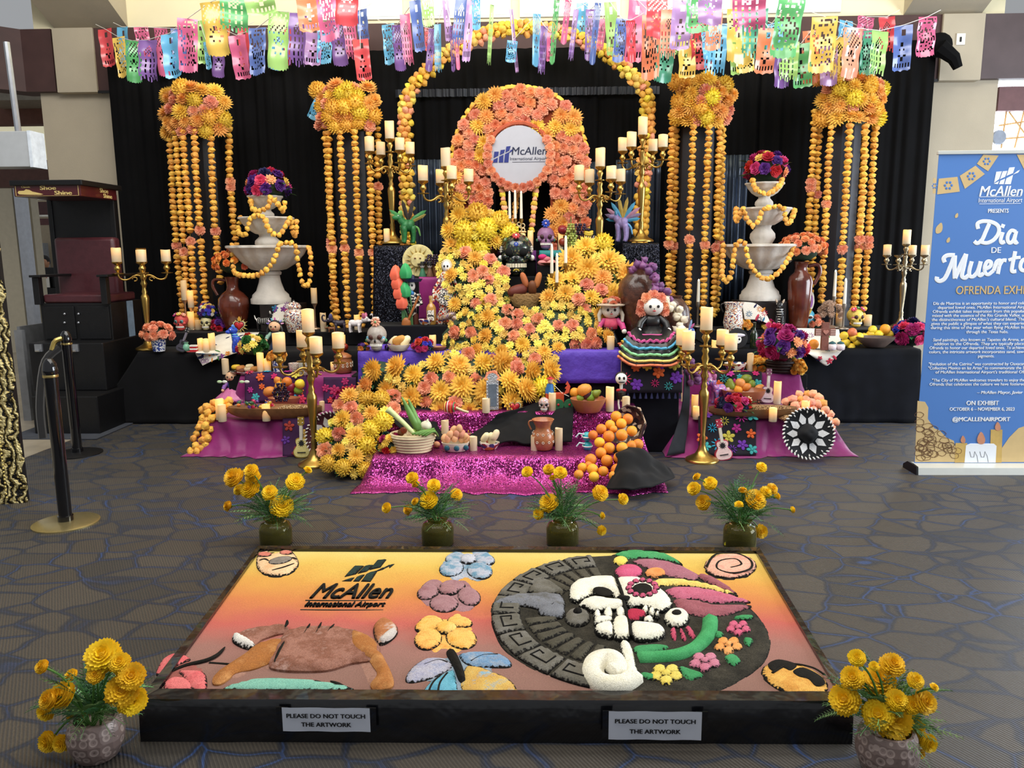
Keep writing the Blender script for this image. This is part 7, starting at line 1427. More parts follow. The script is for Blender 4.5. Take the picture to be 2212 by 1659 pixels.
# sun plate step
t=thing('sun_plate','round cream clay sun plate leaning on the left sequin plinth','plate',(W(905,598,7.55).x,7.55,Z4+.004)); R=34*PXM(7.55); M=Matrix.Translation((0,0,R))@Matrix.Rotation(PI/2-.15,4,'X'); CR_=C_('#cdbf84',rough=.7,var=.2,scale=30)
b=B(); b.lathe([(0,0),(R,0),(R,.02),(R*.93,.025),(R*.8,.018),(R*.5,.022),(R*.42,.05),(0,.06)],40,M=M); ob('disc',b,CR_,t,ang=50)
for i in range(14):a=2*PI*i/14; b=B(); b.add([(R*.5*math.cos(a-.13),R*.5*math.sin(a-.13),.03),(R*.86*math.cos(a),R*.86*math.sin(a),.03),(R*.5*math.cos(a+.13),R*.5*math.sin(a+.13),.03),(R*.6*math.cos(a),R*.6*math.sin(a),.045)],[(0,1,3),(1,2,3),(2,0,3)],M); ob('sun_ray',b,C_('#b59c58',rough=.7),t,smooth= False)
for s in (-1,1):b=B(); b.ell((s*R*.16,R*.1,.06),(R*.07,R*.04,.012),8,5,M); ob('sun_eye',b,CLAY,t)
for x,nm,mm in ((913,'left green-skirted','#3f7a5a'),(929,'right brown-robed','#7a5a42')):
 t=base_thing('mini_skeleton','%s small skeleton figure with a wide hat before the sun plate'%nm,'figurine',x,600,Z4+.004,32,Y=7.48); LA('robe',[(.24,0),(.25,.05),(.14,.4),(.12,.55),(0,.6)],C_(mm),t,14); E('skull_head',(0,-.02,.72),(.17,.16,.17),WHT,t); LA('hat',[(0,.84),(.34,.83),(.35,.86),(.14,.9),(.12,1.0),(0,1.0)],BLK,t,16)
 for s in (-1,1):E('eye',(s*.065,-.16,.74),(.04,.02,.05),BLK,t,6,4)
t,p,R,h=bowl('wicker bowl of black grapes beside the sun plate',947,600,Z4+.004,34,26,WOOD,Y=7.53,name='grape_bowl'); grapes('black grape bunch in the wicker bowl by the sun plate',935,562,7.5,8,5,FC['grape'],3,3); heap([('mango','papaya',953,556,8,(0,.8,0)),('mango','green',942,557,6,(0,1.4,0))],'on the grape bowl by the sun plate','of the grape bowl',947,600,Z4,7.53)
# black skull, breads
BD=[((0,-.3,.93),.11,C_('#b53a3f')),((-.25,-.28,.85),.06,C_('#5a7a4a')),((.25,-.28,.85),.06,C_('#5a7a4a')),((-.36,-.12,.62),.09,C_('#c9c2b4')),((.36,-.12,.62),.09,C_('#c9c2b4')),((0,-.36,.74),.06,C_('#3a55b0')),((0,-.33,.13),.08,C_('#d9c04a'))]
skull('large glossy black skull painted with flowers on the altar centre',1116,602,Z4+.004,90,pat('blackskull',['#1d2023','#24282c','#33503a','#1d2023','#24282c','#6f6a48','#1d2023','#24282c'],26,'vor',rough=.2,coat=.5),Y=7.52,eye=C_('#040404',rough=.9),teeth=C_('#e6ddc2'),deco=BD,ears=WHT)
riser('bread_stand','dark block under the bread basket amid the flowers',1095,1172,7.02,7.3,1.13,VELV,Z3,'stand',665)
t,p,R,h=bowl('tipped oval straw basket of bread loaves at the altar centre',1136,662,1.134,78,30,C_('#b08a58',rough=.75,bump=.5,bscale=50),Y=7.12,name='bread_basket',cat='basket',sq=.6)
for q,(kd,c,x,y,r,rot,lab) in enumerate((('bread','brown',1118,628,15,(0,1.3,.2),'large dark brown round loaf'),('bread','bread',1133,605,8,(0,-.35,0),'left golden baguette'),('bread','bread',1162,605,8,(0,.25,0),'right golden baguette'),('bread','brown',1150,622,11,(.3,0,0),'seeded brown roll'))):o=fruit(kd,c,lab+' in the oval straw basket','bread',W(x,y,7.1),r*PXM(7.1),rot=rot); o.scale=(o.scale[0],o.scale[1],o.scale[2]*(1.45 if 'baguette' in lab else 1))
riser('bread_stand','dark block under the pink bread plate right of the black skull',1160,1205,7.48,7.64,1.5,VELV,Z4,'stand',580)
bowl('small brown plate of pink sweet bread right of the black skull',1184,577,1.504,50,5,CLAY,Y=7.53,name='bread_plate',cat='plate')
for q,(x,y,r,c) in enumerate(((1172,568,9,'#d98a8a'),(1190,567,9,'#dd9a92'),(1181,560,8,'#c9747a'),(1172,555,8,'#cf2f72'))):
 b=B(); b.ell((0,0,0),(1.2,.9,.75),12,8); o=one('sweet_bread',('left pink','right pale pink','upper dusky pink','deep magenta')[q]+' sweet bread bun on the small plate','bread',b,C_(c,rough=.8),W(x,y,7.5),sc=r*PXM(7.5),ang=180)
 # top step
skull('purple sugar skull with a blue flower crown on the top step',1179,538,Z5+.006,62,C_('#8d6288'),Y=7.8,top=(C_('#2f4bb0'),C_('#c9a0b0'),C_('#d9c79a')),ears=C_('#4a8a6a'),eye=C_('#3a1d22'),deco=[((-.3,-.25,.5),.1,C_('#b5a0c8')),((.3,-.25,.5),.1,C_('#b5a0c8'))])
for x,y,r,nm in ((1215,497,10,'upper'),(1217,524,10,'lower')):fruit('apple','red',nm+' dark red pomegranate beside the top-step fruit bowl','pomegranate',W(x,y,7.78),r*PXM(7.78))
b=B(); b.box(-.05,.05,-.03,.03,0,W(1215,508,7.78).z-Z5-.012); one('fruit_block','little dark block carrying the upper pomegranate','stand',b,BLKPAINT,(W(1215,508,7.84).x,7.84,Z5+.006),smooth= False)
bowl('brown glazed bowl with a white pattern holding grapes on the top step',1256,540,Z5+.002,56,30,pat('mosaic',['#5a3826','#6b4530','#d9d2c6','#4a3024'],30,'vor'),Y=7.85)
grapes('dark grape bunch in the patterned bowl on the top step',1253,500,7.8,9,6,FC['grape'],3.3,4); grapes('pale green grape bunch hanging before the patterned bowl',1233,515,7.72,6,11,FC['ggrape'],3.2,5)
for q in range(2):veg('banana',('upper','lower')[q]+' banana on the patterned bowl rim','banana',[W(1262,500+q*4,7.78),W(1272,504+q*3,7.76),W(1281,499+q*4,7.78)],[.006,.014,.017,.018,.018,.018,.018,.016,.012,.005],C_('#e3c13f'))
bowl('brown clay bowl under the mums left of the horseshoe opening',1048,546,Z5-.1,56,26,CLAY,Y=7.62)
# plinth creatures
beast('green winged dragon figure on the left plinth','dragon_figure','figurine',882,523,ZPL,78,C_('#2f7a45',var=.3),C_('#7fc26a'),Y=7.84,rz=.4,L_=.34,legs=.3,head=.09,neck=(.05,.25),wings=[(C_('#3f8a4a'),1.0,.62),(C_('#9a8a45'),1.15,.56),(C_('#2c241c'),.25,.62)],ears=.1,tail=[(.17,0,.45),(.28,0,.4),(.34,0,.2)])
beast('purple feathered horse figure with fanned wings on the right plinth','winged_figure','figurine',1343,521,ZPL,74,C_('#8f7fb0',var=.2),C_('#5f9ac0'),Y=7.84,rz=-.3,L_=.3,legs=.34,head=.08,neck=(.04,.22),wings=[(C_('#4f9ac0'),.6,.62),(C_('#b08098'),.95,.6),(C_('#7a6a8a'),1.25,.56),(C_('#b59a4a'),.2,.66),(C_('#3f8fb0'),1.5,.5)],ears=.09,tail=[(.15,0,.5),(.25,0,.4),(.3,0,.2)])
# right centre: urns, garlic, dolls
vase('large mottled dark brown urn right of the flower cascade','clay_urn','urn',1378,762,ZP,168,[(.14,0),(.15,.02),(.22,.3),(.265,.55),(.27,.7),(.235,.82),(.17,.885),(.155,.92),(.165,.985),(.175,1.0),(.15,1.0),(.13,.92),(0,.9)],URN,Y=6.82)
vase('smaller mottled brown urn leaning behind the ruffled doll','clay_urn','urn',1452,752,.84,102,[(.2,0),(.3,.2),(.36,.5),(.33,.75),(.22,.9),(.17,.95),(.19,1.0),(.14,1.0),(0,.92)],URN,Y=6.8)
t=thing('garlic_braid','long braid of purple and white garlic hanging over the large urn','garlic braid',W(1385,560,6.75)); g0=W(1385,560,6.75); gp=smooth_path([W(x,y,Y)-g0 for x,y,Y in ((1372,578,6.62),(1392,568,6.62),(1412,592,6.6),(1425,620,6.58),(1437,648,6.56),(1455,672,6.55),(1470,700,6.54),(1478,730,6.52),(1484,760,6.5),(1492,800,6.48),(1498,830,6.46))],60); random.seed(8)
b=B(); b.tube(gp,.014,5); ob('braid_cord',b,C_('#8f8466'),t)
for i in range(52):
 f=i/51; q=crom(gp,f); wht=.38<f<.75; o=inst('garlic_bulb',fruit_me('bulb'),FC['garlic'] if wht else FC['onion'],t,q+Vector((random.uniform(-.05,.05),random.uniform(-.05,0),random.uniform(-.03,.03))),(random.uniform(-1.2,1.2),random.uniform(-1.2,1.2),0),random.uniform(.03,.038))
doll('skull-faced doll in a wide flowered hat on the purple step',1318,757,ZP,100,BLK,C_('#d9488a'),C_('#c9bfae'),WHT,Y=6.72,hat=C_('#b5a592'),apron=C_('#e85a7a'),skirt_w=.2)
posy('coral flowers on the hat doll\'s brim','hat_flowers',W(1322,660,6.72),.075,[('carn',F_COR,.55)],9,61,.6)
doll('orange-haired skull doll in a wide black skirt with rainbow ribbons',1408,777,.842,112,BLK,BLK,C_('#e8734a'),WHT,Y=6.5,skirt_w=.62,hairballs=F_COR,stripes=[C_('#e8845a'),C_('#d9c04a'),C_('#7cc98a'),C_('#5ab0d9'),C_('#d95a9a')],apron=BLK)
dl=[o for o in bpy.data.objects if 'rainbow ribbons' in str(o.get('label'))][0]; inv=Matrix.LocRotScale(dl.location,dl.rotation_euler,dl.scale).inverted()
rk=[[W(1408+dx*f,722+dy,Yk) for f in (-1,-.6,0,.6,1)] for dx,dy,Yk in ((28,0,6.42),(50,18,6.27),(62,45,6.22),(70,68,6.2))]
for r in rk:r[0].z+=.06; r[4].z+=.06; r[0].y+=.06; r[4].y+=.06
sk,PS=cloth('skirt_front', None, None,rk,BLK,40,14,.012,14,parent=dl,off=.01); sk.matrix_parent_inverse=inv
for f,c in ((.97,'#e8845a'),(.82,'#e3d87a'),(.67,'#8fd09a'),(.5,'#5ab0d9'),(.34,'#d95a9a')):
 b=B(); b.tube([PS.at(i/30,f)+PS.nrm(i/30,f)*(.02+.012*math.sin(i*1.9)) for i in range(31)],.012,5); o=ob('ruffle_ribbon',b,C_(c,rough=.6),dl); o.matrix_parent_inverse=inv
 # left table
def potted(label,x,y,z,wpx,hpx,m,fk,fn,frpx,Y= None,cat='potted flowers'):
 p,k=spot(x,y,z,Y); t=thing('flower_pot',label,cat,p+Vector((0,0,.002))); R=wpx*k/2; h=hpx*k; LA('pot',[(R*.75,0),(R*.8,.01),(R,h),(R*.92,h),(R*.8,h*.8),(0,h*.8)],m,t); fr_=frpx*k; random.seed(int(x)); b=B(); b.ell((0,0,h+fr_*.3),(fr_*.7,fr_*.6,fr_*.45),10,6); ob('leaf_core',b,LEAFD,t); pl_=[]
 for _ in range(600):
  if len(pl_)>=fn: break
  d=Vector((random.gauss(0,1),random.gauss(-.4,.8),random.gauss(.4,.7))).normalized(); q=Vector((d.x*fr_*.95,d.y*fr_*.7,h+fr_*.35+d.z*fr_*.6)); kd,mm,r=random.choice(fk)
  if d.z<-.3 or any((q-a).length<r*fr_*1.2 for a in pl_): continue
  pl_.append(q); blossom(kd,mm,t,q,r*fr_,d)
 return t
potted('coral carnations in a blue and white pot on the left table',344,759,ZT,32,27,BW,[('carn',F_COR,.33)],22,34)
guitar('small black toy guitar leaning on the left table',388,760,ZT,56,BLK,C_('#3d3a46'),C_('#6a6470'),tilt=.33)
vase('tiny green painted jar beside the cake slices on the left table','painted_jar','jar',403,759,ZT,20,[(.25,0),(.32,.1),(.4,.4),(.3,.7),(.2,.8),(.28,1),(0,1)],C_('#7ab59a'))
t=base_thing('cake_slices','red and white layered cake slices on a plate on the left table','cake',419,761,ZT,18); LA('plate',[(.5,0),(.9,.06),(.88,.1),(0,.06)],C_('#b8484a'),t,24,sq=.6)
for j in range(4):b=B(); b.box(-.4,.45,-.25,.25,.1+j*.2,.28+j*.2); ob('layer',b,(RED_,WHT)[j%2],t,smooth= False)
skull('red-faced sugar skull mask with a rose crown on the left table',393,715,ZU,38,C_('#d9564f'),eye=C_('#5f9a9a'),eyec=BLK,deco=[((-.25,-.2,.95),.16,F_PINK),((.0,-.25,1.0),.17,F_YEL),((.26,-.2,.95),.16,F_COR)])
skull('cream skull with a tall crown of pink and yellow flowers on the left table',447,714,ZU,32,C_('#d9cf9a'),eye=C_('#33312a'))
posy('pink, yellow and blue flowers crowning the cream skull','flower_bouquet',W(449,688,G(447,714,ZU).y+.02),.105,[('rose',F_PINK,.3),('daisy',F_YEL,.24),('daisy',fm('#e9e4d8'),.22),('rose',F_PUR,.26),('daisy',F_BLUE,.22)],30,62,1.25)
vase('large glossy red-brown jug with a neck handle on the left table','clay_jug','jug',508,706,ZU,116,[(.16,0),(.17,.02),(.25,.25),(.285,.45),(.27,.6),(.19,.7),(.12,.75),(.1,.82),(.11,.93),(.14,1),(.1,1),(0,.9)],GLAZE,handle=-1,Y=8.1)
potted('orange silk flowers standing in the red-brown jug',505,588,W(508,590,8.1).z-.002,12,5,LEAFD,[('rose',fm('#f08040'),.2),('rose',fm('#ee8f52'),.2)],30,44,Y=8.1)
heart('small red heart ornament in a gold spiked rim on the left table',517,717,ZU,34,rays=14,ray_l=.18)
beast('blue and violet cat figure on the left table','cat_figure','figurine',512,762,ZT,58,C_('#2f4fc0',var=.35),C_('#5a8fe0'),rz=.5,sit= True,L_=.45,head=.16,spots= None,stripes=C_('#6fd0c0'))
beast('black and white striped skeleton cat on the left table','cat_figure','figurine',572,716,ZU,46,BLK,WHT,rz=PI-.2,L_=.75,legs=.3,stripes=WHT,neck=(.05,.3),tail=[(.36,0,.5),(.45,0,.6),(.5,0,.75)],head=.16)
t=vase('white talavera ginger jar with a domed lid on the left table','lidded_jar','jar',638,718,ZU,70,[(.2,0),(.22,.02),(.3,.35),(.33,.52),(.28,.66),(.19,.72),(.19,.76),(0,.76)],TALA); LA('lid',[(.22,.76),(.22,.79),(.18,.88),(.08,.93),(.03,.94),(.03,.97),(0,1.0)],TALA,t); E('knob',(0,0,.985),(.04,.04,.025),BLK,t,8,6)
doll('smiling rag doll with a halo of ribbons on the left table',597,757,ZT,66,C_('#24344f'),C_('#8fb5a0'),BLK,ribbons=[C_('#d9a0c0'),C_('#8f8fd0'),C_('#e9e4da'),C_('#c05a9a'),C_('#5aa0b5'),C_('#e0b5d0'),C_('#7a6ab5')],skirt_w=.25)
potted('blue and white tub below the purple fabric flowers',541,790,ZB,34,22,BW,[('rose',F_RED,.4)],3,12)
beast('dark brown elephant figure raising its trunk on the left table','elephant_figure','figurine',735,717,ZU,40,C_('#3a3340'),C_('#5a5a8a'),rz=.2,L_=.6,legs=.3,trunk= True,ears=.2,head=.18)
beast('white elephant figure with pink painted flowers and raised trunk','elephant_figure','figurine',768,719,ZU,44,C_('#ece6e6'),C_('#d9789a'),rz=PI-.15,L_=.65,legs=.3,trunk= True,ears=.2,head=.18,spots=[C_('#d9487a'),C_('#3a7a6a')])
beast('tiny brown turtle figure on the left table','turtle_figure','figurine',717,718,ZU,22,C_('#7a4a2a'),C_('#5a7a5a'),rz=.1,L_=.7,legs=.2,head=.14,neck=(.1,.1))
# left steps
bowl('oval plate of cookies and sweets on the upper left step',535,808,ZB,78,6,TALA,name='cookie_plate',cat='plate',sq=.5)
heap([('bread','pale',537,797,7,(0,1.5,0)),('bread','bread',520,795,7,(0,1.4,.5)),('bread','brown',519,801,7,(0,1.5,0)),('bread','bread',550,797,7,(0,1.5,.3)),('bread','lemon',510,793,7,(0,1.5,.2)),('bread','pale',539,791,6,(0,1.5,.2))],'on the cookie plate','on the cookie plate',535,806,ZB)
potted('golden marigolds in a blue and white cup on the upper left step',601,808,ZB,25,30,BW,[('mari',F_GAR,.45)],10,20)
vase('talavera coffee cup behind the left floor candelabrum','coffee_cup','cup',637,808,ZB,24,[(.25,0),(.45,.3),(.55,.95),(.55,1),(.48,1),(.4,.5),(0,.3)],TALA,handle=0); vase('teal-eyed talavera mug behind the left floor candelabrum','coffee_mug','mug',656,810,ZB,26,[(.36,0),(.38,.02),(.38,1),(.33,1),(.3,.3),(0,.3)],pat('mugp',['#eee6d2','#3a8f95','#2b2b2b','#eee6d2'],16,'ring'),handle=0)
t=vase('lidded brown clay pot with white rings beside the purple cloth','bean_pot','pot',742,806,ZB,52,[(.3,0),(.36,.05),(.4,.3),(.38,.5),(.34,.6),(.36,.66),(0,.66)],CLAYL,Y=7.26); LA('lid',[(.37,.66),(.36,.72),(.2,.82),(.06,.86),(.06,.92),(0,.94)],CLAYL,t)
for zz in (.3,.42):
 for i in range(14):a=2*PI*i/14; b=B(); b.tube([(.04*math.cos(f),0,.04*math.sin(f)) for f in [2*PI*j/10 for j in range(10)]],.012,4, True); ob('painted_ring',b,C_('#efe6d0'),t,(.405*math.cos(a),.405*math.sin(a),zz),(0,0,a+PI/2))
for q,(x,y) in enumerate(((728,757),(745,750),(716,775))):fruit('apple','red',('left','upper','lower')[q]+' dark red onion beside the lidded clay pot','onion',G(x,y+8,ZT if q<2 else ZB)+Vector((0,0,.035)),.035)
doll('rag doll in a pink rainbow skirt and ribbon braids on the left step',504,864,ZA,66,pat('rskirt',['#d94a9a','#e88ab0','#3a3f7a','#d94a9a','#8f5ac0','#e8a0a0'],9,'wave',thr=3,coat=0),C_('#9a6ab8'),C_('#1a1412'),apron=C_('#2a3f7a'),ribbons=[],skirt_w=.6)
for s in (-1,1):t=base_thing('hair_bow','%s pale green braid bow of the pink-skirted doll'%('left' if s<0 else 'right'),'bow',504+s*24,828,W(504+s*24,828,7.0).z,14,Y=7.0); E('loop',(-.4,0,.2),(.45,.1,.25),C_('#c9e8b5'),t,8,5); E('loop',(.4,0,.2),(.45,.1,.25),C_('#e9f0e0'),t,8,5)
bowl('oval terracotta bowl of mixed fruit on the left step',615,882,ZA,72,24,CLAYL,sq=.6)
heap([('mango','mango',582,846,13,(0,1.2,0)),('orange','orange',605,835,12),('orange','orange',620,825,11),('apple','red',627,838,13),('apple','red',625,852,11),('apple','lemon',648,830,11),('pear','green',645,842,11),('apple','mango',600,822,9)],'in the terracotta bowl on the left step','of the left terracotta bowl',615,876,ZA)
grapes('dark grape bunch spilling over the left terracotta bowl',608,850,6.6,8,9,FC['grape'],3.1,6)
def trough(label,xa,xb,y,z,hpx,m,depth=.22):
 p0,k=spot((xa+xb)/2,y,z); L_=(xb-xa)*k/2; h=hpx*k; t=thing('wooden_trough',label,'trough',p0+Vector((0,0,.002))); b=B(); n=28; vs=[]
 prof=[(0,.0),(.5,.05),(.85,.5),(1,1),(.92,1),(.75,.5),(.4,.28),(0,.25)]
 for i in range(n+1):
  u=-1+2*i/n; w=depth/2*math.sqrt(max(.02,1-abs(u)**2.6)); lift=.55*h*abs(u)**4
  for s in (-1,1):
   for a,q in (prof if s<0 else prof):vs.append((u*L_,s*w*a,lift+(h-lift)*q))
 m_=len(prof)
 for i in range(n):
  for s in range(2):
   for j in range(m_-1):a=(i*2+s)*m_+j; c=((i+1)*2+s)*m_+j; b.f.append((a,c,c+1,a+1) if s else (a+1,c+1,c,a)); b.mi.append(0)
 b.v=[tuple(v) for v in vs]; ob('trough_body',b,m,t,ang=70,fixn= True); return t,p0,L_,h
def grains(label,p0,xa,xb,w,z,n,seed,m):
 random.seed(seed); b=B()
 for _ in range(n):
  x,y=random.uniform(xa,xb),random.gauss(0,w*.42)
  if abs(y)>w: continue
  hz=z+.025*(1-(y/w)**2)*(1-abs((2*x-xa-xb)/(xb-xa))**4); M=Matrix.Translation((x,y,hz))@Euler((random.uniform(0,3),random.uniform(0,3),0)).to_matrix().to_4x4(); b.ell((0,0,0),(.009,.006,.005),5,3,M)
 o=ob('grains',b,m, None,p0); b2=B(); b2.ell(((xa+xb)/2,0,z-.004),((xb-xa)/2,w,.026),20,8); tag(ob('grain_bed',b2,m,o,ang=180),kind='stuff'); return tag(o,label,'grains',kind='stuff')
GR=pat('grain',['#c9a878','#8a6238','#dcc49a','#6b4626'],160,'vor',rough=.7,coat=0)
t,p0,L_,h=trough('long carved wooden trough of sweets and grain on the left step',490,700,905,ZA,28,WOOD); grains('pale grain heaped in the right half of the left wooden trough',p0+Vector((0,0,h*.8)),.05*L_,.82*L_,.08,.0,500,4,GR)
CAND=[C_(c,rough=.25,coat=.3) for c in ('#c0305a','#2f5a3a','#d9b03a','#5a2f86','#e07a3a','#2a3a7a')]
def candy(label,group,p,sc,m):
 t=thing('wrapped_candy',label,'candy',p,random.uniform(0,6),group,sc); t.rotation_euler=(random.uniform(-.5,.5),random.uniform(-.5,.5),t.rotation_euler.z); inst('candy_body',CANME,m,t); inst('twist',TWME,m,t,(1.0,0,0)); inst('twist',TWME,m,t,(-1.0,0,0),(0,0,PI))
_b=B(); _b.ell((0,0,0),(1,.7,.7),8,6); CANME=mesh('candy_body',_b,WHT); _b=B(); _b.add([(-.1,0,0),(.8,.5,.1),(.65,0,-.1),(.8,-.5,.1)],[(0,2,1),(0,3,2)]); TWME=mesh('twist',_b,WHT)
random.seed(12)
for i in range(26):pp_=p0+Vector((random.uniform(-.8,-.05)*L_,random.gauss(0,.03),h*.95+random.uniform(0,.05))); candy('colourful wrapped candy heaped in the left end of the left trough','candies in the left trough',pp_,.022,random.choice(CAND))
for i in range(10):pp_=G(random.uniform(535,585),random.uniform(858,870),ZA)+Vector((0,0,.06+random.uniform(0,.06))); candy('colourful wrapped candy piled behind the left trough','candies behind the left trough',pp_,.024,random.choice(CAND))
guitar('yellow toy guitar leaning on the left cloth',652,988,0,92,C_('#a98a2f'),C_('#e3d48a'),C_('#d9d2c0'),Y=6.12,tilt=-.02,lean=-.16)
sombrero('maroon sombrero with white lace leaning behind the left floor candelabrum',712,992,0.02,108,C_('#4a1a24',rough=.8),C_('#e6e1d8'),Y=5.98,lean=1.25,lace=C_('#cfcac6',rough=.8))
b=B(); b.ell((0,0,0),(.04,.04,.04),14,10); one('lilac_ball','smooth lilac ball beside the maroon sombrero','ball',b,C_('#9a9ad0'),G(671,895,ZA)+Vector((0,0,.04)),ang=180)
# right steps
bowl('big painted clay bowl of mixed fruit on the right step',1605,875,ZA,94,34,CLAYL,sq=.75); bw=bpy.data.objects[[o.name for o in bpy.data.objects if o.get('label')=='big painted clay bowl of mixed fruit on the right step'][0]]
flat_flower('painted_daisy',(0,-.155,.07),.04,C_('#d9cfa0'),BLK,bw,9); flat_flower('painted_spiral',(.1,-.125,.05),.03,C_('#4a2a1a'),CLAYL,bw,6)
heap([('pear','green',1577,832,13),('apple','papaya',1599,828,11),('orange','orange',1594,842,11),('mango','mango',1612,836,10,(0,1.2,0)),('apple','green',1612,842,11),('apple','green',1622,830,10),('mango','green',1612,818,11,(0,1.4,0)),('mango','papaya',1640,840,11,(0,1.0,0)),('mango','mango',1630,842,8,(0,.8,0))],'in the big painted clay bowl on the right step','of the right clay bowl',1605,868,ZA)
t,p0,L_,h=trough('long carved wooden trough of flowers and seeds on the right step',1530,1720,903,ZA,24,C_('#8f6a45',rough=.6,var=.2)); grains('brown speckled seeds in the right half of the right trough',p0+Vector((0,0,h*.8)),.0*L_,.85*L_,.08,.0,500,5,pat('seed',['#b08a5a','#5a3a22','#d0b080','#7a5230'],160,'vor',rough=.7,coat=0))
posy('dark pink and purple fabric flowers in the left half of the right trough','fabric_flowers',p0+Vector((-.45*L_,0,h*.75)),.16,[('rose',F_PINK,.28),('rose',F_PUR,.28),('rose',F_RED,.28),('daisy',F_NAVY,.24)],22,71,.6)
bowl('small flat dish of speckled seeds before the marigold runner',1712,908,ZA,58,4,WOOD,name='seed_dish',cat='dish'); grains('speckled seeds heaped on the small flat dish',G(1712,908,ZA)+Vector((0,0,.008)),-.09,.09,.06,.005,250,6,pat('seed',[],1))
beast('blue and pink elephant figure beside the right candelabrum','elephant_figure','figurine',1552,872,ZA,62,pat('ele',['#4a4ab0','#8a5ac0','#d97a9a','#4a8ad0'],8,'swirl'),C_('#c97aa8'),rz=.5,L_=.5,legs=.35,trunk= False,ears=.16,head=.18,neck=(.1,.3))
guitar('pink toy guitar standing beside the right fruit bowl',1657,872,ZA,76,C_('#8f5a72'),C_('#e9d8dc'),C_('#e3dcd4'),tilt=.06,lean=-.16)
guitar('red toy guitar leaning on the embroidered cloth at right',1566,992,0,92,C_('#b03048'),C_('#e3c6c2'),C_('#d9d2c0'),Y=6.05,tilt=-.16,lean=-.16)
sombrero('black sombrero with white lace flower leaning at the far right step',1746,997,0.02,112,C_('#101116',rough=.8),C_('#eceae4'),Y=6.02,lean=1.28,lace=C_('#dcdcdc',rough=.8))
doll('rag doll in a green embroidered dress on the right marigold runner',1718,858,ZA,62,pat('gdress',['#3f9a6a','#6fc09a','#e9ece0','#3f9a6a'],12,'vor',coat=0),WHT,C_('#17120f'),apron=C_('#4aa882'),skirt_w=.5)
sombrero('little purple sombrero on the right step behind the candelabrum',1599,777,ZB,34,C_('#7a62a8',rough=.7),C_('#c9b8e0'),lean=.35)
t=base_thing('wine_bottle','dark green wine bottle behind the orange marigolds at right','bottle',1627,766,ZT,54,Y=7.55); LA('glass',[(.14,0),(.15,.02),(.15,.52),(.1,.64),(.055,.72),(.05,.96),(.06,.97),(.06,1),(0,1)],C_('#1f2a1a',rough=.08,coat=.6),t)
bowl('talavera bowl behind the right floor candelabrum',1588,806,ZB,48,18,TALA,Y=7.27); vase('brown glazed clay mug on the right upper step','clay_mug','mug',1575,790,ZB,24,[(.4,0),(.5,.3),(.45,.8),(.5,1),(.4,1),(0,.5)],CLAYL,handle=1)
t,p,R,h=bowl('dark wicker handle basket of eggplants on the right upper step',1690,804,ZB,72,26,C_('#241814',rough=.6,bump=.6,bscale=50),name='eggplant_basket',cat='basket',sq=.7); b=B(); b.tube([(R*.8*math.cos(f),0,h+.21*math.sin(f)) for f in [PI*i/20 for i in range(21)]],.009,6); ob('handle',b,C_('#3a2219'),t)
for j in range(4):b=B(); b.tube([(R*(.78+.2*(j+1)/4)*math.cos(a),.7*R*(.78+.2*(j+1)/4)*math.sin(a),h*(j+.6)/4.2) for a in [2*PI*i/30 for i in range(30)]],h*.1,5, True); ob('wicker_coil',b,C_('#2e1d16',rough=.6),t)
heap([('mango','eggplant',1674,774,13,(0,1.2,0)),('mango','eggplant',1690,773,12,(0,1.2,.3)),('mango','eggplant',1700,772,11,(0,1.3,.2)),('mango','green',1714,770,9,(0,1.3,0)),('pear','green',1722,776,9,(0,1.2,0))],'in the dark handle basket','of the dark handle basket',1690,800,ZB)
# right table
vase('talavera pitcher with a black handle on the right table','talavera_pitcher','pitcher',1583,716,ZU,62,[(.26,0),(.28,.02),(.34,.3),(.3,.6),(.27,.75),(.33,.97),(.34,1),(.3,1),(.22,.75),(0,.7)],TALA,handle=-1,hm=BLK)
t=base_thing('catrina_plate','black plate with a white skull face in a hat leaning on the riser','plate',1592,752,ZT,42); b=B(); b.lathe([(0,0),(.5,0),(.52,.03),(.4,.04),(0,.04)],28,M=Matrix.Translation((0,0,.5))@Matrix.Rotation(PI/2-.2,4,'X')); ob('disc',b,BLK,t); E('skull_face',(0,-.06,.42),(.2,.05,.24),WHT,t); b=B(); b.ell((0,-.08,.66),(.38,.05,.1),14,6); ob('hat',b,C_('#d8d2dc'),t,ang=180)
for s in (-1,1):E('eye',(s*.08,-.11,.46),(.05,.02,.06),BLK,t,8,5)
beast('black skeleton dog with white bones sitting on the right table','dog_figure','figurine',1683,712,ZU,62,BLK,C_('#cbb7a0'),rz=1.1,sit= True,L_=.45,head=.15,stripes=WHT)
t=base_thing('rabbit_mask','blue painted rabbit mask with tall ears on the right table','mask',1736,708,ZU,76); BLUE_=C_('#4fa9c4',var=.2); b=B(); b.ell((0,0,.28),(.3,.17,.28),20,12); ob('face',b,BLUE_,t,ang=180)
b=B(); b.prism([(-.14,.5),(0,.2),(.14,.5),(.1,.56),(-.1,.56)],-.19,-.1); ob('forehead_patch',b,pat('rdots',['#2b2416','#e9b93a'],26,'ring'),t,fixn= True)
for s in (-1,1):
 b=B(); o_=[(s*.05,.5),(s*.04,.72),(s*.12,.95),(s*.17,1.0),(s*.22,.9),(s*.24,.7),(s*.18,.5)]; b.prism(closed2(o_),-.05,.02); er=ob('ear',b,C_('#e9e4cf'),t,fixn= True); b=B(); b.prism(closed2([(s*.14+(x-s*.14)*.6,.73+(z-.73)*.68) for x,z in o_]),-.065,-.05); ob('inner_ear',b,C_('#a06ab0'),er,fixn= True)
 e_=E('eye_ring',(s*.12,-.15,.3),(.085,.03,.055),WHT,t); E('eye',(s*.12,-.175,.3),(.06,.02,.035),C_('#4a2a1a'),e_)
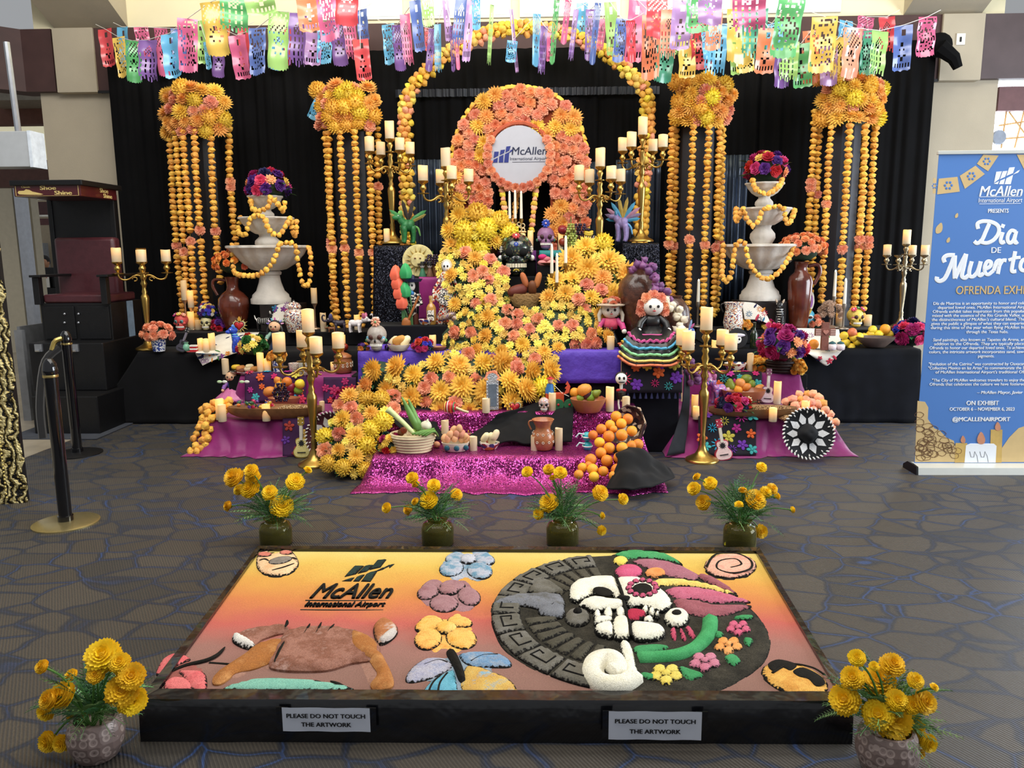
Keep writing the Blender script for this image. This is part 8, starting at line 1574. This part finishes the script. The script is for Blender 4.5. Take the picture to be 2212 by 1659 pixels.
E('nose',(0,-.18,.17),(.035,.03,.03),C_('#8a5aa8'),t)
t=base_thing('metal_flowers','cluster of brown carved leaves and blossoms on the right table','ornament',1792,708,ZU,60); LA('foot',[(.2,0),(.16,.06),(.04,.1),(.04,.3),(0,.3)],C_('#7d6250'),t,12); random.seed(9)
for i in range(26):a,e2=random.uniform(0,6.28),random.uniform(-.3,1.4); c=(.38*math.cos(a)*math.cos(e2),.22*math.sin(a)-.05,.52+.36*math.sin(e2)); inst('carved_blossom',BL['daisy'][i%3],C_('#a98a74',metal=.2),t,c,facing((c[0],-.8,c[2]-.4)),.13)
skull('yellow sugar skull with a pink rose crown on the right table',1846,708,ZU,42,C_('#e0c15a'),deco=[((-.25,-.2,.95),.16,F_PINK),((.26,-.2,.95),.16,F_PINK),((0,-.2,1.02),.12,GRN),((-.3,-.25,.5),.09,C_('#c8507a'))],eye=C_('#3a1a1a'),rz=.25)
beast('small blue fantastic beetle figure beside the garlic braid','beetle_figure','figurine',1488,748,.842,46,C_('#4a6ab0'),C_('#b05a8a'),Y=6.9,rz=.3,L_=.5,legs=.3,head=.14,wings=[(C_('#8fa8c9'),.2,.5),(C_('#c05a8a'),.7,.4)])
t=base_thing('wooden_cross','brown wooden cross with a carved heart on the right table','cross',1780,757,ZT,60); b=B(); b.box(-.13,.13,-.06,.06,0,1); ob('post',b,C_('#7a4a3c',var=.25,scale=30),t,smooth= False,bev=.015); b=B(); b.box(-.36,.36,-.065,.065,.52,.78); bar=ob('crossbar',b,C_('#7a4a3c',var=.25,scale=30),t,smooth= False,bev=.015)
b=B(); b.prism([(.1*math.sin(a)**3,.66+.1*(13*math.cos(a)-5*math.cos(2*a)-2*math.cos(3*a)-math.cos(4*a))/16) for a in [2*PI*i/24 for i in range(24)]],-.1,-.06); ob('carved_heart',b,C_('#a87060'),t,fixn= True)
for zz in (.56,.62,.68,.74):
 for s in (-1,1):b=B(); b.box(s*.26-.09,s*.26+.09,-.075,-.06,zz-.012,zz+.012); ob('groove_line',b,C_('#d0b0a0'),bar,smooth= False)
fruit('orange','orange','single orange beside the wooden cross','orange',G(1757,754,ZT)+Vector((0,0,.045)),.048)
for x,nm in ((1797,'left'),(1815,'right')):t=vase('%s tiny pink-painted jar with a teal lid by the cross'%nm,'painted_jar','jar',x,757,ZT,21,[(.3,0),(.42,.1),(.45,.5),(.3,.68),(0,.7)],C_('#e3d3d3')); LA('lid',[(.36,.68),(.36,.76),(.15,.88),(0,.95)],C_('#2f5a5f'),t,14)
t,p,R,h=bowl('wide shallow wooden bowl of lemons at the right table end',1890,750,ZT,80,22,C_('#5a4a42',rough=.6,var=.25),name='wooden_bowl',sq=.8,flare=.6)
heap([('lemon','lemon',x,y,10,(0,1.3,i)) for i,(x,y) in enumerate(((1872,740),(1890,745),(1908,735),(1920,722),(1866,728),(1880,723),(1898,722),(1885,712)))]+[('orange','orange',1894,730,10),('orange','papaya',1876,733,9),('orange','orange',1912,711,11)],'in the wide wooden bowl','of the wide wooden bowl',1890,742,ZT)
for i,(x,y,c) in enumerate(((1826,740,0),(1838,750,0),(1852,738,0),(1845,730,0),(1856,727,0),(1823,725,0),(1841,718,1))):fruit('lemon' if not c else 'orange','lemon' if not c else 'papaya','loose lemon piled beside the wide wooden bowl' if not c else 'pinkish orange among the loose lemons','lemon' if not c else 'orange',W(x,y,7.62),.045,'loose lemons by the wooden bowl' if not c else None,(0,1.3,i))
vase('tall brown vase with a single handle beside the right fountain','tall_vase','vase',1724,702,ZU,142,[(.12,0),(.13,.02),(.165,.4),(.18,.7),(.16,.78),(.1,.84),(.085,.9),(.1,.98),(.12,1),(.09,1),(0,.9)],GLAZE,Y=8.0,handle=1)
potted('salmon carnations standing in the tall brown vase',1732,562,W(1732,562,8.0).z-.002,14,5,LEAFD,[('carn',F_COR,.2),('carn',F_SAL,.18)],40,50,Y=8.0)
# cut-paper bunting
def flag_mesh(v):
 random.seed(90+v); b=B(); nx,nz=14,22; vid={}
 def vert(i,j):
  if (i,j) not in vid:
   x=i/nx-.5; z=-j/nz; e=0
   if j==nz:e=(.05*math.cos(x*PI)+.02*math.sin(x*40),.04*math.cos(x*4*PI),-.03*abs(math.sin(x*9)))[v%3]
   vid[(i,j)]=len(b.v); b.v.append((x*(1-.06*j/nz),.16*math.sin(x*5+v)*(.3+j/nz*.7)+.05*math.sin(j*.6+v),z-e))
  return vid[(i,j)]
 for j in range(nz):
  for i in range(nx):
   x,z=(i+.5)/nx-.5,(j+.5)/nz; d1=math.hypot(x,(z-.62)*1.6); d2=math.hypot(x,(z-.28)*1.6); a=math.atan2(z-.62,x); hole= False
   if.06<z<.93 and abs(x)<.44:
    if v==0:hole=(.1<d1<.3 and math.sin(a*9)>.35) or (z<.4 and (i+j)%3==0)
    elif v==1:hole=(i%3==1 and j%3!=0 and z>.25) or (d2<.2 and (i+j)%2==0)
    elif v==2:hole=(.08<d1<.22 and math.sin(a*7)>.2) or (.12<d2<.3 and math.sin(a*5+3)>.4) or (z>.8 and i%2==0)
    else:hole=random.random()<.28
   if v==1 and z>.9:hole=i%2==0
   if hole: continue
   b.f.append((vert(i,j),vert(i,j+1),vert(i+1,j+1),vert(i+1,j))); b.mi.append(0)
 me=mesh('cut_paper',b,FM); me.polygons.foreach_set('use_smooth',[ True]*len(me.polygons)); return me
FLG=[flag_mesh(i) for i in range(4)]
PC={k:mat(c,.28,var=.1,scale=2,coat=.35,spec=.7) for k,c in dict(r='#cf454c',y='#dfbb58',g='#5fae6a',p='#7f5a9e',b='#62acd4',k='#d2648c',o='#e6855c',l='#a3cf76',n='#5a72b4',s='#ec9f80',v='#ab84b8',t='#479a7c').items()}
BUN=[('string of cut-paper flags sweeping up from the far left corner',8.9,6.6,[(226,62,28,76,'r'),(256,80,26,78,'y'),(287,88,28,78,'g'),(319,86,38,80,'p'),(366,72,38,90,'b'),(405,40,38,100,'k'),(455,4,44,100,'y'),(506,-16,52,72,'g'),(552,-60,60,80,'l')]),('string of cut-paper flags hanging rearmost at far left',9.0,8.9,[(264,58,24,78,'b'),(304,58,26,60,'k'),(346,60,26,90,'k'),(384,62,26,80,'n'),(430,44,26,84,'l'),(446,90,14,52,'b'),(473,92,26,66,'p'),(482,40,30,50,'o'),(526,60,24,76,'r')]),('string of cut-paper flags from the second loop at left',8.7,6.4,[(511,76,34,86,'k'),(556,60,36,90,'n'),(602,24,40,110,'l'),(644,28,36,100,'p'),(662,-30,44,90,'o'),(700,-40,42,110,'k'),(748,-60,46,100,'r')]),('string of cut-paper flags low behind the second loop at left',9.0,8.8,[(597,70,28,70,'b'),(622,60,16,70,'r'),(680,50,34,84,'v'),(704,60,30,68,'b'),(726,44,30,84,'p'),(752,30,24,86,'k'),(780,20,24,60,'n')]),('single cut-paper strand with a red flag above the second flower pillar',8.75,8.74,[(778,84,30,84,'r')]),('string of cut-paper flags left of the tall arch top',8.9,7.2,[(838,52,26,76,'b'),(858,54,22,84,'p'),(874,30,20,100,'k'),(896,0,24,100,'n'),(918,-50,24,90,'l')]),('string of narrow cut-paper flags crossing the tall arch at left',8.3,7.4,[(922,60,9,44,'r'),(934,62,14,80,'p'),(945,52,14,92,'b'),(962,0,12,80,'v'),(975,56,9,84,'p'),(984,50,8,88,'k'),(998,-8,24,92,'n'),(1018,0,16,124,'v'),(1028,-20,16,70,'b')]),('string of narrow cut-paper flags over the tall arch crown',8.3,7.6,[(1063,10,8,112,'l'),(1104,20,7,124,'v'),(1107,88,20,40,'b'),(1160,30,15,98,'b'),(1176,56,14,90,'p'),(1190,70,14,56,'k'),(1203,0,11,116,'g'),(1228,0,12,80,'k'),(1245,20,10,98,'p')]),('string of cut-paper flags right of the tall arch crown',8.6,7.5,[(1258,6,22,66,'b'),(1276,20,18,96,'p'),(1292,6,12,112,'n'),(1304,40,14,62,'k'),(1318,4,24,102,'l'),(1344,40,22,80,'n'),(1362,44,18,76,'r')]),('thick string of cut-paper flags at upper right',7.8,6.4,[(1378,0,34,122,'k'),(1408,30,36,122,'o'),(1420,-10,40,80,'r'),(1446,20,30,90,'s'),(1475,0,38,96,'v'),(1510,-20,44,80,'g'),(1535,-30,46,72,'v'),(1618,-30,62,82,'k')]),('low string of cut-paper flags at upper right',8.15,8.0,[(1443,78,34,86,'t'),(1470,76,28,40,'l'),(1484,84,34,76,'y'),(1513,50,40,84,'r'),(1530,70,28,52,'b'),(1553,50,40,96,'b'),(1592,60,30,90,'l'),(1610,80,34,66,'y')]),('middle string of cut-paper flags at upper right',7.6,6.6,[(1545,20,30,74,'s'),(1600,20,50,100,'y'),(1632,20,46,90,'t'),(1660,60,36,90,'o'),(1712,-6,50,110,'g')]),('front string of cut-paper flags ending at the far right',8.0,8.25,[(1782,36,46,102,'y'),(1845,60,42,92,'s'),(1902,66,34,84,'l'),(1952,54,32,88,'n'),(2004,36,34,72,'k')]),('rear string of cut-paper flags at the far right',8.3,8.4,[(1668,50,36,60,'b'),(1690,84,36,90,'p'),(1706,90,36,74,'l'),(1730,94,36,86,'g'),(1752,66,32,98,'o'),(1790,100,32,74,'v'),(1815,78,36,84,'y'),(1828,44,28,40,'b'),(1876,66,26,84,'t'),(1872,36,34,40,'k'),(1916,36,32,66,'r')])]
random.seed(4)
for lab,Y0,Y1,fl_ in BUN:
 n=len(fl_); P=[W(x,y,Y0+(Y1-Y0)*i/max(1,n-1)) for i,(x,y,*_) in enumerate(fl_)]; t=thing('paper_bunting',lab,'bunting',P[0])
 q=[p-P[0] for p in P]; e0_=q[0]+Vector((-.12,.05,.06)); e1_=q[-1]+(Vector((.05,.9,1.0)) if lab.startswith('low string of') and Y0<8.2 else Vector((.12,0,.06))); b=B(); b.tube([e0_]+q+[e1_] if n>1 else [Vector((.01,0,.5)),Vector(),Vector((.0,0,-.1))],.0035,4); ob('string',b,WHT,t)
 for i,(x,y,w,h,c) in enumerate(fl_):
  k=PXM(P[i].y); o=inst('paper_flag',FLG[(i+len(lab))%4],PC[c],t,q[i],(random.uniform(-.12,.12),random.uniform(-.12,.12),random.uniform(-.3,.3)),(w*k*1.08,w*k,h*k))
inst_f=thing('fallen_flag','blue cut-paper flag caught behind the second flower pillar head','paper flag',W(700,200,8.85)); inst('paper_flag',FLG[3],PC['b'],inst_f,(0,0,0),(0,.5,0),(.14,.14,.3))
# roll-up banner
Yb=G(1980,1022).y+.06; bx0,bx1=W(1975,1000,Yb).x,W(2310,1000,Yb).x; zt_b,zb_b=W(2020,333,Yb).z,W(1980,1000,Yb).z
bo=Vector(((bx0+bx1)/2,Yb,0)); t=thing('rollup_banner','blue roll-up exhibit banner with white lettering at the right edge','banner',bo); hw=(bx1-bx0)/2; BLU=mat('#4f7fc4',.5,var=.03,scale=1); BW_=mat('#eef2f7',.55,var=.02); BT=mat('#d3b680',.6,var=.04); BTD=mat('#6b4a2e',.7); SILV_=mat('#d6d8d2',.35,metal=.3,var=.03)
b=B(); b.box(-hw,hw,0,.004,zb_b,zt_b); ob('printed_sheet',b,BLU,t,smooth= False)
b=B(); b.box(-hw-.012,hw+.012,-.012,.016,zt_b-.004,zt_b+.022); ob('top_bar',b,SILV_,t,smooth= False,bev=.004); b=B(); b.box(-.01,.01,.015,.03,.05,zt_b); ob('support_pole',b,METAL,t,smooth= False)
b=B(); b.prism([(-.11,0),(.1,0),(.1,.03),(.03,zb_b),(-.03,zb_b),(-.1,.05)],-hw-.02,hw+.02,Matrix.Rotation(PI/2,4,'Z')); ob('base_housing',b,SILV_,t,fixn= True,ang=30)
b=B(); b.prism([(-.115,0),(.1,0),(.1,.03),(.035,zb_b+.005),(-.035,zb_b+.005),(-.105,.06)],hw+.02,hw+.035,Matrix.Rotation(PI/2,4,'Z')); ob('end_cap',b,BLACKM,t,fixn= True,ang=30)
def bp(x,y):p=W(x,y,Yb)-bo; return Vector((p.x,0,p.z))
def btext(s,x,y,hpx,m=BW_,bold=0,shear=0,wid=1,al='CENTER',sp=1,wpx=0):
 p=bp(x,y); p.y=-.002; o=text(s,hpx*PXM(Yb),m,t,vertical_M(p),shear=shear,bold=bold*PXM(Yb),wid=wid,align=al,space=sp,ext=.0008)
 if wpx:
  xs=[v.co.x for v in o.data.vertices]; a=wpx*PXM(Yb)/(max(xs)-min(xs)); o.data.transform(Matrix.Translation((p.x,0,0))@Matrix.Diagonal((a,1,1,1))@Matrix.Translation((-p.x,0,0)))
 return o
def bpoly(nm,pts,m,d=.002,sm_= False):q=[bp(*p) for p in pts]; o_=[(v.x,v.z) for v in q]; b=B(); b.prism(closed2(o_) if sm_ else o_,-d,.001); return ob(nm,b,m,t,smooth= False,fixn= True)
btext('McAllen',2161,414,30,bold=.6,shear=.2,wpx=88); btext('International Airport',2160,433,13,shear=.1,wpx=89); btext('PRESENTS',2156,456,12,bold=.4,wpx=42); btext('DE',2151,541,17,bold=.3); btext('OFRENDA EXHIBIT',2064,628,25,BT,.4,al='LEFT',wpx=172)
for y in (425,440):bpoly('rule',[(2115,y),(2205,y-1),(2205,y),(2115,y+1)],BW_)
for q in ([(2147,395),(2152,371),(2164,370),(2158,387)],[(2160,387),(2166,370),(2176,369),(2171,382)],[(2174,380),(2180,362),(2192,361),(2188,374)],[(2146,397),(2158,391),(2155,398)],[(2158,398),(2161,390),(2171,386),(2168,398)],[(2170,398),(2174,385),(2188,378),(2183,398)],[(2188,377),(2198,369),(2203,367),(2199,373),(2196,374)]):bpoly('logo_bar',q,BW_)
PAR=["Día de Muertos is an opportunity to honor and celebrate","departed loved ones. McAllen International Airport's","Ofrenda exhibit takes inspiration from this popular Mexican","mixed with the essence of the Rio Grande Valley, aiming","the distinctiveness of McAllen's cultural blend. The Ofrenda","gives the public a glimpse of what they can experience","during this time of the year when flying McAllen International","through the Texas hubs.", None,"Sand paintings, also known as Tapetes de Arena, are an","addition to the Ofrenda. They are typically placed in front","Ofrenda to honor our departed loved ones. To achieve the","colors, the intricate artwork incorporates sand, sawdust, and","pigments.", None,"\"Evolution of the Catrina\" was constructed by Oaxacan","\"Collectivo Mexico en las Artes\" to commemorate the 5th","of McAllen International Airport's traditional Ofrenda Exhibit", None,"\"The City of McAllen welcomes travelers to enjoy the Day","Ofrenda that celebrates the culture we have fostered in the"]
LF=[2015,2025,2014,2013,2012,2011,2010,0,0,2015,2017,2007,2006,0,0,2005,2004,2020,0,2012,2007]
for i,s in enumerate(PAR):
 if s:btext(s,LF[i] or 2135-i*.4,656+i*8.72,9.0,shear=.08,bold=.1,al='LEFT' if LF[i] else 'CENTER',wpx=3.82*len(s))
btext('– McAllen Mayor, Javier',2110,848,9.5,shear=.2,bold=.2,al='LEFT',wpx=97); btext('ON EXHIBIT',2122,871,14,bold=.4,wpx=69); btext('OCTOBER 6 – NOVEMBER 6, 2023',2121,884,10.5,bold=.3,wpx=138); btext('@MCALLENAIRPORT',2119,906,13,bold=.5,wpx=123)
rz1= lambda x,y:(1880+x/4.364,300+y/4.364)
for w,q in ((4.2,[(1120,800),(1085,880),(1050,955),(1005,985),(978,965)]),(4.2,[(1015,850),(1010,800),(1060,778),(1140,785),(1200,820),(1210,880),(1170,945),(1110,980),(1060,980),(1020,962)]),(4,[(1248,880),(1228,945),(1236,982),(1268,968)]),(4,[(1255,805),(1240,838)]),(4,[(1372,878),(1330,865),(1298,905),(1292,955),(1312,982),(1345,960),(1372,885)]),(4,[(1375,870),(1358,945),(1366,982),(1390,968)]),(4.6,[(700,1165),(690,1128),(725,1100),(795,1098)]),(4.6,[(792,1100),(755,1200),(705,1310),(655,1342),(625,1325),(630,1300)]),(4.6,[(796,1100),(792,1200),(795,1320)]),(4.6,[(797,1318),(850,1190),(902,1085)]),(4.6,[(902,1085),(880,1200),(862,1290),(890,1312),(925,1285)]),(4.3,[(955,1155),(932,1240),(935,1292),(968,1298),(1010,1250),(1040,1155)]),(4.3,[(1040,1155),(1018,1255),(1032,1290),(1065,1268)]),(4.2,[(1068,1235),(1125,1205),(1135,1165),(1102,1158),(1078,1205),(1080,1262),(1110,1280),(1160,1240)]),(4.2,[(1160,1245),(1190,1160),(1225,1150),(1215,1200),(1200,1275)]),(4.2,[(1212,1200),(1245,1150),(1282,1148)]),(4.2,[(1365,1060),(1338,1190),(1335,1250),(1375,1248)]),(3.6,[(1300,1145),(1360,1125),(1415,1118)]),(4.2,[(1470,1130),(1430,1150),(1412,1205),(1430,1240),(1475,1235),(1500,1180),(1470,1130)]),(4.2,[(1580,1115),(1540,1120),(1560,1170),(1550,1215),(1510,1215)])):
 P=smooth_path([bp(*rz1(*p)) for p in q],len(q)*7); r=w*PXM(Yb); b=B(); b.tube(P,r,8); b.v=[(x,y*.05-.001,z) for x,y,z in b.v]; ob('script_stroke',b,BW_,t,ang=180)
for c,s in (((2028,494),1.0),((2066,466),.45),((2048,519),.5)):bpoly('petal',[(c[0]+5*s,c[1]-13*s),(c[0]+8*s,c[1]-2*s),(c[0]+4*s,c[1]+8*s),(c[0]-6*s,c[1]+10*s),(c[0]-6*s,c[1]-2*s)],BT,sm_= True)
for q in ([(2016,384),(2022,386),(2021,418),(2015,418)],[(2028,386),(2068,382),(2073,414),(2024,420)],[(2073,380),(2107,358),(2127,376),(2084,408)],[(2110,354),(2124,334),(2157,336),(2134,370)],[(2196,334),(2212,366),(2240,366),(2240,334)]):
 o=bpoly('garland_flag',q,BT); c=sum((bp(*p) for p in q),Vector())/len(q); r=(bp(*q[0])-bp(*q[2])).length*.13
 for a in range(6):b=B(); b.ell((c.x+r*math.cos(a*1.047),-.003,c.z+r*math.sin(a*1.047)),(r*.4,.001,r*.4),8,4); ob('cutout_dot',b,BLU,o)
BTR=mat('#c98a6a',.6)
for pts,m,d in (([(1982,866),(1998,868),(2005,880),(2004,905),(2018,925),(2030,930),(2044,945),(2060,952),(2066,975),(2090,985),(2100,998),(1976,998)],BT,.002),([(2164,968),(2180,945),(2200,925),(2230,915),(2280,900),(2300,998),(2160,998)],BT,.002),([(2064,957),(2089,957),(2087,999),(2062,999)],mat('#c9a75e',.6),.003),([(2140,928),(2165,928),(2163,999),(2138,999)],mat('#c9a75e',.6),.003),([(2086,962),(2096,958),(2146,958),(2152,963),(2150,999),(2083,999)],BW_,.004)):bpoly('printed_motif',pts,m,d)
for c,s in (((2080,950),1),((2119,948),1.7),((2155,922),1.2)):bpoly('printed_flame',[(c[0],c[1]-9*s),(c[0]+5*s,c[1]),(c[0]+3*s,c[1]+6*s),(c[0]-3*s,c[1]+6*s),(c[0]-5*s,c[1])],BTR,.005, True)
random.seed(6)
for i in range(70):
 x,y=random.uniform(1984,2075),random.uniform(890,990)
 if y<880+(x-1984)*1.1: continue
 q=[bp(x+random.uniform(8,12)*math.cos(a),y+random.uniform(5,8)*math.sin(a)) for a in [2*PI*j/9 for j in range(9)]]; b=B(); b.tube([v+Vector((0,-.003,0)) for v in closed_smooth(q,3)],.0016,4, True); ob('petal_outline',b,BTD,t)
for x in (2100,2122):b=B(); b.tube([bp(x+dx,y)+Vector((0,-.0045,0)) for dx,y in ((-6,975),(-3,987),(3,987),(5,975),(10,985),(12,998))],.0014,4); ob('wax_line',b,DKT,t)
# fresh marigolds in jars and pots
def pinna_mesh(n,L_,w,curve):
 b=B()
 for i in range(n):
  f=(i+1)/n; x=f*L_; z=-curve*f*f; l=w*(1-.75*f)*(1 if i>0 else.7)
  for s in (-1,1):b.add([(x,0,z),(x+l*.35,s*l*.55,z+.02*L_),(x+l*.75,s*l,z-.02*L_),(x+l*.1,s*l*.5,z)],[(0,1,2,3)] if s>0 else [(3,2,1,0)])
 b.tube([(f*L_,0,-curve*f*f) for f in [j/6 for j in range(7)]],.012*L_,3); me=mesh('frond',b,FM); return me
FROND,SPRIG=pinna_mesh(11,1,.38,.35),pinna_mesh(6,1,.42,.15); LG=[mat('#5a8550',.5,var=.25,rnd=.3),mat('#456f45',.5,var=.25,rnd=.3),mat('#76a060',.5,rnd=.3)]
GLS=mat('#b5ae62',.04,trans=.92,var=.02,ior=1.25); WATER=mat('#a09a55',.04,trans=.95,ior=1.15,var=.02)
def bunch(label,base,mouth,heads,Y,nspr,frond,spr,seed,cat,name):
 random.seed(seed); t=thing(name,label,cat,base); k=PXM(Y,1106,1300); rel=mouth-base
 for i,(x,y,r) in enumerate(heads):
  Yh=Y+random.uniform(-.05,.06); h=W(x,y,Yh)-base; rr=r*PXM(Yh,1106,y); d=(h-rel).normalized()*.8+Vector((0,-.9,.35)) if r>9 else (h-rel);
  if h.z<rel.z:d=Vector((h.x-rel.x,-.5,.1))
  b=B(); mid=rel.lerp(h,.5)+Vector((0,0,.03)); b.tube(smooth_path([rel+Vector((random.uniform(-.02,.02),0,-.06)),mid,h-Vector(d).normalized()*rr*.3],9),.0035,5); ob('stem',b,STEM,t); blossom('mari',F_MAR,t,h,rr*1.12,d); b=B(); b.lathe([(.1,-1.0),(.35,-.75),(.42,-.35),(.2,-.2)],8); ob('calyx',b,STEM,t,h,facing(d),rr)
 for i in range(nspr):
  a=random.uniform(0,6.28); el=random.uniform(.0,1.3); d=Vector((math.cos(a)*math.cos(el),math.sin(a)*math.cos(el),math.sin(el)))
  if d.y<0 and random.random()<.75:d.y*=-.6
  q=rel+d*random.uniform(.0,spr*1.1); q.z=max(q.z,rel.z-.02); inst('leaf_sprig',random.choice((SPRIG,SPRIG,FROND)) if frond else SPRIG,random.choice(LG),t,q,(d+Vector((random.uniform(-.5,.5),-.3,random.uniform(-.4,.3)))).to_track_quat('X','Z').to_euler(),random.uniform(.55,1)*spr)
 return t
JH=[(597,1175,[(505,1031,21),(542,1017,15),(546,1031,16),(540,1056,20),(516,1058,12),(582,1064,16),(638,1040,19),(665,1015,9),(609,1093,24),(492,1093,11)],'leftmost'),(946,1175,[(890,1032,13),(937,1048,14),(926,1080,19),(986,1068,13),(897,1083,9),(881,1101,11),(835,1097,11),(898,1046,9)],'second from left'),(1215,1175,[(1139,1019,12),(1185,1014,12),(1210,1021,14),(1185,1086,20),(1163,1110,12),(1297,1065,17),(1346,1078,12),(1301,1114,8),(1300,1146,10),(1194,1032,8)],'second from right'),(1597,1180,[(1645,1009,11),(1505,1030,9),(1534,1044,14),(1499,1055,14),(1519,1085,16),(1604,1059,9),(1632,1079,22),(1596,1090,9),(1655,1063,13),(1668,1056,12),(1678,1071,9),(1644,1148,14),(1712,1101,7)],'rightmost')]
for x,y,hd,nm in JH:
 p=G(x,y); k=PXM(p.y,1106,1150); r=35*k; h=60*k; t=thing('glass_jar','olive glass jar, %s of four behind the sand painting'%nm,'jar',p)
 LA('glass',[(r*.9,0),(r,.008),(r,h*.62),(r*.86,h*.8),(r*.6,h*.86),(r*.6,h*.93),(r*.7,h),(r*.64,h),(r*.55,h*.9),(r*.82,h*.76),(r*.95,h*.6),(r*.95,.012),(0,.012)],GLS,t,28); LA('water',[(r*.93,.014),(r*.93,h*.5),(0,h*.5)],WATER,t,24)
 bunch('fresh yellow marigolds in the %s olive jar'%nm,p+Vector((0,0,h*.86)),p+Vector((0,0,h)),hd,p.y,150, False,.13,int(x),'flowers','marigold_bunch')
POTM=pat('shellpot',['#6e5c56','#8d7a74','#a8958d','#7d6a64'],34,'ring',rough=.5,coat=.1,bump=.6)
for x,y,w,hpx,hd,nm in ((212,1632,118,92,[(222,1417,35),(257,1431,22),(283,1461,28),(263,1492,33),(285,1513,29),(206,1458,18),(135,1500,28),(104,1511,20),(99,1536,20),(153,1459,14),(168,1546,22),(104,1602,22),(132,1606,18),(91,1440,15)],'left'),(1912,1668,128,104,[(1851,1421,17),(1841,1464,23),(1898,1472,32),(1824,1511,30),(1928,1436,24),(1888,1439,10),(1977,1470,17),(1937,1513,22),(1969,1524,18),(1997,1517,24),(1896,1543,30),(1928,1552,39),(1962,1577,35),(2006,1606,18),(2018,1484,9),(1989,1629,9)],'right')):
 p=G(x,y); k=PXM(p.y,1106,1600); r=w*k/2; h=hpx*k; t=thing('shell_pot','round grey-brown scale-patterned pot at the %s front corner'%nm,'pot',p)
 LA('pot',[(r*.6,0),(r*.75,.008),(r*.97,h*.4),(r,h*.6),(r*.9,h*.9),(r*.8,h),(r*.7,h),(r*.8,h*.85),(0,h*.8)],POTM,t,32)
 bunch('fresh yellow marigolds with ferns in the %s front pot'%nm,p+Vector((0,0,h*.82)),p+Vector((0,0,h*1.05)),hd,p.y-.02,150, True,.115,int(x),'flowers','marigold_bunch')
